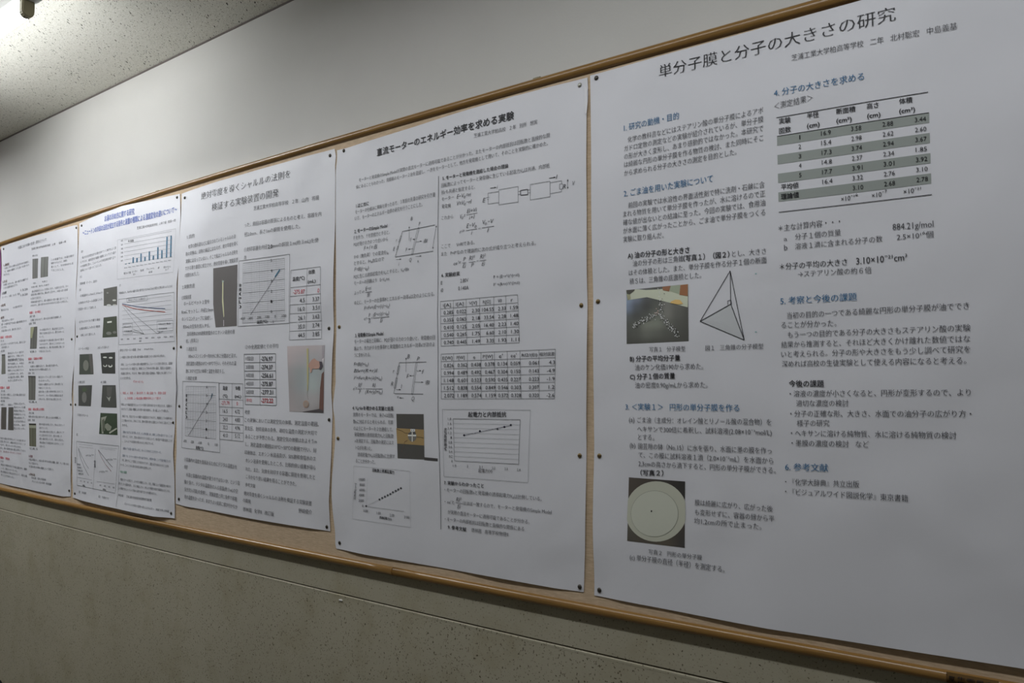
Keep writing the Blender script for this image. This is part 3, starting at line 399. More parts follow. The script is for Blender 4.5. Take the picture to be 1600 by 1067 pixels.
   ('P',3,13817030,-6684,12812,-6690,12750,-6704,12688,-6727,12627,-6759,12568,-6798,12513,-6845,12461,-6898,12415,-6956,12374,-7020,12339,-7087,12312,-7156,12292,-7227,12280,-7298,12276,-7368,12280,-7436,12293,-7500,12314,-7560,12343,-7614,12379,-7662,12422,-7702,12471,-7734,12525,-7757,12584,-7770,12645,-7774,12709,-7769,12773,-7753,12838,-7729,12901,-7695,12961,-7653,13018,-7604,13070,-7548,13117,-7487,13157,-7421,13191,-7352,13216,-7282,13234,-7210,13244,-7139,13245,-7070,13238,-7004,13223,-6942,13200,-6885,13170,-6833,13133,-6789,13090,-6751,13042,-6722,12989,-6700,12932,-6688,12873),
   ('P',4,1052688,-7270,12811,-7275,12795,-7288,12788,-7300,12793,-7305,12808,-7300,12824,-7287,12831,-7275,12826),]),
  ('photo_caption', None, [
   ('T','写真１\u3000分子模型',-7275,16209,-6441,16201,109,'m',4473930),]),
  ('photo_caption', None, [
   ('T','図１\u3000三角錐の分子模型',-5999,16196,-4820,16195,111,'m',4473930),]),
  ('photo_caption', None, [
   ('T','写真２\u3000円形の単分子膜',-7368,11895,-6182,11919,106,'m',4473930),]),
  ('line_drawing', 'tetrahedron drawn in thin black lines', [
   ('P',0,13356496,-6104,16810,-5451,17126,-5194,16389),('L',13.2,2434346,-5455,17807,-6104,16810),('L',12.9,2434346,-5455,17807,-5194,16389),('L',13.1,2434346,-5455,17807,-5451,17126),
   ('L',13.2,2434346,-5451,17126,-6104,16810),('L',12.9,2434346,-5451,17126,-5194,16389),('L',13.0,2434346,-6104,16810,-5194,16389),
   ('P',0,10470596,-4917,17698,-4923,17688,-4936,17684,-4948,17690,-4953,17701,-4948,17712,-4935,17715,-4922,17709),
   ('P',0,10470596,-4944,16539,-4949,16528,-4962,16524,-4974,16529,-4979,16540,-4973,16551,-4961,16555,-4949,16550),('L',10.4,2434346,-5513,17117,-5516,17196,-5446,17209,-5438,17119),]),
 ],
 2: [
  ('title', None, [
   ('T','直流モーターのエネルギー効率を求める実験',-15771,22091,-10874,22115,215,'b',2434346),]),
  ('author_line', None, [
   ('T','芝浦工業大学柏高校\u3000２年\u3000別所\u3000想実',-12138,21888,-10170,21843,115,'m',4473930),]),
  ('text_block', None, [
   ('T','モーターと発電機のSimple Modelが実際の直流モーターに適用可能であることが分かった。またモーターの内部抵抗は回転数と直線的な関',-16515,21466,-9814,21441,115,'m',4473930),
   ('T','係にあることもわかった。同規格のモーター２台を直結し、一方をモーターとして、他方を発電機として用いて、そのことを実験的に確かめた。',-16631,21275,-9865,21256,115,'m',4473930),]),
  ('torn_flap', 'small torn flap of paper curling out at the right edge', [
   ('P',16,15132394,-8832,22477,-8755,22366,-8741,22055,-8766,21802,-8811,21796,-8822,22105),]),
  ('divider_line', None, [
   ('L',15.2,4473930,-13378,21109,-13408,19867,-13411,18612,-13418,17414,-13403,16665,-13373,15550,-13364,14544,-13320,13712,-13309,12883,-13303,11776),]),
  ('text_block', None, [
   ('T','1.はじめに',-16611,20710,-16093,20718,123,'b',2434346),('T','モーターの仕組みに興味を持ったので、３年前の先輩の研究を引き継',-16647,20530,-13505,20575,123,'m',4473930),
   ('T','いで、モーターのエネルギー効率の研究を行うことにした。',-16657,20342,-13964,20373,124,'m',4473930),]),
  ('text_block', None, [
   ('T','4. V₀=kvを確かめる実験と結果',-16700,14823,-15034,14822,117,'b',2434346),('T','実際のモーターでは、速さvは回転',-16672,14628,-15040,14636,119,'m',4473930),
   ('T','数nに対応すると考えられる。写真',-16673,14430,-15057,14442,119,'m',4473930),('T','のようにモーターを２台連結して、',-16654,14238,-15063,14248,119,'m',4473930),('T','発電機側の誘導起電力V₀と回転数',-16623,14064,-15037,14068,118,'m',4473930),
   ('T','nを測定する。回転数の測定にはス',-16597,13885,-15035,13887,118,'m',4473930),('T','トロボを用いた。',-16570,13690,-15903,13688,119,'m',4473930),('T','誘導起電力V₀は回転数nに比例す',-16488,13496,-14982,13515,117,'m',4473930),
   ('T','ることが分かった。',-16567,13315,-15750,13322,119,'m',4473930),]),
  ('text_block', None, [
   ('T','e=',-16219,17394,-16083,17401,98,'i',4473930),('T','よって v=',-16634,18147,-16204,18170,115,'m',4473930),('T','2. モーターのSimple Model',-16665,19962,-15320,19967,121,'b',2434346),
   ('T','Ｆを外力、ｆを摩擦力とすると、',-16690,19771,-15218,19771,123,'m',4473930),('T','PQが受ける力のつり合いから',-16686,19577,-15289,19580,123,'m',4473930),('T','F + f = iBl',-16254,19415,-15706,19410,137,'i',4473930),
   ('T','F=0（無負荷）での電流をi₀',-16654,19208,-15252,19203,123,'m',4473930),('T','とすると、f=i₀Blなので',-16657,19019,-15422,19025,123,'m',4473930),('T','F=Bl(i−i₀)',-16643,18835,-16036,18827,137,'i',4473930),
   ('T','PQに生じる誘導起電力をV₀とすると、V₀=Blv',-16662,18624,-14467,18655,120,'m',4473930),('T','モーターの回路より\u3000E−V₀=ri',-16646,18435,-15215,18447,121,'m',4473930),
   ('T','E−ri',-16163,18241,-15910,18248,119,'i',4473930),('T','Bl',-16083,18059,-15976,18060,119,'i',4473930),('T','ゆえに、モーターの仕事率Pとエネルギー効率eは次のようになる。',-16638,17858,-13533,17893,122,'m',4473930),
   ('T','P=Fv=(E−ri)(i−i₀)',-16220,17681,-15183,17696,129,'i',4473930),('T','P',-16029,17466,-15962,17468,119,'i',4473930),('T','Ei',-16028,17295,-15948,17297,119,'i',4473930),
   ('T','=',-15922,17407,-15856,17410,64,'g',4473930),('T','(E−ri)(i−i₀)',-15843,17470,-15204,17487,128,'i',4473930),('T','Ei',-15555,17299,-15452,17303,117,'i',4473930),
   ('L',11.0,4473930,-16163,18189,-15897,18196),('L',11.0,4473930,-16070,17426,-15949,17429),('L',10.9,4473930,-15843,17428,-15203,17437),]),
  ('text_block', None, [
   ('T','e′=',-16680,15392,-16506,15396,104,'i',4473930),('T','3. 発電機のSimple Model',-16603,16913,-15426,16921,119,'b',2434346),
   ('T','モーターの場合と同様に、PQが受ける力のつり合いと、発電機の回',-16627,16737,-13507,16729,121,'m',4473930),('T','路より、外力がする仕事率P′と発電機のエネルギー効率e′が次のよ',-16637,16531,-13516,16550,120,'m',4473930),
   ('T','うに求められる。',-16628,16341,-15957,16342,121,'m',4473930),('T','F=Bl(I+i₀)',-16651,16082,-16042,16070,130,'i',4473930),('T','Blv=(R+r)I',-16653,15892,-15680,15886,129,'i',4473930),
   ('T','P′=Fv=(R+r)I(I+i₀)',-16654,15683,-15500,15668,129,'i',4473930),('T','RI²',-16467,15473,-16308,15476,130,'i',4473930),('T','P',-16438,15289,-16372,15289,119,'i',4473930),
   ('T','=',-16268,15399,-16202,15399,64,'g',4473930),('T','RI',-15890,15477,-15759,15477,117,'i',4473930),('T','(R+r)(I+i₀)',-16180,15286,-15478,15288,128,'i',4473930),
   ('L',11.0,4473930,-16493,15427,-16303,15427),('L',10.8,4473930,-16177,15427,-15474,15426),]),
  ('circuit_diagram', 'first slanted rail circuit drawing', [
   ('L',12.3,5593180,-13510,19805,-14726,19781,-14988,19095,-13581,19108),('L',8.8,5593180,-14140,19800,-14367,19114),('L',8.8,5593180,-14080,19800,-14319,19109),
   ('L',7.1,5593180,-14128,19802,-14104,19821,-14080,19796,-14104,19778,-14128,19802),('L',7.1,5593180,-14372,19102,-14348,19121,-14324,19097,-14348,19078,-14372,19102),
   ('L',7.2,5593180,-14797,19664,-14752,19658,-14824,19496,-14869,19501,-14797,19664),('L',7.2,5593180,-14904,19388,-14859,19383,-14907,19289,-14952,19294,-14904,19388),
   ('L',8.9,5593180,-14459,19488,-14463,19873),('P',1,5593180,-14463,19892,-14436,19837,-14489,19844),('L',8.8,5593180,-14198,19426,-14008,19425),('P',1,5593180,-13983,19424,-14046,19406,-14054,19444),
   ('L',8.8,5593180,-14234,19502,-14314,19510),('P',1,5593180,-14340,19513,-14271,19525,-14270,19487),('L',8.8,5593180,-14306,19258,-14475,19253),('P',1,5593180,-14501,19253,-14437,19274,-14428,19235),
   ('L',8.7,5593180,-13532,19483,-13465,19770),('P',1,5593180,-13461,19788,-13447,19734,-13496,19747),('L',8.6,5593180,-13532,19483,-13591,19184),('P',1,5593180,-13595,19166,-13610,19219,-13561,19208),
   ('L',9.0,5593180,-14950,19019,-14771,19012),('P',1,5593180,-14745,19011,-14812,18994,-14817,19033),('L',8.7,5593180,-14224,19028,-14023,19023),('P',1,5593180,-13998,19022,-14063,19005,-14068,19043),
   ('T','B',-14407,20044,-14334,20039,109,'i',4473930),('T','P',-14105,19861,-14045,19859,108,'i',4473930),('T','f',-14415,19465,-14367,19465,109,'i',4473930),
   ('T','iBl',-13926,19373,-13774,19361,107,'i',4473930),('T','F',-14596,19201,-14531,19199,109,'i',4473930),('T','l',-13548,19425,-13516,19426,106,'i',4473930),
   ('T','i',-14860,18834,-14831,18837,110,'i',4473930),('T','v',-14146,18850,-14099,18850,107,'i',4473930),('T','Q',-14452,18910,-14369,18907,108,'i',4473930),
   ('T','r',-14964,19516,-14919,19516,111,'i',4473930),('T','E',-15073,19280,-14991,19276,111,'i',4473930),]),
  ('circuit_diagram', 'second slanted rail circuit drawing', [
   ('L',12.1,5593180,-13806,16144,-14810,16147,-15029,15298,-13900,15289),('L',8.6,5593180,-14187,16142,-14331,15300),('L',8.6,5593180,-14140,16141,-14277,15300),
   ('L',8.8,5593180,-14857,16056,-14788,16055,-14855,15836,-14925,15836,-14857,16056),('L',8.8,5593180,-14950,15722,-14880,15721,-14954,15448,-15025,15448,-14950,15722),
   ('L',6.9,5593180,-14341,15288,-14312,15305,-14282,15288,-14311,15265,-14341,15288),('L',8.7,5593180,-14557,15884,-14560,16266),('P',1,5593180,-14560,16285,-14534,16234,-14586,16235),
   ('L',8.6,5593180,-14163,15910,-14009,15914),('P',1,5593180,-13984,15915,-14049,15894,-14054,15931),('L',8.7,5593180,-14249,15788,-14406,15781),('P',1,5593180,-14432,15780,-14365,15801,-14360,15764),
   ('L',8.6,5593180,-14227,15611,-13930,15604),('P',1,5593180,-13905,15603,-13972,15586,-13972,15623),('L',8.8,5593180,-14933,15409,-14776,15407),('P',1,5593180,-14748,15407,-14821,15389,-14821,15427),
   ('L',8.7,5593180,-14640,15182,-14792,15181),('P',1,5593180,-14819,15181,-14746,15200,-14746,15162),('T','B',-14512,16256,-14420,16254,119,'i',4473930),
   ('T','P',-14153,16181,-14051,16179,118,'i',4473930),('T','f',-13960,15829,-13878,15828,117,'i',4473930),('T','F',-14530,15718,-14436,15717,119,'i',4473930),
   ('T','IBl',-13823,15545,-13668,15544,116,'i',4473930),('T','I',-14743,15439,-14700,15439,120,'i',4473930),('T','v',-14886,15163,-14830,15163,120,'i',4473930),
   ('T','Q',-14335,15109,-14220,15110,118,'i',4473930),('T','r',-15067,15865,-14999,15864,121,'i',4473930),('T','R',-15144,15510,-15049,15510,121,'i',4473930),]),
  ('photograph', 'printed photo of a small motor on a yellow strip', [
   ('P',0,5920853,-14932,14739,-13888,14751,-13865,13613,-13870,13554,-14878,13533,-14911,14152),('P',0,5131083,-13869,13613,-13386,13605,-13387,13533,-13870,13537),
   ('P',1,11440998,-14936,14347,-13880,14342,-13871,13923,-14898,13928),
   ('P',2,8486779,-14155,14153,-14163,14110,-14186,14070,-14221,14037,-14266,14016,-14316,14007,-14366,14012,-14411,14030,-14446,14059,-14469,14098,-14477,14141,-14469,14185,-14446,14226,-14409,14258,-14364,14280,-14314,14288,-14264,14283,-14220,14265,-14185,14235,-14162,14196),
   ('P',3,15987696,-14482,14184,-14157,14196,-14169,14153,-14482,14150),('P',4,15131867,-14326,14268,-14290,14269,-14291,14002,-14328,14001),
   ('P',3,6447716,-14462,14237,-14192,14272,-14181,14212,-14450,14199),('P',3,15987699,-14375,14344,-14204,14344,-14204,14277,-14375,14275),
   ('P',4,7368816,-14343,14324,-14314,14325,-14314,14294,-14343,14293),('P',4,7368816,-14270,14326,-14240,14327,-14241,14296,-14270,14295),
   ('L',8.7,5063742,-14923,14326,-14710,14281,-14586,14224,-14474,14228),('L',8.5,5063742,-14145,14137,-14001,14137,-13894,14121),('L',8.6,7821906,-14488,14037,-14611,13989,-14635,13866,-14733,13706),]),
  ('scatter_graph', 'small scatter graph with a rising dotted run', [
   ('L',7.1,12106429,-16647,13223,-14409,13219,-14379,11725,-16668,11720,-16647,13223),('L',6.3,12106429,-16056,12891,-16100,12125),('L',8.7,10132640,-16047,12124,-14616,12121),
   ('T','回転数と誘導起電力',-15862,13104,-14997,13100,91,'b',2434346),('T','10000',-16418,12814,-16162,12829,76,'g',4473930),('T','8000',-16382,12669,-16172,12681,75,'g',4473930),
   ('T','6000',-16390,12523,-16175,12537,75,'g',4473930),('T','4000',-16410,12377,-16190,12392,75,'g',4473930),('T','2000',-16421,12222,-16207,12237,75,'g',4473930),
   ('T','0',-16273,12088,-16225,12088,75,'g',4473930),('T','0.00',-16218,11953,-16033,11961,75,'g',4473930),('T','1.00',-15675,11942,-15513,11949,74,'g',4473930),
   ('T','2.00',-15161,11935,-14988,11943,73,'g',4473930),('T','3.00',-14608,11936,-14427,11945,72,'g',4473930),('T','誘導起電力(V)',-15564,11835,-15091,11830,70,'b',2434346),
   ('T','回転数[rpm]',-16543,12275,-16525,12730,81,'g',4473930),('L',6.2,10132640,-16060,12146,-15569,12359,-14740,12731),('P',1,2236972,-16153,12124,-16108,12161,-16063,12132,-16108,12094),
   ('P',1,2236972,-15613,12355,-15569,12392,-15526,12363,-15569,12326),('P',1,2236972,-15505,12405,-15462,12442,-15419,12412,-15462,12376),
   ('P',1,2236972,-15398,12449,-15355,12486,-15312,12456,-15355,12420),('P',1,2236972,-15290,12497,-15247,12533,-15205,12504,-15247,12468),
   ('P',1,2236972,-15185,12540,-15143,12576,-15101,12547,-15143,12511),('P',1,2236972,-15086,12595,-15044,12631,-15002,12602,-15044,12566),
   ('P',1,2236972,-14980,12640,-14939,12676,-14897,12647,-14939,12611),('P',1,2236972,-14882,12686,-14841,12721,-14800,12692,-14841,12657),
   ('P',1,2236972,-14781,12728,-14740,12763,-14699,12734,-14740,12699),]),
  ('text_block', None, [
   ('T','これから',-13275,19902,-12877,19891,110,'m',4473930),]),
  ('text_block', None, [
   ('T','r=',-12656,19470,-12485,19477,99,'i',4473930),('T','V₀=',-12634,19851,-12454,19868,119,'i',4473930),('T','5. モーターと発電機を連結した場合の理論',-13237,20969,-11049,20921,103,'b',2434346),
   ('T','回転数によってモーターと発電機に生じている起電力V₀は共通、内部抵',-13281,20777,-9812,20701,112,'m',4473930),('T','抗rも共通と仮定すると、',-13284,20592,-12121,20560,111,'m',4473930),('T','モーター',-13276,20406,-12856,20409,113,'m',4473930),
   ('T','E−V₀=ri',-12755,20401,-12257,20393,119,'i',4473930),('T','発電機',-13276,20211,-12960,20197,113,'m',4473930),('T','V=V₀−rI',-12747,20217,-12243,20200,119,'i',4473930),
   ('T','EI+Vi',-12408,19970,-12064,19967,110,'i',4473930),('T','i+I',-12334,19794,-12140,19790,110,'i',4473930),('T','E−V₀',-12425,19580,-12083,19576,118,'i',4473930),
   ('T','i',-12269,19392,-12222,19391,110,'i',4473930),('T','=',-12019,19488,-11948,19488,56,'g',4473930),('T','V₀−V',-11876,19603,-11513,19589,116,'i',4473930),
   ('T','I',-11734,19388,-11670,19384,108,'i',4473930),('T','ここで\u3000\u3000V=RIである。',-13284,19137,-12148,19124,114,'m',4473930),
   ('T','また\u3000P=P′なので理論的に次の式が成り立つと考えられる。',-13293,18937,-10215,18874,111,'m',4473930),('T','ee′=',-12865,18655,-12609,18662,99,'i',4473930),('T','P',-12540,18727,-12451,18727,111,'i',4473930),
   ('T','Ei',-12557,18555,-12443,18553,111,'i',4473930),('T','RI²',-12341,18729,-12143,18736,118,'i',4473930),('T','P',-12271,18550,-12183,18551,110,'i',4473930),
   ('T','=',-12090,18658,-12020,18659,56,'g',4473930),('T','RI²',-11979,18730,-11784,18736,116,'i',4473930),('T','Ei',-11920,18547,-11804,18547,108,'i',4473930),
   ('T','6. 実験結果',-13290,18372,-12650,18361,109,'b',2434346),('T','E',-13311,18179,-13254,18176,97,'g',4473930),('T','2.80V',-12626,18174,-12354,18173,103,'g',4473930),
   ('T','i0',-13309,17985,-13224,17986,97,'g',4473930),('T','0.140A',-12698,17983,-12344,17976,103,'g',4473930),('T','P = (E−r*i)*(i−i0)',-11524,18179,-10717,18161,94,'g',4473930),
   ('T','P′ =(R+r)*I*(I+i0)',-11524,17985,-10711,17970,94,'g',4473930),('L',10.0,4473930,-12423,19926,-12050,19923),('L',10.0,4473930,-12440,19517,-12069,19517),
   ('L',9.8,4473930,-11907,19517,-11505,19510),('L',10.0,4473930,-12564,18683,-12438,18684),('L',10.0,4473930,-12346,18677,-12125,18679),('L',9.9,4473930,-11988,18683,-11770,18681),]),
  ('text_block', None, [
   ('T','・ee′と',-13160,12456,-12818,12469,102,'m',4473930),('T','7. 実験からわかったこと',-13169,12946,-11859,12959,100,'b',2434346),('T','・モーターの回転数nと発電機の誘導起電力V₀は比例している。',-13159,12765,-10109,12779,106,'m',4473930),
   ('T','RI²',-12769,12543,-12583,12554,115,'i',4473930),('T','Ei',-12728,12378,-12608,12383,107,'i',4473930),('T','はほぼ一致するので、モーターと発電機のSimple Model',-12531,12475,-9832,12502,104,'m',4473930),
   ('T','が実際の直流モーターに適用可能であることが分かる。',-13056,12201,-10459,12210,106,'m',4473930),('T','・モーターの内部抵抗は回転数と直線的な関係にある',-13159,12010,-10618,12028,106,'m',4473930),
   ('T','9. 参考文献',-13057,11818,-12420,11823,100,'b',2434346),('T','啓林館\u3000高等学校物理Ⅱ',-12251,11832,-11087,11847,103,'m',4473930),('L',9.7,4473930,-12778,12515,-12554,12510),]),
  ('circuit_diagram', 'block circuit drawing of two linked boxes', [
   ('L',8.9,5593180,-11345,20410,-10738,20395,-10736,20007,-11344,20028,-11345,20410),('L',8.6,5593180,-10379,20385,-9804,20373,-9802,19997,-10373,20002,-10379,20385),
   ('L',9.0,5593180,-11344,20365,-11695,20381,-11695,20270),('L',9.0,5593180,-11695,20222,-11695,20100,-11344,20088),('L',9.1,5593180,-11745,20273,-11654,20268),
   ('L',9.1,5593180,-11724,20224,-11672,20223),('L',8.8,5593180,-10737,20267,-10668,20262),('L',8.8,5593180,-10737,20196,-10667,20189),('L',8.7,5593180,-10451,20259,-10378,20258),
   ('L',8.7,5593180,-10451,20186,-10378,20184),('L',8.5,5593180,-9804,20335,-9478,20332,-9479,20256),('L',8.4,5593180,-9535,20261,-9449,20252,-9451,20130,-9537,20137,-9535,20261),
   ('L',8.4,5593180,-9481,20130,-9482,20071,-9801,20071),('L',14.4,4473930,-10668,20282,-10451,20276,-10445,20148,-10662,20162,-10668,20282),('L',13.1,2434346,-11622,20494,-11442,20486),
   ('P',1,2434346,-11417,20485,-11479,20468,-11487,20508),('L',12.4,2434346,-9829,20448,-9662,20443),('P',1,2434346,-9640,20443,-9694,20425,-9701,20463),('L',7.6,2434346,-9314,20213,-9312,20324),
   ('P',1,2434346,-9312,20342,-9291,20290,-9334,20297),('L',7.6,2434346,-9314,20213,-9316,20123),('P',1,2434346,-9316,20105,-9336,20157,-9294,20150),('T','i',-11407,20442,-11373,20444,106,'i',4473930),
   ('T','I',-9637,20397,-9588,20395,109,'i',4473930),('T','R',-9449,20129,-9364,20122,117,'i',4473930),('T','V',-9178,20170,-9111,20166,107,'i',4473930),
   ('T','E',-11877,20173,-11768,20163,117,'i',4473930),]),
  ('data_table', 'upper six-column number table', [
   ('L',9.0,5593180,-13316,17735,-10789,17724),('L',9.0,5593180,-13310,17536,-10785,17527),('L',9.0,5593180,-13305,17338,-10781,17331),('L',9.0,5593180,-13301,17141,-10776,17134),
   ('L',8.9,5593180,-13297,16943,-10769,16938),('L',8.9,5593180,-13294,16746,-10761,16742),('L',8.9,5593180,-13289,16550,-10752,16546),('L',9.3,5593180,-13316,17735,-13289,16550),
   ('L',9.2,5593180,-12863,17732,-12846,16549),('L',9.1,5593180,-12425,17730,-12403,16548),('L',8.9,5593180,-11978,17728,-11959,16547),('L',8.8,5593180,-11526,17726,-11516,16546),
   ('L',8.7,5593180,-11149,17725,-11142,16546),('L',8.6,5593180,-10789,17724,-10752,16546),('T','i[A]',-13220,17576,-12948,17574,102,'g',2434346),('T','I[A]',-12770,17573,-12507,17572,100,'g',2434346),
   ('T','V[V]',-12323,17571,-12069,17570,99,'g',2434346),('T','R[Ω]',-11871,17569,-11626,17569,97,'g',2434346),('T','V0',-11396,17568,-11276,17568,96,'g',2434346),
   ('T','r',-10996,17567,-10938,17567,95,'g',2434346),('T','0.285',-13200,17377,-12863,17376,101,'g',2434346),('T','0.022',-12749,17375,-12422,17374,100,'g',2434346),
   ('T','2.30',-12229,17373,-11978,17372,98,'g',2434346),('T','104.55',-11895,17372,-11530,17372,97,'g',2434346),('T','2.33',-11392,17371,-11155,17371,96,'g',2434346),
   ('T','1.59',-11020,17371,-10788,17370,94,'g',2434346),('T','0.355',-13197,17180,-12860,17178,101,'g',2434346),('T','0.065',-12746,17178,-12419,17177,100,'g',2434346),
   ('T','2.18',-12226,17176,-11975,17175,98,'g',2434346),('T','33.54',-11832,17175,-11529,17175,97,'g',2434346),('T','2.28',-11391,17175,-11155,17175,96,'g',2434346),
   ('T','1.48',-11015,17174,-10783,17174,94,'g',2434346),('T','0.410',-13194,16983,-12859,16981,101,'g',2434346),('T','0.125',-12743,16981,-12417,16980,99,'g',2434346),
   ('T','2.05',-12224,16979,-11973,16979,98,'g',2434346),('T','16.40',-11830,16979,-11528,16978,97,'g',2434346),('T','2.23',-11390,16978,-11154,16978,96,'g',2434346),
   ('T','1.40',-11008,16978,-10776,16977,94,'g',2434346),('T','0.540',-13192,16786,-12857,16785,101,'g',2434346),('T','0.265',-12740,16784,-12414,16783,99,'g',2434346),
   ('T','1.75',-12221,16783,-11970,16782,98,'g',2434346),('T','6.60',-11767,16782,-11525,16782,97,'g',2434346),('T','2.10',-11387,16782,-11152,16782,95,'g',2434346),
   ('T','1.30',-10999,16781,-10769,16781,94,'g',2434346),('T','0.740',-13188,16589,-12854,16588,101,'g',2434346),('T','0.445',-12736,16588,-12410,16587,99,'g',2434346),
   ('T','1.49',-12217,16586,-11966,16586,98,'g',2434346),('T','3.35',-11764,16586,-11522,16586,96,'g',2434346),('T','1.93',-11383,16586,-11148,16585,95,'g',2434346),
   ('T','1.11',-10990,16585,-10760,16585,94,'g',2434346),]),
  ('data_table', 'lower eight-column number table', [
   ('L',8.8,5593180,-13286,16340,-9702,16352),('L',8.7,5593180,-13281,16143,-9709,16158),('L',8.7,5593180,-13275,15947,-9717,15965),('L',8.7,5593180,-13269,15750,-9726,15771),
   ('L',8.7,5593180,-13264,15555,-9733,15577),('L',8.7,5593180,-13260,15359,-9740,15384),('L',8.7,5593180,-13257,15164,-9745,15191),('L',9.2,5593180,-13286,16340,-13257,15164),
   ('L',9.1,5593180,-12851,16341,-12819,15167),('L',9.0,5593180,-12381,16343,-12376,15171),('L',8.9,5593180,-11939,16344,-11930,15174),('L',8.7,5593180,-11515,16346,-11477,15177),
   ('L',8.6,5593180,-11122,16348,-11092,15180),('L',8.5,5593180,-10736,16349,-10709,15183),('L',8.4,5593180,-10178,16351,-10185,15187),('L',8.3,5593180,-9702,16352,-9745,15191),
   ('T','Ei[W]',-13233,16183,-12894,16184,102,'g',2434346),('T','P[W]',-12743,16184,-12479,16185,101,'g',2434346),('T','e',-12188,16187,-12124,16187,99,'g',2434346),
   ('T','P′[W]',-11875,16188,-11566,16189,98,'g',2434346),('T','e′',-11371,16190,-11251,16191,97,'g',2434346),('T','ee′',-11011,16192,-10836,16193,96,'g',2434346),
   ('T','RI2/(Ei)',-10684,16193,-10226,16195,94,'g',2434346),('T','相対誤差',-10165,16196,-9722,16197,93,'g',2434346),('T','0.826',-13182,15986,-12846,15988,102,'g',2434346),
   ('T','0.362',-12711,15988,-12383,15990,100,'g',2434346),('T','0.438',-12256,15991,-11939,15992,99,'g',2434346),('T','0.378',-11813,15993,-11506,15994,98,'g',2434346),
   ('T','0.134',-11415,15995,-11117,15996,97,'g',2434346),('T','0.059',-11024,15997,-10732,15998,95,'g',2434346),('T','0.061',-10471,16000,-10186,16001,94,'g',2434346),
   ('T','4.3',-9889,16003,-9721,16003,92,'g',2434346),('T','0.994',-13174,15790,-12839,15792,102,'g',2434346),('T','0.489',-12707,15793,-12381,15795,100,'g',2434346),
   ('T','0.492',-12253,15795,-11936,15797,99,'g',2434346),('T','0.467',-11806,15798,-11499,15799,98,'g',2434346),('T','0.304',-11410,15800,-11112,15801,96,'g',2434346),
   ('T','0.150',-11019,15802,-10728,15804,95,'g',2434346),('T','0.143',-10472,15805,-10188,15807,94,'g',2434346),('T','-4.9',-9953,15808,-9729,15810,92,'g',2434346),
   ('T','1.148',-13166,15594,-12834,15596,102,'g',2434346),('T','0.601',-12704,15597,-12380,15599,100,'g',2434346),('T','0.523',-12251,15600,-11935,15602,99,'g',2434346),
   ('T','0.590',-11800,15603,-11494,15605,97,'g',2434346),('T','0.435',-11405,15605,-11107,15607,96,'g',2434346),('T','0.227',-11015,15608,-10724,15609,95,'g',2434346),
   ('T','0.223',-10474,15611,-10190,15613,94,'g',2434346),('T','-1.9',-9960,15615,-9737,15616,92,'g',2434346),('T','1.512',-13160,15399,-12829,15401,101,'g',2434346),
   ('T','0.838',-12703,15402,-12381,15404,100,'g',2434346),('T','0.554',-12250,15405,-11935,15407,99,'g',2434346),('T','0.849',-11795,15408,-11489,15410,97,'g',2434346),
   ('T','0.546',-11402,15411,-11103,15413,96,'g',2434346),('T','0.303',-11011,15413,-10720,15415,95,'g',2434346),('T','0.307',-10475,15417,-10191,15419,93,'g',2434346),
   ('T','1.2',-9910,15421,-9744,15423,92,'g',2434346),('T','2.072',-13155,15204,-12826,15206,101,'g',2434346),('T','1.189',-12702,15207,-12382,15209,100,'g',2434346),
   ('T','0.574',-12250,15210,-11936,15213,99,'g',2434346),('T','1.159',-11791,15214,-11484,15216,97,'g',2434346),('T','0.572',-11398,15217,-11099,15219,96,'g',2434346),
   ('T','0.328',-11007,15220,-10715,15222,95,'g',2434346),('T','0.320',-10475,15224,-10191,15226,93,'g',2434346),('T','-2.6',-9971,15227,-9749,15229,92,'g',2434346),]),
  ('scatter_graph', 'framed graph with five points on a rising line', [
   ('L',8.0,10132640,-13218,14891,-10435,14917,-10504,13187,-13171,13158,-13218,14891),('L',5.6,10132640,-12851,14535,-10740,14558),('L',5.6,10132640,-12846,14415,-10744,14439),
   ('L',5.6,10132640,-12840,14295,-10748,14320),('L',5.6,10132640,-12834,14175,-10753,14201),('L',5.6,10132640,-12828,14055,-10757,14083),('L',5.5,10132640,-12822,13936,-10763,13964),
   ('L',5.5,10132640,-12816,13816,-10768,13845),('L',5.5,10132640,-12811,13697,-10774,13726),('L',9.6,5593180,-12856,14655,-10736,14677,-10780,13607,-12806,13578,-12856,14655),
   ('T','起電力と内部抵抗',-12365,14708,-11158,14733,128,'b',2434346),('T','1.8',-13030,14615,-12920,14617,66,'g',4473930),('T','1.6',-13025,14494,-12915,14497,66,'g',4473930),
   ('T','1.4',-13019,14373,-12910,14376,66,'g',4473930),('T','1.2',-13013,14253,-12904,14256,66,'g',4473930),('T','1',-12934,14135,-12898,14136,66,'g',4473930),
   ('T','0.8',-13002,14012,-12892,14016,66,'g',4473930),('T','0.6',-12996,13892,-12886,13897,66,'g',4473930),('T','0.4',-12990,13772,-12880,13777,66,'g',4473930),
   ('T','0.2',-12985,13652,-12875,13658,66,'g',4473930),('T','0',-12907,13536,-12870,13538,66,'g',4473930),('T','1.9',-12857,13421,-12748,13426,65,'g',4473930),
   ('T','2',-12394,13435,-12354,13435,64,'g',4473930),('T','2.1',-12003,13438,-11897,13442,64,'g',4473930),('T','2.2',-11596,13434,-11497,13438,63,'g',4473930),
   ('T','2.3',-11205,13440,-11111,13444,62,'g',4473930),('T','2.4',-10830,13443,-10729,13447,61,'g',4473930),('T','起電力(V)',-12026,13331,-11593,13347,93,'g',2434346),
   ('T','内部抵抗(Ω)',-13065,13834,-13077,14409,87,'b',2434346),('L',9.5,3158090,-12497,14241,-11022,14532),('P',1,1447980,-12534,14240,-12497,14274,-12459,14243,-12497,14209),
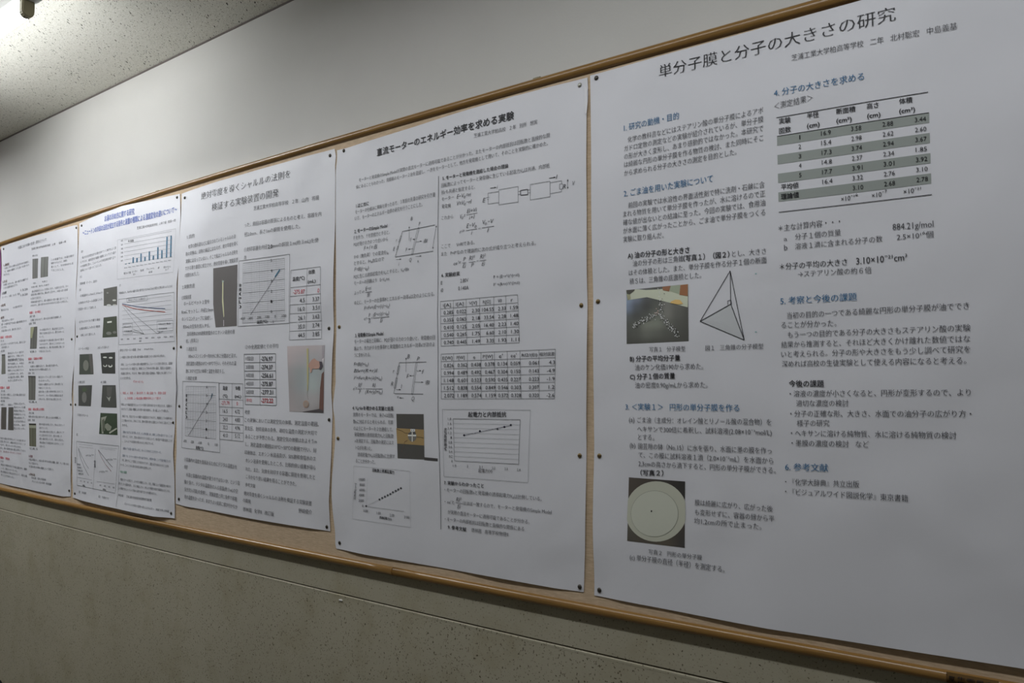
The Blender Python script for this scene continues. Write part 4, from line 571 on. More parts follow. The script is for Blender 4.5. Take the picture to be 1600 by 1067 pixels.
   ('P',1,1447980,-12027,14359,-11990,14392,-11953,14361,-11990,14328),('P',1,1447980,-11470,14428,-11434,14461,-11397,14431,-11433,14398),
   ('P',1,1447980,-11256,14487,-11220,14519,-11184,14489,-11220,14457),('P',1,1447980,-11057,14542,-11022,14573,-10987,14544,-11022,14512),]),
 ],
 3: [
  ('title', None, [
   ('T','絶対零度を導くシャルルの法則を',-24747,22175,-19666,22128,263,'t',2434346),]),
  ('title', None, [
   ('T','検証する実験装置の開発',-24052,21668,-20239,21600,273,'t',2434346),]),
  ('author_line', None, [
   ('T','芝浦工業大学柏高等学校\u3000２年\u3000山内\u3000将規',-21600,21344,-18301,21210,145,'m',4473930),]),
  ('text_block', None, [
   ('T','1.目的',-25575,20858,-25107,20862,146,'m',4473930),('T','化学の教科書などに紹介されているシャルルの法',-25472,20494,-22624,20543,149,'m',4473930),
   ('T','則の実験は、法則の検証にはなるが、絶対零度を導く',-25626,20234,-22492,20285,150,'m',4473930),('T','実験にはなっていない。そこで私はシャルルの法則を',-25616,19970,-22464,19985,150,'m',4473930),
   ('T','できる限り厳密に成立させ、絶対零度を導く実験装置',-25646,19715,-22440,19709,150,'m',4473930),('T','の開発をめざした。',-25655,19458,-24744,19459,154,'m',4473930),]),
  ('text_block', None, [
   ('T','2.実験方法',-25810,19042,-25018,19055,154,'m',4473930),]),
  ('text_block', None, [
   ('T','①実験装置',-25846,18660,-25215,18661,148,'m',4473930),('T','ホールピペット１型を',-25698,18439,-24088,18412,151,'m',4473930),('T','8cmにセットし、内径2.0mm',-25850,18146,-23858,18117,151,'m',4473930),
   ('T','のシリコンチューブに接続し、',-25831,17888,-23875,17837,151,'m',4473930),('T','約5mLの空気を封入する。',-25749,17605,-24011,17564,151,'m',4473930),
   ('T','封印液体は50%飽和食塩水のエオシン溶液の液',-25491,17338,-22544,17287,148,'m',4473930),('T','柱。(写真１)',-25555,17074,-24729,17077,151,'m',4473930),('T','②測定方法',-25521,16796,-24830,16785,142,'m',4473930),
   ('T','100mlメスシリンダー内の水に約２分間ほど浸す。',-25378,16536,-22409,16471,146,'m',4473930),('T','測定温度の範囲は10℃～50℃で行い、それぞれの温',-25516,16270,-22432,16220,146,'m',4473930),
   ('T','度における空気の体積と温度を測定する。',-25528,16005,-23062,15960,147,'m',4473930),('T','③測定結果',-25539,15752,-24788,15735,141,'m',4473930),]),
  ('text_block', None, [
   ('T','④容器内の温度を直接計るためにデジタル温度計を',-25488,12863,-22316,12779,144,'m',4473930),('T','使用',-25479,12602,-25268,12599,140,'m',4473930),('T','水温と容器内の温度が違うのではないか、という指',-25354,12332,-22132,12261,143,'m',4473930),
   ('T','摘を受け、デジタル温度計の入る容器(約３mLの空',-25474,12075,-22233,11991,143,'m',4473930),('T','気を封入可能)を使用し、実験装置と同じ条件で容器',-25453,11816,-22276,11730,142,'m',4473930),
   ('T','内の温度を計ったが、あまりよい結果に結び付かなか',-25447,11556,-22229,11475,142,'m',4473930),]),
  ('text_block', None, [
   ('T','った。原因は容器の膨張によるものと考え、容器を内',-22126,20850,-18168,20684,146,'m',4473930),('T','径2.0mm、長さ1mの銅管を使用した。',-22114,20532,-19151,20431,147,'m',4473930),]),
  ('text_block', None, [
   ('T','②の全測定値とその平均',-21958,16747,-20197,16727,142,'m',4473930),]),
  ('text_block', None, [
   ('T','考察',-21913,14608,-21633,14603,134,'m',4473930),('T','この実験においては測定空気の体積、測定温度の範囲、',-21898,14346,-18206,14301,140,'m',4473930),
   ('T','蒸気圧、封印液体の条件、適切な温度の測定が大切で',-21882,14077,-18274,14034,140,'m',4473930),('T','あることが予想される。測定空気の体積はおよそ５m',-21833,13811,-18290,13780,140,'m',4473930),
   ('T','Ｌ。測定温度の範囲は10℃～50℃の範囲で行い、封',-21808,13561,-18306,13511,140,'m',4473930),('T','印液体は、エオシン水溶液及び、50%飽和食塩水のエ',-21859,13289,-18320,13265,140,'m',4473930),
   ('T','オシン溶液を使用したところ、比較的良い結果が得ら',-21810,13035,-18320,12994,139,'m',4473930),('T','れた。また、気体を封印する容器に銅管を使用したと',-21800,12758,-18333,12712,139,'m',4473930),
   ('T','ころかなり良い結果を得ることができた。',-21777,12510,-19209,12446,140,'m',4473930),('T','参考文献',-21806,12248,-21249,12246,131,'m',4473930),('T','絶対零度を導くシャルルの法則を検証する実験装置',-21872,11962,-18477,11918,139,'m',4473930),
   ('T','の開発',-21928,11735,-21491,11722,132,'m',4473930),('T','野崎優介',-19086,11658,-18454,11668,134,'m',4473930),('T','啓林館\u3000化学Ⅱ\u3000改訂版',-21921,11445,-20277,11436,138,'m',4473930),]),
  ('text_block', None, [
   ('T','用',-22090,19745,-21970,19741,139,'m',4473930),('T','①封印容器を内径',-22103,20012,-20808,19976,150,'m',4473930),('T','2.0',-20777,19976,-20533,19965,129,'b',2434346),
   ('T','mmの銅管１m(約３mL)を使',-20506,19966,-18290,19902,142,'m',4473930),]),
  ('photograph', 'printed photo of a thin yellow tube on a dark ground', [
   ('P',0,6973029,-23932,19641,-22474,19625,-22473,19041,-22484,18389,-22447,17545,-23666,17553,-23791,17988,-23875,18375),('P',1,13290949,-23388,19610,-23350,19606,-23309,19318,-23363,19323),
   ('P',1,13553320,-23367,19323,-23301,19317,-23287,18453,-23187,17916,-23221,17874,-23352,18413),('P',2,11189169,-23388,19159,-23258,19147,-23287,19094,-23364,19101),
   ('P',1,14736609,-23221,17786,-23195,17785,-23179,17575,-23205,17576),]),
  ('line_graph', 'upper gridded graph with one rising line', [
   ('L',12.7,5593180,-22386,19733,-19659,19673,-19682,17495,-22372,17524,-22386,19733),('L',10.5,5593180,-22142,19636,-19919,19572),('L',5.9,10132640,-22141,19569,-19920,19506),
   ('L',5.9,10132640,-22141,19502,-19921,19440),('L',5.9,10132640,-22141,19434,-19921,19374),('L',5.9,10132640,-22141,19367,-19921,19308),('L',10.5,5593180,-22142,19300,-19921,19241),
   ('L',5.9,10132640,-22142,19233,-19921,19175),('L',5.9,10132640,-22143,19166,-19921,19109),('L',5.9,10132640,-22143,19099,-19920,19043),('L',5.9,10132640,-22144,19032,-19920,18976),
   ('L',10.5,5593180,-22144,18965,-19919,18910),('L',5.9,10132640,-22144,18898,-19918,18844),('L',5.9,10132640,-22144,18831,-19916,18778),('L',5.9,10132640,-22144,18764,-19915,18711),
   ('L',5.9,10132640,-22144,18697,-19914,18645),('L',10.5,5593180,-22144,18630,-19913,18579),('L',5.9,10132640,-22143,18563,-19912,18513),('L',5.9,10132640,-22142,18496,-19911,18447),
   ('L',5.9,10132640,-22141,18429,-19910,18381),('L',5.9,10132640,-22140,18362,-19909,18315),('L',10.5,5593180,-22139,18295,-19909,18249),('L',5.9,10132640,-22138,18228,-19908,18183),
   ('L',5.9,10132640,-22137,18161,-19908,18117),('L',5.9,10132640,-22136,18094,-19908,18051),('L',5.9,10132640,-22135,18028,-19907,17985),('L',10.4,5593180,-22134,17961,-19907,17919),
   ('L',5.8,10132640,-22133,17894,-19907,17853),('L',5.8,10132640,-22133,17827,-19906,17787),('L',5.8,10132640,-22133,17761,-19906,17721),('L',5.8,10132640,-22133,17694,-19906,17656),
   ('L',10.4,5593180,-22134,17627,-19905,17590),('L',8.6,10132640,-22142,19636,-22134,17627),('L',5.2,10132640,-22047,19633,-22039,17626),('L',5.2,10132640,-21954,19630,-21945,17624),
   ('L',5.1,10132640,-21861,19628,-21852,17623),('L',5.1,10132640,-21768,19625,-21759,17621),('L',8.5,10132640,-21676,19622,-21666,17619),('L',5.1,10132640,-21585,19620,-21574,17618),
   ('L',5.1,10132640,-21494,19617,-21483,17616),('L',5.1,10132640,-21404,19615,-21392,17615),('L',5.1,10132640,-21314,19612,-21302,17613),('L',8.5,10132640,-21225,19610,-21212,17612),
   ('L',5.1,10132640,-21135,19607,-21123,17610),('L',5.0,10132640,-21047,19605,-21034,17609),('L',5.0,10132640,-20958,19602,-20946,17607),('L',5.0,10132640,-20870,19600,-20858,17606),
   ('L',8.4,10132640,-20782,19597,-20771,17605),('L',5.0,10132640,-20694,19595,-20683,17603),('L',5.0,10132640,-20607,19592,-20596,17602),('L',5.0,10132640,-20519,19590,-20510,17600),
   ('L',5.0,10132640,-20433,19587,-20423,17599),('L',8.3,10132640,-20346,19585,-20337,17598),('L',4.9,10132640,-20260,19582,-20250,17596),('L',4.9,10132640,-20174,19579,-20164,17595),
   ('L',4.9,10132640,-20089,19577,-20078,17593),('L',4.9,10132640,-20004,19574,-19991,17591),('L',8.2,10132640,-19919,19572,-19905,17590),('T','5',-20641,19533,-20557,19525,95,'m',2434346),
   ('T','4',-20646,19201,-20562,19193,95,'m',2434346),('T','3',-20643,18868,-20560,18861,96,'m',2434346),('T','2',-20636,18535,-20553,18529,96,'m',2434346),
   ('T','1',-20628,18202,-20546,18197,95,'m',2434346),('T','0',-20624,17871,-20542,17866,95,'m',2434346),('T','-1',-20622,17540,-20474,17533,95,'m',2434346),
   ('T','-400',-22269,17733,-21982,17730,94,'m',2434346),('T','-300',-21840,17720,-21561,17718,93,'m',2434346),('T','-200',-21372,17716,-21102,17713,92,'m',2434346),
   ('T','-100',-20969,17714,-20688,17711,91,'m',2434346),('T','0',-20427,17705,-20362,17713,90,'m',2434346),('T','100',-20036,17703,-19824,17703,89,'m',2434346),
   ('T','温度(℃)',-21345,17561,-20786,17561,104,'b',2434346),('T','体',-22358,18852,-22225,18847,108,'b',2434346),('T','積',-22355,18711,-22221,18706,108,'b',2434346),
   ('T','(',-22351,18580,-22217,18577,108,'b',2434346),('T','m',-22345,18439,-22212,18436,108,'b',2434346),('T','L',-22339,18298,-22206,18296,108,'b',2434346),
   ('T',')',-22332,18147,-22200,18144,108,'b',2434346),('L',14.6,4473930,-21684,17875,-20412,19014,-20171,19229),('L',45.3,3897494,-20418,19023,-20165,19238),]),
  ('line_graph', 'lower gridded graph with one rising line', [
   ('L',11.2,5593180,-25730,15713,-23397,15652,-23319,13277,-25686,13338,-25730,15713),('L',10.1,5593180,-25496,15533,-23566,15513),('L',5.6,10132640,-25495,15474,-23565,15453),
   ('L',5.6,10132640,-25494,15415,-23564,15394),('L',5.6,10132640,-25493,15356,-23564,15334),('L',5.6,10132640,-25493,15297,-23563,15275),('L',10.1,5593180,-25493,15238,-23564,15215),
   ('L',5.6,10132640,-25493,15179,-23564,15156),('L',5.6,10132640,-25494,15120,-23565,15096),('L',5.6,10132640,-25494,15061,-23565,15037),('L',5.6,10132640,-25495,15003,-23566,14977),
   ('L',10.0,5593180,-25495,14944,-23567,14918),('L',5.6,10132640,-25495,14885,-23568,14858),('L',5.6,10132640,-25495,14826,-23570,14798),('L',5.6,10132640,-25494,14767,-23571,14739),
   ('L',5.6,10132640,-25493,14709,-23572,14679),('L',10.0,5593180,-25491,14650,-23573,14620),('L',5.6,10132640,-25490,14591,-23573,14560),('L',5.6,10132640,-25488,14533,-23574,14501),
   ('L',5.6,10132640,-25486,14474,-23574,14442),('L',5.6,10132640,-25484,14416,-23575,14382),('L',10.0,5593180,-25482,14357,-23574,14323),('L',5.6,10132640,-25481,14298,-23574,14263),
   ('L',5.6,10132640,-25480,14240,-23573,14204),('L',5.6,10132640,-25479,14181,-23573,14145),('L',5.6,10132640,-25479,14123,-23571,14085),('L',10.0,5593180,-25478,14064,-23570,14026),
   ('L',5.6,10132640,-25478,14006,-23569,13967),('L',5.6,10132640,-25477,13947,-23567,13908),('L',5.5,10132640,-25477,13889,-23565,13849),('L',5.5,10132640,-25476,13830,-23563,13789),
   ('L',10.0,5593180,-25476,13772,-23561,13730),('L',8.0,10132640,-25496,15533,-25476,13772),('L',5.0,10132640,-25329,15531,-25304,13769),('L',5.0,10132640,-25163,15529,-25135,13765),
   ('L',7.9,10132640,-24999,15528,-24968,13762),('L',4.9,10132640,-24836,15526,-24804,13759),('L',4.9,10132640,-24674,15524,-24643,13755),('L',7.8,10132640,-24512,15523,-24484,13752),
   ('L',4.9,10132640,-24352,15521,-24327,13748),('L',4.9,10132640,-24192,15519,-24172,13744),('L',7.7,10132640,-24033,15518,-24018,13741),('L',4.8,10132640,-23875,15516,-23865,13737),
   ('L',4.8,10132640,-23719,15515,-23713,13734),('L',7.7,10132640,-23566,15513,-23561,13730),('T','6',-24169,15459,-24088,15459,93,'m',2434346),('T','5',-24167,15166,-24087,15166,93,'m',2434346),
   ('T','4',-24169,14873,-24091,14874,93,'m',2434346),('T','3',-24174,14580,-24097,14581,93,'m',2434346),('T','2',-24178,14287,-24101,14289,93,'m',2434346),
   ('T','1',-24178,13995,-24101,13997,93,'m',2434346),('T','0',-24173,13703,-24096,13706,92,'m',2434346),('T','-300',-25593,13542,-25370,13540,95,'g',4473930),
   ('T','-200',-25113,13528,-24898,13526,94,'g',4473930),('T','-100',-24654,13514,-24397,13513,93,'g',4473930),('T','0',-24031,13506,-23962,13498,92,'g',4473930),
   ('T','100',-23614,13491,-23444,13487,91,'g',4473930),('T','温度(℃)',-24772,13341,-24293,13328,102,'b',2434346),('T','体',-25503,15141,-25392,15142,110,'b',2434346),
   ('T','積',-25499,14981,-25386,14982,110,'b',2434346),('T','(',-25494,14833,-25381,14834,109,'b',2434346),('T','m',-25487,14696,-25374,14698,109,'b',2434346),
   ('T','L',-25478,14548,-25366,14550,109,'b',2434346),('T',')',-25469,14400,-25359,14402,109,'b',2434346),('L',15.6,4473930,-25263,13780,-23861,15128,-23791,15261),
   ('L',39.6,3897494,-23861,15128,-23783,15283),]),
  ('data_table', 'upper temperature and volume table', [
   ('L',11.0,5593180,-19595,19157,-18166,19132),('L',10.9,5593180,-19610,18605,-18131,18584),('L',10.9,5593180,-19619,18330,-18120,18305),('L',10.9,5593180,-19631,18065,-18114,18022),
   ('L',10.9,5593180,-19644,17785,-18116,17751),('L',10.9,5593180,-19654,17511,-18121,17485),('L',10.9,5593180,-19659,17237,-18118,17214),('L',10.8,5593180,-19659,16965,-18099,16941),
   ('L',11.1,5593180,-19595,19157,-19659,16965),('L',10.9,5593180,-18785,19142,-18814,16951),('L',10.7,5593180,-18166,19132,-18099,16941),('T','温度(℃)',-19515,18799,-18895,18796,129,'b',2434346),
   ('T','体積',-18723,18944,-18425,18944,127,'b',2434346),('T','(mL)',-18744,18663,-18368,18659,119,'b',2434346),('T','-275.87',-19474,18396,-18886,18370,136,'g',13121866),
   ('T','0',-18269,18343,-18192,18351,133,'g',13121866),('T','4.5',-19136,18102,-18885,18104,135,'g',2434346),('T','3.37',-18502,18098,-18191,18090,133,'g',2434346),
   ('T','16.0',-19222,17838,-18887,17836,135,'g',2434346),('T','3.51',-18503,17833,-18195,17827,133,'g',2434346),('T','26.1',-19222,17563,-18887,17564,135,'g',2434346),
   ('T','3.63',-18505,17564,-18204,17561,132,'g',2434346),('T','35.0',-19219,17292,-18883,17295,135,'g',2434346),('T','3.74',-18504,17297,-18208,17297,133,'g',2434346),
   ('T','44.5',-19211,17022,-18878,17027,135,'g',2434346),('T','3.85',-18498,17032,-18201,17034,133,'g',2434346),]),
  ('data_table', 'lower temperature and volume table', [
   ('L',11.8,5593180,-23382,15635,-22045,15606),('L',11.8,5593180,-23369,15094,-22023,15065),('L',11.8,5593180,-23369,14828,-22011,14807),('L',11.8,5593180,-23368,14543,-21994,14521),
   ('L',11.7,5593180,-23364,14274,-21974,14247),('L',11.7,5593180,-23354,13998,-21955,13981),('L',11.7,5593180,-23341,13730,-21940,13709),('L',12.0,5593180,-23382,15635,-23341,13730),
   ('L',11.8,5593180,-22633,15619,-22620,13719),('L',11.6,5593180,-22045,15606,-21940,13709),('T','温度',-23165,15403,-22880,15397,130,'b',2434346),('T','(℃)',-23140,15143,-22880,15136,117,'b',2434346),
   ('T','体積',-22440,15399,-22190,15388,128,'b',2434346),('T','(mL)',-22473,15136,-22123,15127,115,'b',2434346),('T','-271.79',-23244,14897,-22774,14894,134,'g',13121866),
   ('T','0',-22366,14888,-22298,14880,132,'g',13121866),('T','16.5',-23153,14624,-22882,14620,134,'g',2434346),('T','4.72',-22454,14617,-22179,14614,132,'g',2434346),
   ('T','24.0',-23155,14348,-22882,14346,134,'g',2434346),('T','4.83',-22447,14346,-22168,14345,131,'g',2434346),('T','32.2',-23152,14077,-22877,14077,133,'g',2434346),
   ('T','4.96',-22438,14080,-22156,14080,131,'g',2434346),('T','41.0',-23146,13806,-22871,13808,133,'g',2434346),('T','5.12',-22430,13814,-22146,13817,131,'g',2434346),]),
  ('data_table', 'table of five measurements and their mean', [
   ('L',14.6,5593180,-22023,16582,-20336,16556),('L',14.6,5593180,-22000,16303,-20315,16280),('L',14.5,5593180,-21975,16026,-20299,16005),('L',14.5,5593180,-21951,15749,-20286,15730),
   ('L',14.5,5593180,-21931,15473,-20274,15456),('L',14.5,5593180,-21912,15197,-20261,15183),('L',14.4,5593180,-21892,14922,-20244,14910),('L',14.8,5593180,-22023,16582,-21892,14922),
   ('L',14.5,5593180,-21180,16569,-21104,14916),('L',14.2,5593180,-20336,16556,-20244,14910),('T','1回目',-21922,16375,-21514,16366,123,'g',4473930),
   ('T','-276.97',-21105,16348,-20482,16325,141,'b',2434346),('T','2回目',-21903,16098,-21499,16091,122,'g',4473930),('T','-274.37',-21091,16076,-20465,16057,140,'b',2434346),
   ('T','3回目',-21886,15822,-21485,15817,122,'g',4473930),('T','-256.61',-21080,15805,-20453,15790,140,'b',2434346),('T','4回目',-21871,15546,-21474,15544,122,'g',4473930),
   ('T','-275.87',-21071,15534,-20442,15524,140,'b',2434346),('T','5回目',-21858,15270,-21463,15271,122,'g',4473930),('T','-277.31',-21061,15264,-20430,15258,139,'b',2434346),
   ('T','平均',-21845,14995,-21552,14998,121,'g',13121866),('T','-272.22',-21048,14994,-20414,14992,139,'b',11541544),]),
  ('photograph', 'printed photo of a hand holding a yellow stick with a coil', [
   
   ('V',0,4,6,-19757,16771,-17941,16742,-18009,14716,-19583,14726,13681861,13550275,13418946,13354182,13221310,12762302,12566466,12762304,11907250,11383475,12174019,12041405,11578284,11383476,12502982,12041405,11906478,11776177,12565436,11775920,12169393,11906992,11709870,10196374),
   ('P',2,8150357,-18077,15878,-17977,15953,-18003,14764,-18196,14800,-18155,15455),('P',2,11906483,-18061,16730,-17941,16738,-17949,16395,-18052,16321),
   ('P',3,5985623,-18969,14726,-18182,14829,-18003,14783,-18009,14716),('P',4,13288339,-18778,16663,-18691,16670,-18685,15768,-18718,15377,-18754,15377,-18766,16162),
   ('L',9.7,8812390,-18736,15377,-18752,15280,-18697,15104),
   ('P',4,12427407,-18662,14968,-18671,14925,-18699,14888,-18743,14863,-18794,14854,-18847,14862,-18892,14886,-18922,14922,-18934,14965,-18925,15009,-18896,15046,-18853,15071,-18801,15080,-18748,15071,-18703,15047,-18673,15011),
   ('P',5,11378067,-18697,14968,-18704,14935,-18725,14907,-18757,14888,-18795,14881,-18834,14887,-18867,14905,-18890,14933,-18898,14966,-18892,14999,-18871,15027,-18838,15046,-18800,15052,-18761,15046,-18728,15028,-18706,15000),
   ('P',5,13214613,-18656,16199,-18532,16313,-18395,16358,-18291,16288,-18142,16246,-18162,16053,-18327,16027,-18507,16049,-18554,15923,-18615,15924,-18628,16061,-18703,16121),
   ('P',6,6051421,-18172,16256,-18053,16244,-18012,16108,-18118,16004,-18192,16024,-18146,16110),('P',6,15985901,-18037,16320,-17957,16357,-17996,16146),]),
 ],
 4: [
  ('title', None, [
   ('T','お湯の冷め方に関する研究',-31877,22343,-29390,22301,253,'b',7110596),]),
  ('title', None, [
   ('T','～ニュートンの冷却の法則が成立する条件と装置の種類による温度変化の違いについて～',-33838,21996,-26349,21958,241,'b',7110596),]),
  ('author_line', None, [
   ('T','芝浦工業大学柏高等学校\u3000２年７組\u3000班員一同',-29184,21676,-26402,21615,105,'g',5658718),]),
  ('divider_line', None, [
   ('L',10.3,10132640,-30584,19225,-30464,16986),('L',12.5,5593180,-30420,16984,-30279,15634,-30092,14377,-30028,13378,-30107,12377,-30202,11128,-30187,10837),]),
  ('bar_graph', 'graph of twelve blue bars of mixed height', [
   ('L',10.1,12106429,-30722,21440,-26363,21348,-26496,19742,-30675,19846,-30722,21440),('L',8.9,10132640,-30176,21375,-26648,21288),('L',8.9,10132640,-30174,21215,-26632,21127),
   ('L',8.8,10132640,-30171,21055,-26619,20967),('L',8.8,10132640,-30166,20894,-26608,20807),('L',8.8,10132640,-30159,20734,-26597,20647),('L',8.7,10132640,-30153,20573,-26587,20488),
   ('L',8.7,10132640,-30147,20413,-26575,20329),('T','300',-30435,21341,-30269,21335,67,'g',5658718),('T','250',-30432,21180,-30267,21174,67,'g',5658718),
   ('T','200',-30428,21019,-30263,21013,67,'g',5658718),('T','150',-30422,20857,-30257,20852,67,'g',5658718),('T','100',-30414,20696,-30250,20691,67,'g',5658718),
   ('T','50',-30406,20534,-30243,20531,67,'g',5658718),('P',1,5210014,-30060,20414,-29953,20403,-29962,20379,-30075,20390),('P',1,5210014,-29804,20419,-29696,20408,-29706,20378,-29819,20390),
   ('P',1,5210014,-29485,20610,-29377,20598,-29381,20371,-29495,20382),('P',1,5210014,-29181,20552,-29074,20541,-29079,20365,-29192,20376),
   ('P',1,5210014,-28871,20690,-28767,20679,-28761,20357,-28872,20368),('P',1,5210014,-28557,20526,-28456,20515,-28457,20350,-28564,20362),
   ('P',1,5210014,-28246,20709,-28147,20698,-28134,20342,-28237,20353),('P',1,5210014,-27945,20511,-27848,20500,-27848,20338,-27949,20348),
   ('P',1,5210014,-27646,20804,-27550,20793,-27533,20330,-27632,20340),('P',1,5210014,-27353,20653,-27259,20643,-27254,20326,-27352,20336),
   ('P',1,5210014,-27015,21126,-26924,21114,-26935,20323,-27031,20333),('P',1,5210014,-26726,21134,-26637,21123,-26657,20318,-26753,20328),('T','50ml',-30131,20231,-29897,20224,41,'g',5658718),
   ('T','100ml',-29816,20227,-29580,20220,41,'g',5658718),('T','50ml',-29498,20223,-29261,20214,40,'g',5658718),('T','100ml',-29179,20217,-28943,20209,40,'g',5658718),
   ('T','50ml',-28863,20212,-28632,20204,40,'g',5658718),('T','100ml',-28554,20207,-28330,20200,40,'g',5658718),('T','50ml',-28254,20203,-28038,20197,40,'g',5658718),
   ('T','100ml',-27964,20200,-27754,20194,39,'g',5658718),('T','50ml',-27682,20198,-27477,20193,39,'g',5658718),('T','100ml',-27407,20197,-27205,20191,39,'g',5658718),
   ('T','50ml',-27135,20195,-26935,20190,39,'g',5658718),('T','100ml',-26866,20194,-26667,20189,39,'g',5658718),('T','半減期',-29866,21236,-29420,21214,102,'g',2434346),
   ('T','紙コップ蓋',-30162,19995,-29604,19979,82,'g',5658718),('T','ビーカー',-29486,19996,-29074,19992,81,'g',5658718),('T','魔法瓶',-28833,19979,-28581,19989,80,'g',5658718),
   ('T','アルミホイル',-28360,19988,-27795,19969,79,'g',5658718),('T','鍋',-27547,19948,-27451,19973,78,'g',5658718),('T','発泡スチロール',-27152,19947,-26665,19935,77,'g',5658718),
   ('T','なし',-29423,19881,-29217,19897,81,'g',5658718),('T','保温',-28199,19849,-27936,19859,79,'g',5658718),('T','カップ',-27037,19840,-26802,19852,77,'g',5658718),]),
  ('text_block', None, [
   ('T','目的',-33888,21264,-33720,21263,106,'g',6842992),('T','私たちは日常生活でお湯が冷めていく様子をよく目',-33788,20999,-30834,21087,102,'g',6842992),('T','にするが、温度変化が容器の種類によってどう違う',-33905,20809,-30826,20903,102,'g',6842992),
   ('T','のか疑問に思い、ニュートンの冷却法則が成り立つ',-33916,20630,-30836,20708,103,'g',6842992),('T','条件について調べることにした。',-33902,20440,-31989,20516,104,'g',6842992),]),
  ('text_block', None, [
   ('T','方法',-33922,20173,-33742,20177,106,'g',6842992),]),
  ('text_block', None, [
   ('T','実験装置\u3000ビーカー、温度計',-33889,19887,-32363,19867,105,'g',6842992),]),
  ('text_block', None, [
   ('T','結果',-33914,19612,-33751,19613,106,'g',6842992),]),
  ('text_block', None, [
   ('T','①保温なし50mlと100mlの',-33798,19355,-31861,19360,103,'g',6842992),]),
  ('text_block', None, [
   ('T','②発泡スチロール容器に入れ',-33933,19048,-31857,19082,103,'g',6842992),]),
  ('text_block', None, [
   ('T','③室温を一定にして測定した',-33969,18789,-32389,18784,103,'g',6842992),]),
  ('text_block', None, [
   ('T','④アルミホイルで覆う場合',-33856,18234,-32002,18248,103,'g',6842992),]),
  ('text_block', None, [
   ('T','⑤魔法瓶に入れた場合',-33826,17946,-31994,17972,102,'g',6842992),]),
  ('text_block', None, [
   ('T','⑥鍋に入れて蓋をした',-33718,17667,-32356,17669,102,'g',6842992),]),
  ('text_block', None, [
   ('T','１ビーカーの場合',-33839,17097,-32861,17083,103,'g',6842992),]),
  ('text_block', None, [
   ('T','２紙コップに蓋をした',-32151,17080,-31239,17093,100,'g',6842992),]),
  ('text_block', None, [
   ('T','３魔法瓶',-33810,15677,-33187,15688,102,'g',6842992),]),
  ('text_block', None, [
   ('T','４鍋',-31789,15666,-31329,15677,99,'g',6842992),]),
  ('text_block', None, [
   ('T','５発泡スチロール',-33817,14310,-32847,14287,101,'g',6842992),]),
  ('text_block', None, [
   ('T','図１',-33836,13480,-33689,13477,102,'g',6842992),]),
  ('text_block', None, [
   ('T','図２\u3000冷却曲線',-33446,11114,-32743,11117,97,'g',6842992),]),
  ('text_block', None, [
   ('T','図３\u3000片対数グラフ',-31687,11080,-30858,11054,93,'g',6842992),]),
  ('photograph', 'dark printed photo, highest of six', [
   ('P',0,6710881,-31792,19548,-30692,19564,-30667,18804,-31238,18816,-31770,18851),
   ('P',1,14080210,-30746,19003,-30766,18987,-30823,18977,-30901,18978,-30980,18988,-31038,19006,-31060,19026,-31039,19042,-30982,19052,-30903,19051,-30825,19040,-30767,19023),
   ('P',1,13751249,-31160,18829,-31184,18807,-31251,18794,-31344,18794,-31437,18807,-31506,18828,-31531,18854,-31507,18876,-31440,18888,-31347,18889,-31254,18876,-31186,18854),
   ('P',1,9539980,-31374,19349,-31390,19329,-31432,19319,-31485,19323,-31527,19339,-31544,19362,-31527,19383,-31485,19393,-31432,19389,-31390,19372),
   ('P',1,13027010,-30689,18813,-30722,18800,-30811,18796,-30922,18804,-31013,18819,-31048,18837,-31014,18850,-30925,18853,-30814,18846,-30724,18830),]),
  ('photograph', 'dark printed photo with a white bar', [
   ('P',0,5396299,-31752,18361,-30670,18359,-30580,17527,-31787,17540),('P',1,15396068,-31440,18181,-31070,18187,-31067,18119,-31436,18120),
   ('P',1,8553598,-31063,17685,-31084,17657,-31144,17636,-31231,17627,-31328,17631,-31415,17648,-31476,17674,-31499,17704,-31479,17733,-31421,17754,-31334,17763,-31237,17759,-31148,17741,-31086,17715),
   ('P',1,8224376,-30651,17705,-30671,17680,-30729,17664,-30808,17661,-30888,17671,-30947,17693,-30969,17720,-30949,17745,-30891,17761,-30812,17764,-30732,17753,-30673,17732),]),
  ('photograph', 'grey-green printed photo of a cup', [
   ('P',0,5593683,-33723,16909,-32585,16896,-32443,16049,-33722,16056),
   ('P',1,8750974,-32888,16423,-32898,16353,-32932,16292,-32986,16243,-33055,16212,-33133,16202,-33211,16215,-33283,16248,-33340,16299,-33378,16362,-33392,16432,-33381,16502,-33346,16564,-33290,16613,-33220,16644,-33142,16653,-33064,16640,-32994,16606,-32938,16555,-32902,16492),
   ('P',1,6973541,-32890,16891,-32596,16888,-32470,16091,-32689,16094),]),
  ('photograph', 'dark printed photo with two pale lids', [
   ('P',0,4605765,-31912,16905,-30730,16912,-30624,16053,-31705,16072),
   ('P',1,14014416,-31374,16721,-31389,16708,-31432,16698,-31496,16694,-31568,16696,-31633,16703,-31679,16715,-31696,16729,-31681,16743,-31638,16752,-31574,16757,-31502,16755,-31437,16747,-31392,16735),
   ('P',1,14014416,-30902,16693,-30915,16677,-30957,16666,-31020,16660,-31089,16662,-31153,16671,-31197,16684,-31215,16701,-31201,16716,-31159,16728,-31097,16733,-31028,16731,-30964,16722,-30919,16709),
   ('P',1,14014416,-31313,16389,-31326,16364,-31369,16345,-31433,16336,-31505,16337,-31572,16349,-31620,16370,-31639,16395,-31626,16420,-31582,16439,-31518,16449,-31446,16447,-31380,16435,-31332,16414),
   ('P',1,14014416,-30881,16370,-30894,16341,-30939,16318,-31006,16307,-31082,16308,-31153,16322,-31203,16347,-31224,16376,-31211,16405,-31166,16428,-31099,16439,-31022,16438,-30952,16423,-30901,16399),
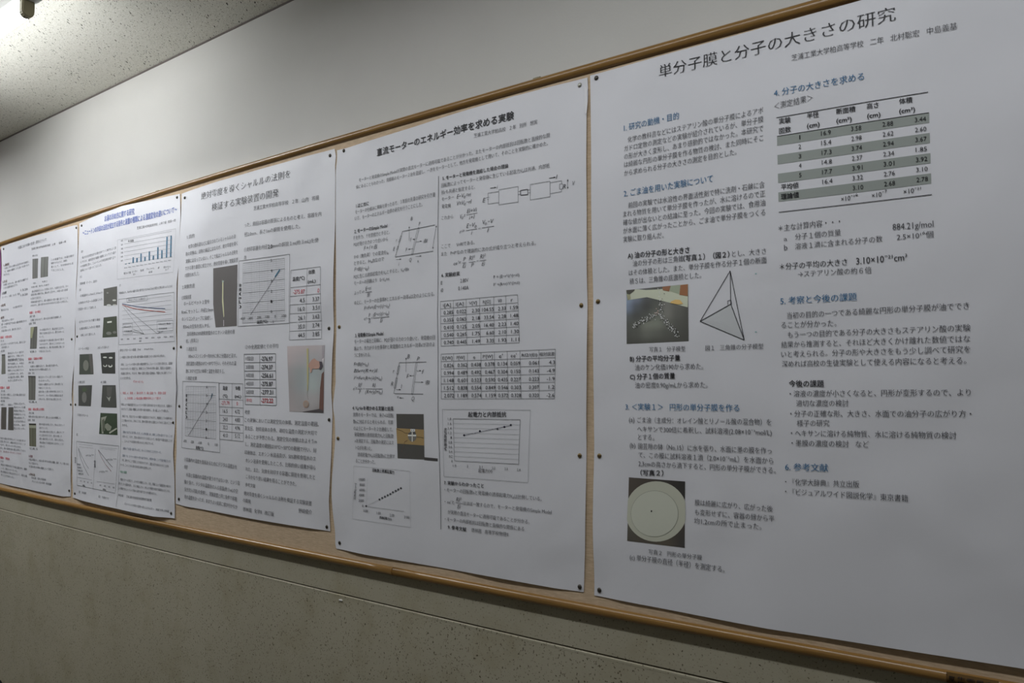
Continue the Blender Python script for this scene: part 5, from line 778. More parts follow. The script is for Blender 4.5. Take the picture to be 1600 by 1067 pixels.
   ('P',2,4605765,-31380,16418,-31391,16392,-31429,16374,-31484,16368,-31540,16376,-31583,16396,-31601,16422,-31589,16448,-31550,16466,-31496,16472,-31440,16464,-31398,16444),
   ('P',2,4605765,-30948,16409,-30959,16384,-30997,16366,-31051,16360,-31106,16368,-31148,16387,-31166,16414,-31155,16439,-31117,16457,-31063,16463,-31008,16455,-30966,16435),]),
  ('photograph', 'printed photo of a pale bottle', [
   ('P',0,5790038,-33770,15591,-32555,15600,-32644,14729,-33769,14735),
   ('P',1,8487293,-33018,15092,-33027,15023,-33055,14960,-33100,14911,-33158,14878,-33223,14867,-33289,14877,-33349,14908,-33398,14958,-33430,15020,-33441,15090,-33431,15160,-33402,15223,-33356,15273,-33297,15305,-33233,15316,-33167,15305,-33108,15273,-33061,15224,-33029,15161),
   ('P',1,5858640,-33020,15418,-33040,15378,-33099,15347,-33185,15329,-33281,15329,-33368,15347,-33430,15378,-33452,15418,-33432,15458,-33373,15489,-33287,15507,-33191,15507,-33104,15489,-33042,15457),]),
  ('photograph', 'dark printed photo with a pale V shape', [
   ('P',0,5658451,-31626,15596,-30564,15592,-30419,14698,-31706,14705),('P',1,11317158,-31269,15143,-31085,15084,-30907,15145,-31019,14940),
   ('P',1,6710882,-31262,15526,-30825,15525,-30882,15172,-31098,15117,-31215,15198),]),
  ('photograph', 'green printed photo of a pale frame and cone', [
   ('P',0,4674627,-31752,14471,-30363,14468,-30295,13625,-31820,13621),('P',1,10856602,-31689,14285,-31186,14356,-31548,13959,-31421,13649,-31585,13643),
   ('P',2,9672584,-31301,14021,-31111,14075,-30753,13941,-30850,13790,-31103,13768,-31320,13898),('P',3,11711912,-30961,13719,-30368,13912,-30315,13865,-30905,13658),
   ('P',2,7106915,-31591,14177,-31385,14251,-31294,13776,-31527,13714),]),
  ('line_graph', 'graph with one blue and one red falling curve', [
   ('L',9.9,5593180,-30539,19027,-26404,18990,-26316,17177,-30415,17194,-30539,19027),('L',8.6,10132640,-30245,18865,-26601,18886),('L',8.6,10132640,-30232,18700,-26579,18714),
   ('L',8.6,10132640,-30218,18534,-26558,18542),('L',8.6,10132640,-30206,18370,-26535,18371),('L',8.6,10132640,-30195,18205,-26510,18199),('L',8.6,10132640,-30186,18041,-26484,18028),
   ('L',8.6,10132640,-30179,17877,-26457,17857),('L',8.6,10132640,-30173,17713,-26432,17687),('L',8.6,10132640,-30167,17550,-26414,17517),
   ('L',22.3,4873606,-30242,18826,-29617,18725,-29101,18639,-28345,18558,-27632,18475,-26977,18421),('L',22.3,11817023,-30239,18782,-29610,18638,-29095,18546,-28344,18447,-27633,18366,-26958,18293),
   ('L',10.0,5593180,-30098,18650,-28484,17544),('L',12.5,5593180,-30081,18751,-29597,18477,-27515,17512),('L',10.1,5593180,-29898,19015,-28268,18991,-28261,18818,-29859,18851,-29898,19015),
   ('L',10.1,5593180,-30132,18007,-29369,17997,-29362,17590,-30106,17598,-30132,18007),('L',9.6,5593180,-27544,17978,-26437,17961,-26422,17577,-27517,17590,-27544,17978),
   ('T','発泡スチロール蓋あり',-29761,18900,-28402,18878,71,'g',5658718),('T','50mlの',-30048,17860,-29462,17846,76,'g',5658718),('T','冷却曲線',-30025,17676,-29405,17662,76,'g',5658718),
   ('T','100mlの場合',-27428,17834,-26580,17805,72,'g',5658718),('T','冷却曲線',-27402,17657,-26814,17643,72,'g',5658718),('T','時間',-28824,17236,-28669,17245,74,'g',5658718),
   ('T','0',-30266,17375,-30096,17374,61,'g',5658718),('T','100',-29768,17369,-29589,17367,61,'g',5658718),('T','200',-29290,17364,-29105,17361,60,'g',5658718),
   ('T','300',-28832,17359,-28637,17356,59,'g',5658718),('T','400',-28382,17355,-28175,17351,59,'g',5658718),('T','500',-27935,17350,-27713,17346,58,'g',5658718),
   ('T','600',-27487,17345,-27255,17340,58,'g',5658718),('T','700',-27051,17340,-26821,17335,57,'g',5658718),('T','800',-26643,17336,-26404,17331,56,'g',5658718),
   ('L',12.5,5593180,-29310,17763,-28484,17544,-29306,17668),('L',12.0,5593180,-27447,17606,-27330,17564,-27482,17511,-27079,17584),]),
  ('line_graph', 'pair of graphs each with two falling curves', [
   ('L',11.7,5593180,-33819,13239,-30186,13201,-30407,11351,-33654,11424,-33819,13239),('L',10.3,5593180,-32110,13009,-32152,12177,-32199,11398),
   ('L',14.5,5658718,-33642,12975,-33363,12691,-32966,12376,-32642,12172),('L',14.5,5658718,-33640,12933,-33421,12575,-33081,12229,-32619,11891),
   ('L',17.8,5658718,-31862,12973,-31527,12784,-31068,12537,-30667,12351),('L',15.3,5658718,-31861,12960,-31579,12672,-31231,12420,-30762,12184),
   ('L',8.9,13588067,-31843,12933,-31561,12657,-31213,12404,-30773,12178),('L',7.9,10132640,-33568,13036,-32278,13023),('L',7.9,10132640,-33572,13135,-32341,13126),
   ('L',7.6,10132640,-31761,13047,-30438,13026),('L',7.6,10132640,-31762,13102,-30303,13091),('L',10.4,10132640,-33668,11759,-32310,11733),('L',10.1,10132640,-31908,11701,-30454,11701),
   ('T','y=0.12e⁻⁰·⁰¹',-32922,12672,-32234,12694,68,'g',5658718),('T','y=0.35e⁻⁰·⁰²',-31155,12600,-30341,12631,66,'g',5658718),('T','y=0.51e⁻⁰·⁰¹',-31721,12086,-31038,12115,66,'g',5658718),
   ('T','100',-33368,11597,-33241,11600,52,'g',5658718),('T','200',-31676,11540,-31539,11539,61,'g',5658718),('T','200',-33039,11593,-32915,11596,52,'g',5658718),
   ('T','400',-31322,11536,-31186,11535,61,'g',5658718),('T','300',-32719,11588,-32599,11591,52,'g',5658718),('T','600',-30969,11532,-30833,11531,60,'g',5658718),
   ('T','400',-32409,11583,-32293,11586,52,'g',5658718),('T','800',-30612,11529,-30474,11529,60,'g',5658718),('T','時間(s)',-33111,11420,-32887,11421,67,'b',2434346),
   ('T','時間(s)',-31400,11390,-31135,11394,65,'b',2434346),('T','温度差の対数',-32048,12253,-32069,12541,129,'b',5658718),('T','温度差',-33818,12330,-33835,12585,118,'g',5658718),
   ('T','実測値１',-33718,12251,-33349,12250,79,'g',5658718),('T','実測値２',-33668,12123,-33262,12126,79,'g',5658718),('T','指数近似',-33617,11997,-33175,12003,79,'g',5658718),
   ('T','指数近似',-33566,11870,-33087,11880,79,'g',5658718),]),
  ('text_block', None, [
   ('T','グラフ',-30505,19524,-30379,19524,101,'g',5593180),]),
  ('text_block', None, [
   ('T','実験結果より、それぞれの容器で冷却の様子を比べた100mlと50mlの場合の比較は次のようになる',-30522,19225,-26529,19183,97,'g',5593180),]),
  ('text_block', None, [
   ('T','発泡スチロールの容器\u300050ml\u3000\u3000100ml×10cm',-30331,16921,-27789,16906,97,'g',5658718),]),
  ('text_block', None, [
   ('T','この実験から冷却の速さは湯の量や容器の熱容量に大きく依存すると考えた。',-30295,16642,-26932,16616,96,'g',5658718),]),
  ('text_block', None, [
   ('T','実験１\u3000ニュートンの冷却の法則の検証実験では、ニュートンの冷却の法則とは、温度差',-30186,16356,-26419,16328,95,'g',5658718),('T','があまり大きくない範囲では、物体によって失われる熱の量は、周囲との温度差と、',-30212,16182,-26427,16159,95,'g',5658718),
   ('T','表面積に比例する。すなわち、物体の温度と周囲の温度差は、時間とともに減少していく',-30164,16001,-26440,15980,95,'g',5658718),('T','という式で表せる。',-30182,15818,-29399,15812,98,'g',5658718),
   ('T','dT/dt=−k(T−Ts)',-29219,15692,-28468,15661,96,'g',13394032),]),
  ('text_block', None, [
   ('T','t：時間\u3000m：質量\u3000c：湯の比熱\u3000T：湯の温度\u3000Ts：室温の温度',-30153,15234,-26821,15243,95,'g',13588067),('T','k：冷却定数\u3000この値は容器の種類や形状によって異なる',-29808,15030,-27175,15048,95,'g',13588067),]),
  ('text_block', None, [
   ('T','実験１より実験装置ではニュートンの冷却の法則が成り立つと考えられる。結果から',-30093,14788,-26379,14769,94,'g',5658718),('T','わかるように容器の種類により冷却の速さは変化し、湯の量によっても異なる。',-30053,14612,-26605,14585,94,'g',5658718),]),
  ('text_block', None, [
   ('T','実験２では、発泡スチロールの容器では温度変化がとても小さく、断熱材としての効果がある',-29956,14327,-26384,14316,94,'g',5658718),('T','ことが確かめられた。冷めにくさは、室内の空気の流れと温度によって大きく変わることが',-29996,14161,-26378,14144,94,'g',5658718),
   ('T','分かる。',-29938,13982,-29540,13974,97,'g',5658718),]),
  ('text_block', None, [
   ('T','実験３ではアルミ箔で覆ったとき、少し冷却が遅くなり、放射による熱の逃げが少ないことが',-29878,13713,-26339,13677,93,'g',5925504),('T','分かった。つまり、空気の流れが小さいと対流によって、熱が逃げる量が減ることが',-29898,13541,-26324,13511,93,'g',5658718),
   ('T','、このような結果が得られたと考えている。',-29891,13364,-27561,13349,94,'g',5658718),]),
  ('text_block', None, [
   ('T','実験４では湯の量が多いほど、ゆっくり冷めることが分かった。',-29850,13080,-27016,13056,93,'g',5925504),]),
  ('text_block', None, [
   ('T','実験５では、ビーカーの底からの熱の逃げが大きく、断熱材を敷くことで冷却が遅くなった',-29868,12802,-26401,12766,93,'g',5925504),('T','。また、蓋をすることで蒸発による冷却が小さくなり、温度の低下を抑えられることが分',-29981,12630,-26516,12580,93,'g',5658718),
   ('T','かった。このことから湯の冷め方は様々な条件による。',-30009,12444,-27684,12429,94,'g',5658718),]),
  ('text_block', None, [
   ('T','今後の課題',-30053,12166,-29492,12169,96,'g',4034410),]),
  ('text_block', None, [
   ('T','容器のスケールを変えて、より大きな実験をしたい。また、実験によって温度変化の様子が',-29991,11876,-26375,11857,93,'g',5658718),('T','異なるときの原因を探り、さらに検証したい。またより精密な測定で誤差を小さくする。',-30133,11706,-26390,11686,92,'g',5658718),
   ('T','この実験ではニュートンの冷却の法則が成り立つかを確かめたい。',-30147,11521,-27295,11523,93,'g',5658718),]),
  ('text_block', None, [
   ('T','参考文献\u3000\u3000\u3000芝浦工業大学柏高等学校理数研究論文集',-30130,11259,-27604,11268,92,'g',5658718),]),
  ('text_block', None, [
   ('T','ニュートンの冷却の法則ー熱とエネルギー\u3000実験で学ぶ物理',-29545,10988,-26465,10963,88,'g',5658718),]),
 ],
 5: [
  ('title', None, [
   ('T','水面における膜の生成・霧化について',-40399,22149,-37300,22190,139,'g',5658718),]),
  ('author_line', None, [
   ('T','芝浦工業大学柏高等学校\u3000２年\u3000\u3000班員一同',-38855,21934,-35363,21877,101,'g',2434346),]),
  ('photograph', 'narrow grey printed photo, upper left of a pair', [
   ('P',0,7763572,-38733,21506,-38085,21460,-38065,20548,-38654,20566),('P',1,8684673,-38568,21495,-38509,21490,-38452,20560,-38505,20561),
   ('P',1,7105642,-38405,21483,-38366,21480,-38321,20556,-38357,20557),('P',1,8355709,-38275,21474,-38224,21470,-38192,20552,-38239,20553),]),
  ('photograph', 'wide grey printed photo, upper right of a pair', [
   ('P',0,7895413,-37774,21481,-37025,21433,-37004,20527,-37750,20538),('P',1,8816514,-37579,21468,-37511,21463,-37487,20533,-37556,20534),
   ('P',1,7237483,-37391,21455,-37346,21453,-37323,20531,-37367,20531),('P',1,8487549,-37243,21446,-37184,21443,-37162,20529,-37220,20529),]),
  ('photograph', 'printed photo with a yellow-green upper corner', [
   ('P',0,7171433,-38700,18308,-38017,18309,-38025,17293,-38733,17306),('P',1,8092535,-38527,18308,-38465,18308,-38490,17302,-38554,17303),
   ('P',1,6513503,-38356,18309,-38315,18309,-38334,17299,-38377,17299),('P',1,7763570,-38220,18309,-38166,18309,-38179,17296,-38236,17297),
   ('P',2,10724744,-38701,18288,-38322,18309,-38513,17806,-38722,17807),]),
  ('photograph', 'narrow printed photo near the left edge', [
   ('P',0,8158326,-41901,17133,-41481,17133,-41325,16186,-41853,16169),('P',1,9079427,-41795,17133,-41757,17133,-41672,16175,-41720,16173),
   ('P',1,7500396,-41690,17133,-41664,17133,-41555,16179,-41587,16178),('P',1,8750462,-41606,17133,-41572,17133,-41440,16183,-41482,16181),
   ('P',2,5197389,-41901,17133,-41481,17133,-41475,17086,-41901,17085),]),
  ('photograph', 'tall grey-brown printed photo', [
   ('P',0,7236968,-38842,16057,-38056,16043,-37967,14945,-38685,14944),('P',1,8158070,-38649,16054,-38579,16052,-38443,14944,-38508,14944),
   ('P',1,6644574,-38453,16050,-38406,16049,-38285,14945,-38329,14945),('P',1,7829105,-38295,16048,-38231,16046,-38127,14945,-38184,14945),
   ('P',2,5197389,-38842,16057,-38056,16043,-38054,15988,-38838,16001),]),
  ('photograph', 'dark printed photo, left of a low pair', [
   ('P',0,6315096,-41723,14571,-41121,14579,-41103,13517,-41681,13511),('P',1,7236198,-41571,14573,-41517,14574,-41483,13513,-41535,13513),
   ('P',1,5657167,-41421,14575,-41385,14576,-41356,13514,-41390,13514),('P',1,6907233,-41301,14577,-41253,14577,-41229,13515,-41275,13515),]),
  ('photograph', 'dark printed photo, right of a low pair', [
   ('P',0,6315610,-40886,14582,-40311,14590,-40247,13507,-40890,13504),('P',1,7236712,-40742,14584,-40690,14585,-40674,13505,-40731,13504),
   ('P',1,5657680,-40598,14586,-40563,14587,-40533,13505,-40572,13505),('P',1,6907747,-40483,14588,-40437,14588,-40391,13506,-40443,13506),]),
  ('photograph', 'printed photo with a pale band, lowest on the right', [
   ('P',0,7171422,-38512,13872,-37798,13884,-37675,12849,-38347,12848),('P',1,8092524,-38331,13875,-38267,13876,-38112,12848,-38173,12848),
   ('P',1,6513493,-38152,13878,-38110,13879,-37964,12849,-38004,12849),('P',1,7763559,-38010,13880,-37954,13881,-37819,12849,-37871,12849),
   ('P',2,10658962,-38501,13790,-37790,13800,-37776,13676,-38482,13667),('P',2,4670785,-38512,13872,-37798,13884,-37792,13821,-38504,13811),]),
  ('section_heading', None, [
   ('T','実験１\u3000水の場合',-38857,18927,-37672,18926,113,'b',13588067),]),
  ('section_heading', None, [
   ('T','実験２\u3000水面の変化',-42117,17912,-40761,17917,119,'b',13588067),]),
  ('section_heading', None, [
   ('T','実験３\u3000石鹸水の場合',-38884,16781,-37352,16790,112,'b',13588067),]),
  ('section_heading', None, [
   ('T','実験４\u3000油膜',-41957,15460,-40771,15465,117,'b',13588067),]),
  ('section_heading', None, [
   ('T','実験５\u3000線香の煙による場合',-38654,14467,-36988,14488,110,'b',13588067),]),
  ('section_heading', None, [
   ('T','実験６\u3000食塩水',-41735,12105,-40544,12082,115,'b',13588067),]),
  ('section_heading', None, [
   ('T','1.目的',-42060,21471,-41384,21483,121,'b',7033672),]),
  ('section_heading', None, [
   ('T','2.方法',-42134,20652,-41595,20668,121,'b',7033672),]),
  ('section_heading', None, [
   ('T','3.装置',-42128,20080,-41627,20105,121,'b',5593180),]),
  ('section_heading', None, [
   ('T','4.結果',-42205,19484,-41677,19507,120,'b',7033672),]),
  ('section_heading', None, [
   ('T','結果',-42151,18874,-41777,18890,120,'b',7033672),]),
  ('section_heading', None, [
   ('T','5.考察',-38365,12343,-37969,12341,110,'b',9065824),]),
  ('section_heading', None, [
   ('T','6.参考文献',-38314,11523,-37706,11530,109,'b',7033672),]),
  ('text_block', None, [
   ('T','水面に浮かぶ膜の広がり方を観察し',-41958,21317,-39086,21374,102,'g',6842992),('T','て、液体の種類による違いを調べるた',-41949,21143,-39071,21219,102,'g',6842992),('T','めに行った。',-42013,21001,-41347,21002,104,'g',6842992),]),
  ('text_block', None, [
   ('T','水槽に水を入れ、膜の様子を撮影する',-42013,20500,-39131,20555,103,'g',6842992),('T','ために装置を組み立てた。',-41965,20341,-40310,20389,104,'g',6842992),]),
  ('text_block', None, [
   ('T','1.0:20',-39939,19845,-39135,19843,101,'g',6842992),('T','1.5:20',-39952,20084,-39150,20080,101,'g',6842992),('T','ビーカー、水槽、カメラ、針金',-42049,19889,-40031,19923,103,'g',6842992),]),
  ('text_block', None, [
   ('T','水の膜の厚さは',-40836,19308,-39727,19330,102,'g',6842992),]),
  ('text_block', None, [
   ('T','膜は広がる',-42163,19269,-41342,19264,104,'g',6842992),]),
  ('text_block', None, [
   ('T','表面では膜がゆっくり動いた',-42042,18720,-40656,18748,104,'g',6842992),('T','煙・水面付近では白い霧が観察された',-42054,18553,-39102,18586,103,'g',6842992),('T','からである。',-42009,18404,-41406,18424,104,'g',6842992),
   ('T','水温が高いとき、膜は早く消えた。',-42019,18239,-39697,18263,103,'g',6842992),]),
  ('text_block', None, [
   ('T','方法',-42078,17744,-41651,17747,104,'g',6842992),('T','水とエタノールを混ぜて入れ、静かに注ぐ',-42017,17577,-39155,17605,102,'g',6842992),('T','水面を撮影した。',-41946,17420,-40987,17427,103,'g',6842992),
   ('T','結果',-42001,17246,-41515,17251,103,'g',6842992),('T','膜が広がっていく様子が',-41128,17111,-39400,17133,101,'g',6842992),('T','観察できた。円形になり',-41110,16954,-39401,16969,101,'g',6842992),
   ('T','波の影響を受けやすい。',-41093,16809,-39369,16811,101,'g',6842992),('T','水面に膜が生じ、広がる',-41088,16775,-39348,16759,101,'g',6842992),('T','様子を観察した。水面の',-41066,16611,-39334,16605,100,'g',6842992),
   ('T','膜の形は円に近づき、',-41045,16447,-39320,16450,100,'g',6842992),('T','時間とともに消えていく',-41024,16283,-39309,16296,100,'g',6842992),('T','ことが分かった。また、',-41007,16120,-39299,16141,100,'g',6842992),
   ('T','水の量が多い場合、膜は',-40994,15957,-39289,15987,100,'g',6842992),('T','大きく広がった。',-40986,15794,-39432,15835,100,'g',6842992),]),
  ('text_block', None, [
   ('T','方法',-41824,15304,-41336,15305,102,'g',6842992),('T','油を水面に一滴落とし、広がる膜の直径を測る',-41875,15134,-39016,15131,100,'g',6842992),('T','膜の写真を撮る。',-41805,14982,-40732,14982,101,'g',6842992),
   ('T','結果',-41824,14829,-41316,14824,102,'g',6842992),('T','油膜１\u3000\u3000油膜２',-41838,14650,-40450,14652,101,'g',6842992),('T','円形に広がり、',-40249,14709,-38979,14716,98,'g',6842992),
   ('T','色のついた縞',-40237,14544,-38956,14552,98,'g',6842992),('T','模様が見えた。',-40226,14379,-38935,14389,98,'g',6842992),('T','時間がたつと',-40217,14214,-38917,14226,98,'g',6842992),
   ('T','膜は割れて、',-40211,14049,-38901,14063,98,'g',6842992),('T','小さな円形に',-40207,13885,-38887,13900,98,'g',6842992),('T','分かれ、油の',-40204,13720,-38872,13737,98,'g',6842992),
   ('T','粒となった。',-40201,13556,-38856,13574,98,'g',6842992),]),
  ('text_block', None, [
   ('T','水面では膜の色が変化したことから膜の厚さが',-41760,13041,-38762,13008,99,'g',6842992),('T','次第に薄くなり、最後は見えなくなることが',-41756,12883,-38745,12858,99,'g',6842992),
   ('T','分かり、霧となったと考えられる。',-41750,12724,-39257,12706,99,'g',6842992),('T','また、膜の面積は油の量に比例して大きく',-41741,12566,-38719,12558,98,'g',6842992),
   ('T','なり、膜の厚さは一定となることがわかる',-41730,12408,-39232,12403,99,'g',10513012),]),
  ('text_block', None, [
   ('T','方法',-41662,11946,-41296,11931,100,'g',6842992),('T','食塩水の濃度を変えて水面に膜を作り、観察',-41589,11783,-38575,11733,98,'g',6842992),('T','した。膜は小さくなった。',-41488,11610,-39628,11586,99,'g',6842992),
   ('T','濃い食塩水ほど膜は広がりにくく、厚さは増',-41601,11447,-38569,11422,98,'g',6842992),('T','すことが分かった。',-41563,11294,-39972,11267,99,'g',6842992),]),
  ('text_block', None, [
   ('T','膜の形',-38742,21609,-38109,21575,79,'g',5658718),]),
  ('text_block', None, [
   ('T','この装置では、水面の膜が',-36730,21202,-34550,21179,94,'g',6842992),('T','観察できるように、背景を',-36717,21042,-35196,21026,95,'g',6842992),('T','黒くして、光を斜めから当',-36707,20882,-34602,20845,94,'g',6842992),
   ('T','てることにした。',-36698,20723,-35473,20667,95,'g',6842992),]),
  ('text_block', None, [
   ('T','写真２',-37562,20285,-37058,20277,76,'g',5593180),('T','写真１',-38545,20300,-38209,20294,78,'g',5593180),('T','水面の膜\u3000拡大した様子',-38762,20142,-36854,20101,77,'g',5593180),
   ('T','膜は表面張力によって円形になり、水面を広がる。水の',-38668,19913,-34976,19882,99,'g',6842992),('T','温度が高い場合では、膜は早く広がり、水面の波の影響',-38770,19769,-35031,19721,99,'g',6842992),
   ('T','を受けて消えた。',-38785,19583,-37624,19580,101,'g',6842992),('T','実験を繰り返すと、膜の直径は一定の値に近づくこと',-38744,19428,-34962,19354,99,'g',6842992),
   ('T','が分かり、膜の厚さは分子の大きさに近いと考えた。',-38756,19265,-34952,19211,99,'g',6842992),]),
  ('text_block', None, [
   ('T','方法',-38841,18754,-38237,18759,102,'g',5658718),('T','水槽に水を入れて、膜の広がる様子を観察した',-38696,18582,-35519,18563,99,'g',5658718),('T','結果\u3000写真',-38874,18422,-38173,18432,101,'g',5658718),]),
  ('text_block', None, [
   ('T','写真３',-38719,17113,-38045,17117,101,'g',5658718),]),
  ('text_block', None, [
   ('T','写真４',-38648,14807,-37773,14811,99,'g',5658718),]),
  ('text_block', None, [
   ('T','写真５',-38321,12690,-37505,12704,98,'g',5658718),]),
  ('text_block', None, [
   ('T','水の表面は平らで、膜は円形に広がり、',-37756,18091,-35192,18046,98,'g',6842992),('T','数秒で全体に広がった。厚さは均一に',-37750,17930,-35184,17892,98,'g',6842992),('T','なった。',-37766,17771,-37295,17767,99,'g',6842992),
   ('T','水面を揺らすと膜は波に合わせて動き',-37777,17595,-35206,17555,98,'g',6842992),('T','ながら広がり、割れることはなかった',-37709,17437,-35144,17393,97,'g',6842992),('T','時間が経つと、膜の色は次第に薄くな',-37718,17273,-35137,17231,97,'g',6842992),
   ('T','り見えなくなった。',-37726,17107,-36477,17092,99,'g',6842992),]),
  ('text_block', None, [
   ('T','方法',-38845,16620,-38248,16619,101,'g',5658718),('T','石鹸水の濃度を変えて、膜の様子を調べた。',-38619,16438,-35712,16438,98,'g',5658718),('T','膜が割れるまでの時間も測定した。',-38720,16287,-36432,16274,99,'g',5658718),
   ('T','結果\u3000写真',-38846,16127,-38170,16123,100,'g',5658718),('T','膜が広がっていく速さは水の場合より',-37720,15937,-35248,15935,97,'g',6842992),('T','小さかった。',-37706,15778,-36503,15770,98,'g',6842992),
   ('T','石鹸水の濃度を上げると膜は厚くな',-37689,15608,-35202,15609,97,'g',6842992),('T','り割れにくくなった。',-37670,15445,-36373,15448,97,'g',6842992),('T','温度が高いと膜の寿命が短くなること',-37650,15280,-35199,15291,96,'g',6842992),
   ('T','がわかり、水の蒸発と関係がある',-37630,15110,-35200,15117,96,'g',6842992),('T','と考えられ、割れた後は霧になった。',-37613,14948,-35304,14952,96,'g',6842992),]),
  ('text_block', None, [
   ('T','方法',-38581,14299,-38011,14309,99,'g',5658718),('T','線香の煙を水面に吹きつけて、膜の上の流れを観察した。',-38565,14139,-35338,14141,97,'g',5658718),('T','結果\u3000写真',-38627,13973,-37918,13980,99,'g',5658718),
   ('T','煙は水面では渦となり、中心に向かって',-37465,13816,-34968,13840,95,'g',6842992),('T','流れていった。',-37451,13652,-36577,13663,97,'g',6842992),('T','流れは膜の動きと同じで、煙を多くす',-37410,13490,-34984,13522,95,'g',6842992),
   ('T','ると渦は大きくなり、速さは増した',-37393,13330,-35184,13354,95,'g',6842992),('T','煙の量が多いとき、流れは乱れ、',-37377,13174,-34990,13196,95,'g',6842992),('T','膜は割れて水面全体に広がることが',-37337,13008,-34992,13025,95,'g',6842992),
   ('T','わかった。',-37323,12841,-36793,12850,96,'g',6842992),]),
  ('text_block', None, [
   ('T','今回の実験から、水面の膜の動きは液体の種類、温度、そして煙の流れ',-38351,12201,-34431,12200,95,'g',5658718),('T','などで変化する。',-38349,12042,-37394,12028,98,'g',5658718),
   ('T','また膜の厚さは液体の種類によって変化した。',-38321,11885,-35853,11879,96,'g',5658718),]),
  ('text_block', None, [
   ('T','参考書\u3000理化学辞典',-38065,11394,-36591,11395,96,'g',5658718),('T','水とシャボン玉の科学\u3000東京書籍',-38003,11241,-36050,11238,95,'g',5658718),]),
 ],
}

# ------------------------------------------------------------------ room
X0, X1, Y1 = -9.0, 3.2, -5.2
def quad_box(name, a, b, m, parent=None):
    bm = bmesh.new(); add_box(bm, a, b); return bm_obj(name, bm, m, parent)
def pv(c, x): return sum(k*x**(len(c)-1-i) for i, k in enumerate(c))
struct(quad_box('floor', (X0, Y1, -0.1), (X1, 0, 0), M_FLOOR), 'pale vinyl floor')
struct(quad_box('ceiling', (X0, Y1, CEIL), (X1, 0.0, CEIL+0.1), M_CEIL), 'off-white ceiling board with dark pits')
struct(quad_box('wall_left', (X0-0.1, Y1, 0), (X0, 0, CEIL), M_WALL), 'far end wall')
struct(quad_box('wall_right', (X1, Y1, 0), (X1+0.1, 0, CEIL), M_WALL), 'near end wall')
struct(quad_box('wall_front', (X0, Y1-0.1, 0), (X1, Y1, CEIL), M_WALL), 'wall behind the camera')
# the display wall: upper plaster down to the ledge line, a slim ledge, and the lower panel standing a few mm proud
NS = 48
xs = [X0 + (X1-X0)*i/NS for i in range(NS+1)]
GZ = lambda x: pv(GROOVE, max(-4.4, min(0.4, x)))
def strip(name, fn_lo, fn_hi, y_lo, y_hi, m, parent=None):
    v = []; fc = []
    for x in xs: v += [(x, y_lo, fn_lo(x)), (x, y_hi, fn_hi(x))]
    for i in range(NS): fc.append((2*i, 2*i+2, 2*i+3, 2*i+1))
    return v, fc
v, fc = strip('', lambda x: 1.6, lambda x: CEIL, 0, 0, None)
n0 = len(v); v += [(x, 0.1, z) for x, z in ((X0, 0), (X1, 0), (X1, CEIL), (X0, CEIL))]; fc += [(n0, n0+3, n0+2, n0+1)]
struct(mesh_obj('wall_back', v, fc, M_WALL), 'upper part of the poster wall, warm white plaster')
prof = [(0.0, 0.0026), (0.008, 0.0018), (0.008, -0.0012), (0.0, -0.0014), (-0.0012, -0.0017), (-0.0020, -0.0028), (-0.0021, -0.0062), (-0.0018, -0.0095), (0.002, -0.012)]
v = []; fc = []
for x in xs: v += [(x, py, GZ(x)+pz) for py, pz in prof]
k = len(prof)
for i in range(NS):
    for j in range(k-1): fc.append((i*k+j, i*k+j+1, (i+1)*k+j+1, (i+1)*k+j))
struct(mesh_obj('trim_1', v, fc, M_LOW), 'thin ledge line running along the wall below the board')
v, fc = strip('', lambda x: 0.0, lambda x: GZ(x)-0.0093, -0.0018, -0.0018, None)
struct(mesh_obj('wall_back_lower', v, fc, M_LOW), 'lower part of the poster wall, grey-green and spotted')
v, fc = strip('', lambda x: GZ(x)+0.0025, lambda x: 1.6, 0, 0, None)
struct(mesh_obj('wall_back_middle', v, fc, M_LOW), 'grey-green band of the poster wall between board and ledge line')
struct(quad_box('trim_2', (X0, -0.0025, CEIL-0.006), (X1, 0.0, CEIL), mat('joint_gap_shade', 0x6e6764, 0.7, 0.1)), 'thin dark strip for the shadow gap at the joint of wall and ceiling')  # shade of the ceiling joint gap put into a dark strip
# a tiny white chip where paint flaked off the ledge line
bm = bmesh.new(); bmesh.ops.create_icosphere(bm, subdivisions=2, radius=1)
for q in bm.verts: q.co = Vector((q.co.x*.0085, q.co.y*.0022, q.co.z*.0030*(1+.3*math.sin(q.co.x*5))))
chip = bm_obj('paint_chip', bm, M_STEEL); chip.location = (-1.7232, -0.0026, GZ(-1.7232)-0.0165); tag(chip, 'tiny white paint chip just under the wall ledge line', 'paint chip')

# ------------------------------------------------------------------ notice board
board = empty('notice_board', (-2.0, 0, CAM_H-0.3), 'long beige pin board with varnished wooden rails on the wall', 'notice board')
def world_child(o, parent):
    o.parent = parent; o.matrix_parent_inverse = Matrix.Translation(parent.location).inverted(); return o
BX0, BX1 = -5.6, 0.75
bxs = [BX0 + (BX1-BX0)*i/60 for i in range(61)]
cl = lambda x: max(-4.4, min(0.35, x))
ztop = lambda x: pv(RAIL_TOP, cl(x)); zbot = lambda x: pv(RAIL_BOTTOM, cl(x))
zto = lambda x: pv(RAIL_TOP_OUT, cl(x)); zbo = lambda x: pv(RAIL_BOTTOM_OUT, cl(x))
v = []; fc = []
for x in bxs: v += [(x, -0.006, zbot(x)-0.008), (x, -0.006, ztop(x)+0.008)]
for i in range(60): fc.append((2*i, 2*i+2, 2*i+3, 2*i+1))
world_child(mesh_obj('cork_panel', v, fc, M_CLOTH), board)
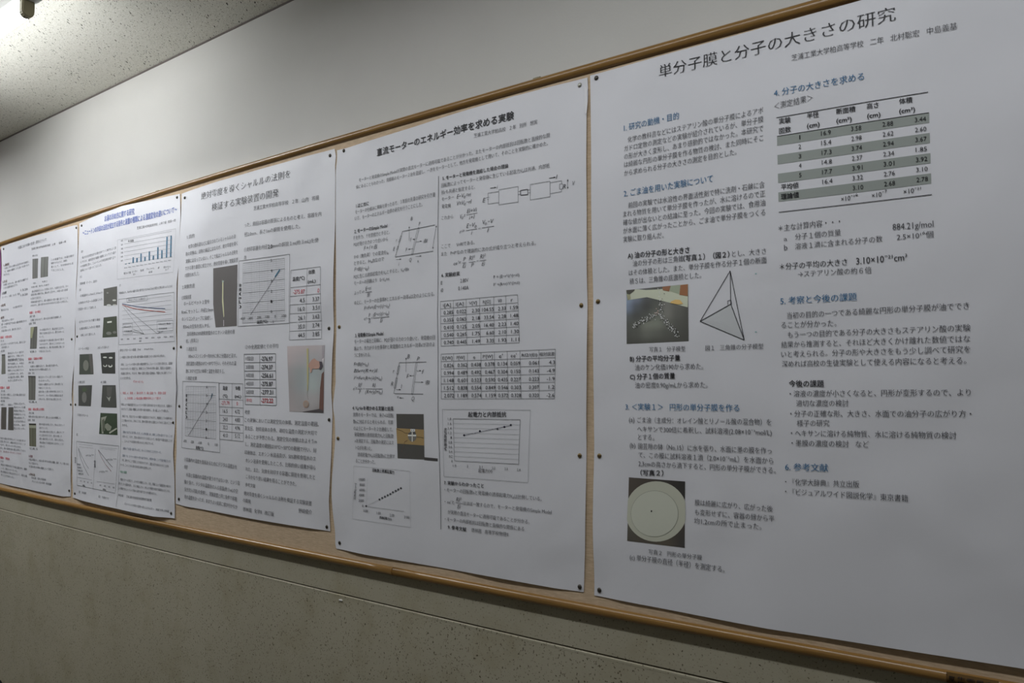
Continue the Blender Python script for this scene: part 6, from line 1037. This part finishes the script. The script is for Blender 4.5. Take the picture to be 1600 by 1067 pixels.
def rail(name, x0, x1, zin, zout, top):
    n = max(2, int((x1-x0)/0.1)); K = 12; v = []; fc = []
    for i in range(n+1):
        x = x0+(x1-x0)*i/n; a, c = zin(x), zout(x)
        mid, half = (a+c)/2, abs(c-a)/2
        for j in range(K+1):
            t = math.pi*j/K; v.append((x, -0.004 - (0.0125)*math.sin(t)**0.8, mid + half*math.cos(t)))
    for i in range(n):
        for j in range(K): fc.append((i*(K+1)+j, i*(K+1)+j+1, (i+1)*(K+1)+j+1, (i+1)*(K+1)+j))
    fc.append(tuple(range(K+1))); fc.append(tuple(reversed([n*(K+1)+j for j in range(K+1)])))
    o = mesh_obj(name, v, fc, M_WOOD, None, smooth=True)
    o.data.polygons[-1].use_smooth = False; o.data.polygons[-2].use_smooth = False
    # flush back fillet so the rail seats on the wall
    return world_child(o, board)
rail('top_rail', BX0, BX1, ztop, zto, True)
JX = -1.5030
rail('bottom_rail', BX0, JX-0.0012, zbot, zbo, False)
rail('bottom_rail', JX+0.0012, BX1, zbot, zbo, False)
def backing(name, zf, s):
    v = []; fc = []
    for x in bxs: v += [(x, 0.0, zf(x)), (x, -0.0085, zf(x))]
    for i in range(60): fc.append((2*i, 2*i+2, 2*i+3, 2*i+1))
    world_child(mesh_obj(name, v, fc, M_WOOD), board)
backing('rail_backing', lambda x: zto(x)-0.0012, 1); backing('rail_backing', lambda x: zbo(x)+0.0012, -1)
v = [];
for cx in (-3.6086, -2.7876, -1.0223):
    z = zto(cx); bm = bmesh.new(); add_box(bm, (cx-.011, -.006, z-.003), (cx+.011, 0.0, z+.0045), .001)
    world_child(bm_obj('wall_clip', bm, M_SOCKET), board)
# brown paper label with faded lettering stuck on the lower rail at the right
lab = empty('rail_label', (-0.12, -0.017, zbot(-0.12)-0.01), 'brown paper label with faded dark lettering stuck on the bottom rail', 'label')

def label_strip(x0, x1, z0f, z1f, y0, y1, name, m, parent):
    v = []; fc = []; n = 12; K = 6
    for i in range(n+1):
        x = x0+(x1-x0)*i/n; a, c = zbot(x), zbo(x); mid, half = (a+c)/2, abs(c-a)/2
        for j in range(K+1):
            ca = z0f+(z1f-z0f)*j/K; t = math.acos(max(-1, min(1, ca)))
            v.append((x, -0.004-0.0125*math.sin(t)**0.8-y0, mid+half*ca))
    for i in range(n):
        for j in range(K): fc.append((i*(K+1)+j, (i+1)*(K+1)+j, (i+1)*(K+1)+j+1, i*(K+1)+j+1))
    o = mesh_obj(name, v, fc, m, None, None, True); return world_child(o, parent)
LX0, LX1 = -0.186, -0.1115
label_strip(LX0, LX1, 0.88, -0.95, 0.0016, 0, 'label_paper', M_LABEL, lab)

# ------------------------------------------------------------------ print
FONT_CACHE = {}
def glyph_mesh(text, style):
    key = (text, style)
    if key in FONT_CACHE: return FONT_CACHE[key]
    cu = bpy.data.curves.new('t', 'FONT'); cu.body = text.replace('\u3000', '   '); cu.resolution_u = 1 if style in ('g', 'i') and len(text) > 12 else 2
    
    if style == 'i': cu.shear = 0.28
    ob = bpy.data.objects.new('t', cu); C.objects.link(ob)
    dg = bpy.context.evaluated_depsgraph_get(); me = bpy.data.meshes.new_from_object(ob.evaluated_get(dg))
    vs = [[q.co.x, q.co.y] for q in me.vertices]; fs = [tuple(p.vertices) for p in me.polygons]
    # which way the fill faces
    if fs:
        s = 0
        for p in fs[:20]:
            a, b_, c_ = (vs[i] for i in p[:3]); s += (b_[0]-a[0])*(c_[1]-a[1])-(b_[1]-a[1])*(c_[0]-a[0])
        if s < 0: fs = [tuple(reversed(p)) for p in fs]
    if True:
        # brush-style lettering: thin level strokes, full upright strokes
        kx, ky = {'m': (0.001, 0.011), 't': (0.0, 0.020), 'h': (-0.006, 0.005), 'b': (-0.020, -0.016), 'g': (0.0, 0.0), 'i': (0.004, 0.010)}[style]
        cnt = {}
        for p in fs:
            for i in range(len(p)):
                e = (p[i], p[(i+1) % len(p)]); cnt[e] = cnt.get(e, 0)+1
        nx = [0.0]*len(vs); ny = [0.0]*len(vs)
        for (a, b_) in cnt:
            if (b_, a) in cnt: continue
            dx = vs[b_][0]-vs[a][0]; dy = vs[b_][1]-vs[a][1]; l = math.hypot(dx, dy) or 1
            for q in (a, b_): nx[q] += dy/l*min(l, .05); ny[q] -= dx/l*min(l, .05)
        for q in range(len(vs)):
            l = math.hypot(nx[q], ny[q])
            if l > 1e-9: vs[q][0] -= kx*nx[q]/l; vs[q][1] -= ky*ny[q]/l
    bpy.data.objects.remove(ob); bpy.data.meshes.remove(me); bpy.data.curves.remove(cu)
    if not vs: FONT_CACHE[key] = None; return None
    x0 = min(q[0] for q in vs); x1 = max(q[0] for q in vs)
    cjk = any(ord(ch) > 0x2fff for ch in text)
    y0, hh = (-0.08, 0.90) if cjk else (0.0, 0.73)
    if not cjk and any(ch in '()[]*' for ch in text): hh = 0.86; y0 = -0.07
    res = ([((q[0]-x0)/(x1-x0), (q[1]-y0)/hh) for q in vs], fs); FONT_CACHE[key] = res; return res

BASE = 0.0072
SOFTM = []
def soft_print():
    if not SOFTM:
        m = mat('photo_print', 0x808080, 0.45, 0.35); nt, b = nodes(m); at = nt.nodes.new('ShaderNodeVertexColor'); at.layer_name = 'print'
        nt.links.new(at.outputs[0], b.inputs['Base Color']); SOFTM.append(m)
    return SOFTM[0]
class Sheet:
    """collects printed shapes lying on poster P"""
    def __init__(s, P): s.P = P; s.v = []; s.f = []; s.i = []; s.mats = []; s.vc = {}
    def mi(s, col):
        m = ink(col)
        if m not in s.mats: s.mats.append(m)
        return s.mats.index(m)
    def pt(s, x, z, lay): s.v.append((x, -(BASE + relief(s.P, x, z) + 0.0005 + 0.00022*lay), CAM_H*0 + z)); return len(s.v)-1
    def text(s, it):
        _, t, a, b_, c_, d, h, st, col = it
        g = glyph_mesh(t, st)
        if not g: return
        xa, za, xb, zb, h = a/1e4, b_/1e4, c_/1e4, d/1e4, h/1e4
        L = math.hypot(xb-xa, zb-za); ux, uz = (xb-xa)/L, (zb-za)/L
        if abs(uz) < 0.5: vx, vz = -uz*0.0, 1.0
        else: vx, vz = -uz, ux
        base = len(s.v); k = s.mi(col)
        for (p, q) in g[0]: s.pt(xa+ux*L*p+vx*h*q, za+uz*L*p+vz*h*q, 4)
        for fcx in g[1]: s.f.append(tuple(base+j for j in fcx)); s.i.append(k)
    def line(s, it):
        wd = it[1]/1e4; col = it[2]; p = [(it[i]/1e4, it[i+1]/1e4) for i in range(3, len(it), 2)]; k = s.mi(col)
        for (a, b_) in zip(p, p[1:]):
            L = math.hypot(b_[0]-a[0], b_[1]-a[1])
            if L < 1e-6: continue
            n = max(1, int(L/0.018)); ux, uz = (b_[0]-a[0])/L, (b_[1]-a[1])/L; nx, nz = -uz*wd/2, ux*wd/2
            prev = None
            for i in range(n+1):
                x = a[0]+ux*L*i/n; z = a[1]+uz*L*i/n
                cur = (s.pt(x-nx, z-nz, 3), s.pt(x+nx, z+nz, 3))
                if prev: s.f.append((prev[0], cur[0], cur[1], prev[1])); s.i.append(k)
                prev = cur
    def poly(s, it):
        lay, col = it[1], it[2]; p = [(it[i]/1e4, it[i+1]/1e4) for i in range(3, len(it), 2)]; k = s.mi(col)
        if len(p) == 4:
            (a, b_, c_, d) = p
            n = max(1, int(max(math.dist(a, b_), math.dist(d, c_))/0.015)); m = max(1, int(max(math.dist(a, d), math.dist(b_, c_))/0.015)); idx = []
            for j in range(m+1):
                for i in range(n+1):
                    t, q = i/n, j/m
                    x = (a[0]*(1-t)+b_[0]*t)*(1-q)+(d[0]*(1-t)+c_[0]*t)*q; z = (a[1]*(1-t)+b_[1]*t)*(1-q)+(d[1]*(1-t)+c_[1]*t)*q
                    idx.append(s.pt(x, z, lay))
            for j in range(m):
                for i in range(n):
                    s.f.append((idx[j*(n+1)+i], idx[(j+1)*(n+1)+i], idx[(j+1)*(n+1)+i+1], idx[j*(n+1)+i+1])); s.i.append(k)
        else:
            # rings towards the centre so that large shapes follow the paper
            cx = sum(q[0] for q in p)/len(p); cz = sum(q[1] for q in p)/len(p)
            R = max(math.dist((cx, cz), q) for q in p); n = max(1, int(R/0.015)); N = len(p); rings = []
            for j in range(n):
                t = 1-j/n; rings.append([s.pt(cx+(q[0]-cx)*t, cz+(q[1]-cz)*t, lay) for q in p])
            cc = s.pt(cx, cz, lay)
            for j in range(n-1):
                for i in range(N): s.f.append((rings[j][i], rings[j][(i+1) % N], rings[j+1][(i+1) % N], rings[j+1][i])); s.i.append(k)
            for i in range(N): s.f.append((rings[-1][i], rings[-1][(i+1) % N], cc)); s.i.append(k)
    def shade(s, it):
        # print with soft colour changes: a grid of vertex colours between control colours
        lay, kx, ky = it[1:4]; p = [(it[i]/1e4, it[i+1]/1e4) for i in range(4, 12, 2)]; cols = [srgb(c) for c in it[12:]]
        m = soft_print(); 
        if m not in s.mats: s.mats.append(m)
        k = s.mats.index(m); n, mm = 30, 30; idx = []
        for j in range(mm+1):
            for i in range(n+1):
                t, q = i/n, j/mm; (a, b_, c_, d) = p
                x = (a[0]*(1-t)+b_[0]*t)*(1-q)+(d[0]*(1-t)+c_[0]*t)*q; z = (a[1]*(1-t)+b_[1]*t)*(1-q)+(d[1]*(1-t)+c_[1]*t)*q
                idx.append(s.pt(x, z, lay)); u, w_ = t*(kx-1), q*(ky-1); iu, iw = min(kx-2, int(u)), min(ky-2, int(w_)); fu, fw = u-iu, w_-iw
                fu = fu*fu*(3-2*fu); fw = fw*fw*(3-2*fw)
                g = lambda a_, b2: cols[b2*kx+a_]
                s.vc[idx[-1]] = tuple((g(iu, iw)[e]*(1-fu)+g(iu+1, iw)[e]*fu)*(1-fw)+(g(iu, iw+1)[e]*(1-fu)+g(iu+1, iw+1)[e]*fu)*fw for e in range(3))
        for j in range(mm):
            for i in range(n): s.f.append((idx[j*(n+1)+i], idx[(j+1)*(n+1)+i], idx[(j+1)*(n+1)+i+1], idx[j*(n+1)+i+1])); s.i.append(k)
    def add(s, items):
        for it in items: {'T': s.text, 'L': s.line, 'P': s.poly, 'V': s.shade}[it[0]](it)
    def build(s, name, parent):
        if not s.v: return None
        o = mesh_obj(name, s.v, s.f, s.mats, parent, s.i)
        if s.vc:
            ca = o.data.color_attributes.new('print', 'FLOAT_COLOR', 'POINT')
            for q, c in s.vc.items(): ca.data[q].color = (*c, 1)
        return o
class LabelSheet(Sheet):
    def pt(s, x, z, lay):
        a, c = zbot(x), zbo(x); mid, half = (a+c)/2, abs(c-a)/2; ca = max(-.97, min(.97, (z-mid)/half)); t = math.acos(ca)
        s.v.append((x, -0.004-0.0125*math.sin(t)**0.8-0.0026, z)); return len(s.v)-1
ls = LabelSheet(0); ds = abs(zbot(-0.14)-zbo(-0.14))
def lt(t, xa, xb, share, h, st='b'):
    for_x = lambda x: zbot(x)-share*abs(zbot(x)-zbo(x))
    ls.text(('T', t, int(xa*1e4), int(for_x(xa)*1e4), int(xb*1e4), int(for_x(xb)*1e4), int(h*1e4), st, 0x21140a))
lt('厚', LX0+.0035, LX0+.0125, .72, .0095); lt('生委員会', LX0+.016, LX1-.006, .48, .0055); lt('掲示物管理', LX0+.016, LX1-.006, .80, .0050)
ls.line(('L', 12, 0x21140a, int((LX0+.0008)*1e4), int((zbot(LX0)-.2*ds)*1e4), int((LX0+.0008)*1e4), int((zbot(LX0)-.9*ds)*1e4)))
world_child(ls.build('label_lettering', None), lab)

# ------------------------------------------------------------------ posters
def along(pl, t, key):
    """point at share t of the polyline measured by coordinate key (0 = x, 1 = z)"""
    v = pl[0][key] + (pl[-1][key]-pl[0][key])*t; s = 1 if pl[-1][key] > pl[0][key] else -1
    for a, b_ in zip(pl, pl[1:]):
        if (b_[key]-v)*s >= -1e-9 or b_ is pl[-1]:
            d = b_[key]-a[key]; q = (v-a[key])/d if abs(d) > 1e-9 else 0
            q = max(0, min(1, q)); return (a[0]+(b_[0]-a[0])*q, a[1]+(b_[1]-a[1])*q)
    return pl[-1]
def paper(P, m, parent):
    E = EDGES[P]; NX, NZ = (72, 96) if P == 1 else (60, 90)
    if P == 6: NX, NZ = 12, 30
    T_, B_, L_, R_ = E['t'], E['b'], E['l'], E['r']
    c00, c10, c01, c11 = L_[0], R_[0], L_[-1], R_[-1]
    v = []; fc = []
    for j in range(NZ+1):
        q = j/NZ; l = along(L_, q, 1); rr = along(R_, q, 1)
        for i in range(NX+1):
            t = i/NX; a = along(T_, t, 0); b_ = along(B_, t, 0)
            x, z = [ (1-q)*a[k]+q*b_[k]+(1-t)*l[k]+t*rr[k]-((1-t)*(1-q)*c00[k]+t*(1-q)*c10[k]+(1-t)*q*c01[k]+t*q*c11[k]) for k in (0, 1)]
            v.append((x, -(BASE+relief(P, x, z)), z))
    n = NX+1
    for j in range(NZ):
        for i in range(NX): fc.append((j*n+i, (j+1)*n+i, (j+1)*n+i+1, j*n+i+1))
    o = mesh_obj('paper_sheet', v, fc, m, parent, smooth=True)
    return o
POSTERS = {
 1: ('research_poster', 'large white poster nearest the camera at the right with tetrahedron drawing and striped table'),
 2: ('research_poster', 'white two-column poster with motor photo and many small tables, second from the right'),
 3: ('research_poster', 'white poster with gridded line graphs and red table figures, in the middle of the row'),
 4: ('research_poster', 'white poster with blue title lettering and blue bar graph, second from the left'),
 5: ('research_poster', 'white poster with red headings and narrow grey photos, leftmost full poster'),
 6: ('research_poster', 'purple-edged poster of which only a sliver shows at the far left'),
}
def shift(obj, parent):
    obj.parent = parent; obj.matrix_parent_inverse = Matrix.Translation(parent.location).inverted()
for P, (nm, lb) in POSTERS.items():
    E = EDGES[P]; root = empty(nm, (E['b'][0][0], -0.006, E['b'][0][1]), lb, 'poster', 'research posters pinned in a row on the board')
    shift(paper(P, M_PURPLE if P == 6 else M_PAPER, None), root)
    for name, lab_, its in PRINT.get(P, []):
        s = Sheet(P); s.add(its); o = s.build(name, None)
        if o:
            shift(o, root)
            if lab_: o['label'] = lab_

# thumb tacks
def tack_mesh(m):
    bm = bmesh.new(); K = 16; prof = [(0.0, 0.0032), (0.0022, 0.0031), (0.0040, 0.0025), (0.0052, 0.0013), (0.0055, 0.0004), (0.0050, 0.0), (0.0006, -0.0002), (0.0005, -0.004), (0.0, -0.0045)]
    rings = []
    for rr, h in prof:
        rings.append([bm.verts.new((rr*math.cos(2*math.pi*i/K), -h, rr*math.sin(2*math.pi*i/K))) for i in range(K)] if rr > 0 else [bm.verts.new((0, -h, 0))])
    for a, b_ in zip(rings, rings[1:]):
        for i in range(K):
            j = (i+1) % K
            if len(a) == 1: bm.faces.new((a[0], b_[i], b_[j]))
            elif len(b_) == 1: bm.faces.new((a[i], a[j], b_[0]))
            else: bm.faces.new((a[i], a[j], b_[j], b_[i]))
    bmesh.ops.recalc_face_normals(bm, faces=bm.faces)
    me = bpy.data.meshes.new('thumb_tack'); bm.to_mesh(me); bm.free(); me.materials.append(m)
    me.polygons.foreach_set('use_smooth', [True]*len(me.polygons)); return me
TM = {'d': tack_mesh(M_PINDARK), 'l': tack_mesh(M_PINLIGHT), 'b': tack_mesh(M_PINBRASS)}
POS = {1: ['upper left corner', 'upper left edge', 'lower left edge', 'lower left corner'],
       8: ['upper left corner', 'upper left edge', 'lower left edge', 'lower left corner', 'upper right corner', 'upper right edge', 'lower right edge', 'lower right corner'],
       5: ['upper left corner', 'upper right corner', 'upper right edge', 'lower right edge', 'lower right corner']}
DESC = {1: 'the big striped-table poster', 2: 'the motor poster', 3: 'the gridded-graph poster', 4: 'the blue-titled poster', 5: 'the leftmost red-headed poster'}
for P, pins in PINS.items():
    names = {4: POS[1], 8: POS[8], 5: POS[5]}.get(len(pins))
    for i, (x, z) in enumerate(pins):
        kind = 'l' if (P == 2 and i == 4) else ('b' if (P in (1, 2) and i in (1, 2, 5, 6)) else 'd')
        o = bpy.data.objects.new('thumb_tack', TM[kind]); C.objects.link(o)
        o.location = (x, -(BASE+relief(P, x, z)+0.0002), z); o.rotation_euler = (random.uniform(-.12, .12), random.uniform(0, 3), random.uniform(-.12, .12))
        tag(o, '%s round thumb tack at the %s of %s' % ({'l': 'pale grey', 'b': 'brownish brass', 'd': 'dark'}[kind], names[i], DESC[P]), 'thumb tack', 'thumb tacks holding the posters')

# ------------------------------------------------------------------ ceiling lamps
def make_lamp(xr, ln, y, power, label):
    zc = CEIL-0.057; root = empty('fluorescent_lamp', (xr-ln/2, y, CEIL), label, 'ceiling lamp', 'tube lamps on the ceiling')
    def ch(o): shift(o, root); return o
    # housing: shallow trough with sloped sides
    v = []; prof = [(-0.027, 0), (-0.027, -0.052), (-0.023, -0.056), (0.023, -0.056), (0.027, -0.052), (0.027, 0)]
    xa, xb = xr-ln-0.035, xr+0.035
    for x in (xa, xb): v += [(x, y+py, zc+pz) for py, pz in prof]
    fc = [(j, j+1, 6+j+1, 6+j) for j in range(5)] + [(5, 0, 6, 11), tuple(reversed(range(6))), tuple(range(6, 12))]
    ch(mesh_obj('housing', v, fc, M_STEEL))
    for hx in (xr-0.16, xr-ln+0.16):
        bm = bmesh.new(); bmesh.ops.create_cone(bm, cap_ends=True, segments=12, radius1=0.006, radius2=0.006, depth=CEIL-zc, matrix=Matrix.Translation((hx, y, (CEIL+zc)/2)))
        ch(bm_obj('hanger_rod', bm, M_STEEL))
    zt = zc-0.083; K = 20; v = []; fc = []
    for x in (xr-ln+0.012, xr-0.012): v += [(x, y+0.0185*math.cos(2*math.pi*j/K), zt+0.0185*math.sin(2*math.pi*j/K)) for j in range(K)]
    fc = [(j, (j+1) % K, K+(j+1) % K, K+j) for j in range(K)]
    ch(mesh_obj('glass_tube', v, fc, tube_mat(power), smooth=True))
    for sx, x in ((1, xr), (-1, xr-ln)):
        bm = bmesh.new(); w_ = 0.017
        # socket: flat plate with a rounded lower end, hanging from the housing
        pts = [(-w_, zc-0.040), (-w_, zt-0.006)] + [(w_*-math.cos(math.pi*k/8), zt-0.006-w_*math.sin(math.pi*k/8)) for k in range(1, 8)] + [(w_, zt-0.006), (w_, zc-0.040)]
        a = [bm.verts.new((x-0.014*sx*0-0.013, y+p, q)) for p, q in pts]; b_ = [bm.verts.new((x+0.013, y+p, q)) for p, q in pts]
        bm.faces.new(a); bm.faces.new(list(reversed(b_)))
        for i in range(len(pts)): bm.faces.new((a[i], b_[i], b_[(i+1) % len(pts)], a[(i+1) % len(pts)]))
        bmesh.ops.recalc_face_normals(bm, faces=bm.faces)
        bmesh.ops.bevel(bm, geom=[e for e in bm.edges], offset=0.003, segments=2, affect='EDGES')
        ch(bm_obj('lamp_socket', bm, M_SOCKET))
        bm = bmesh.new(); bmesh.ops.create_cone(bm, cap_ends=True, segments=16, radius1=0.0175, radius2=0.0175, depth=0.016, matrix=Matrix.Translation((x-sx*0.018, y, zt)) @ Matrix.Rotation(math.pi/2, 4, 'Y'))
        ch(bm_obj('tube_cap', bm, M_STEEL))
    return root
for a in LAMPS: make_lamp(*a)
PANEL_LABELS = ['flush ceiling panel light nearest the right end of the room, close to the wall', 'flush ceiling panel light over the motor poster', 'added unseen ceiling panel light beside the hanging tube lamp, brightening the left posters', 'added unseen ceiling panel light nearest the left end of the room, brightening the left posters',
 'added unseen fill panel light in the rear row, right one', 'added unseen fill panel light in the rear row, left one']
def make_panel(x, y, power, i):
    root = empty('ceiling_panel_light', (x, y, CEIL), PANEL_LABELS[i], 'ceiling light', 'flush panel lights on the ceiling')
    bm = bmesh.new(); w_, d_ = 0.62, 0.045
    for a, b_ in (((x-w_-.02, y-d_-.02, CEIL-.012), (x+w_+.02, y-d_, CEIL-.0005)), ((x-w_-.02, y+d_, CEIL-.012), (x+w_+.02, y+d_+.02, CEIL-.0005)), ((x-w_-.02, y-d_, CEIL-.012), (x-w_, y+d_, CEIL-.0005)), ((x+w_, y-d_, CEIL-.012), (x+w_+.02, y+d_, CEIL-.0005))):
        add_box(bm, a, b_)
    shift(bm_obj('frame', bm, M_STEEL), root)
    shift(mesh_obj('diffuser', [(x-w_, y-d_, CEIL-.006), (x-w_, y+d_, CEIL-.006), (x+w_, y+d_, CEIL-.006), (x+w_, y-d_, CEIL-.006)], [(0, 1, 2, 3)], tube_mat(power)), root)
for i, a in enumerate(PANELS): make_panel(*a, i)

# ------------------------------------------------------------------ black chair whose back just shows at the lower left corner
CX, CY = -2.33, -0.74
chair = empty('stacking_chair', (CX, CY, 0), 'black stacking chair, only its back corner showing at the bottom left', 'chair')
def rounded_panel(name, w_, h_, t_, rad, place, m, bow=0.0):
    bm = bmesh.new(); pts = []
    for cx_, cz_, a0 in ((w_/2-rad, h_/2-rad, 0), (-w_/2+rad, h_/2-rad, 90), (-w_/2+rad, -h_/2+rad, 180), (w_/2-rad, -h_/2+rad, 270)):
        for k in range(7):
            a = math.radians(a0+15*k); pts.append((cx_+rad*math.cos(a), cz_+rad*math.sin(a)))
    fr = [bm.verts.new((x, -t_/2+bow*(x/w_*2)**2, z)) for x, z in pts]; bk = [bm.verts.new((x, t_/2+bow*(x/w_*2)**2, z)) for x, z in pts]
    bm.faces.new(fr); bm.faces.new(list(reversed(bk)))
    for k in range(len(pts)): bm.faces.new((fr[k], bk[k], bk[(k+1) % len(pts)], fr[(k+1) % len(pts)]))
    bmesh.ops.recalc_face_normals(bm, faces=bm.faces)
    bmesh.ops.bevel(bm, geom=[e for e in bm.edges if abs(e.verts[0].co.y-e.verts[1].co.y) < t_*.5], offset=t_*.3, segments=3, affect='EDGES')
    o = bm_obj(name, bm, m, None, True); o.matrix_world = place; return o
def tube(name, pts, rad, m):
    cu = bpy.data.curves.new(name, 'CURVE'); cu.dimensions = '3D'; cu.bevel_depth = rad; cu.bevel_resolution = 3; cu.use_fill_caps = True
    sp = cu.splines.new('POLY'); sp.points.add(len(pts)-1)
    for p, q in zip(sp.points, pts): p.co = (*q, 1)
    ob = bpy.data.objects.new(name, cu); C.objects.link(ob); dg = bpy.context.evaluated_depsgraph_get()
    me = bpy.data.meshes.new_from_object(ob.evaluated_get(dg)); bpy.data.objects.remove(ob); bpy.data.curves.remove(cu)
    me.name = name; me.materials.clear(); me.materials.append(m); return link(bpy.data.objects.new(name, me))
shift(rounded_panel('backrest', 0.44, 0.26, 0.022, 0.07, Matrix.Translation((CX, CY, 0.725)) @ Matrix.Rotation(0.12, 4, 'X'), M_BLACK, 0.03), chair)
shift(rounded_panel('seat', 0.42, 0.40, 0.028, 0.08, Matrix.Translation((CX, CY+0.25, 0.44)) @ Matrix.Rotation(math.pi/2, 4, 'X'), M_BLACK), chair)
for sx in (-1, 1):
    x = CX+sx*0.185
    shift(tube('leg', [(x+sx*.02, CY+0.44, 0.010), (x, CY+0.40, 0.425)], 0.0105, M_BLACK), chair)
    shift(tube('leg', [(x+sx*.02, CY-0.02, 0.010), (x, CY+0.06, 0.425)], 0.0105, M_BLACK), chair)
    shift(tube('back_post', [(x, CY+0.10, 0.425), (x, CY+0.045, 0.44), (x, CY+0.012, 0.60), (x, CY+0.022, 0.72)], 0.0105, M_BLACK), chair)
    shift(tube('seat_rail', [(x, CY+0.05, 0.424), (x, CY+0.42, 0.424)], 0.0105, M_BLACK), chair)
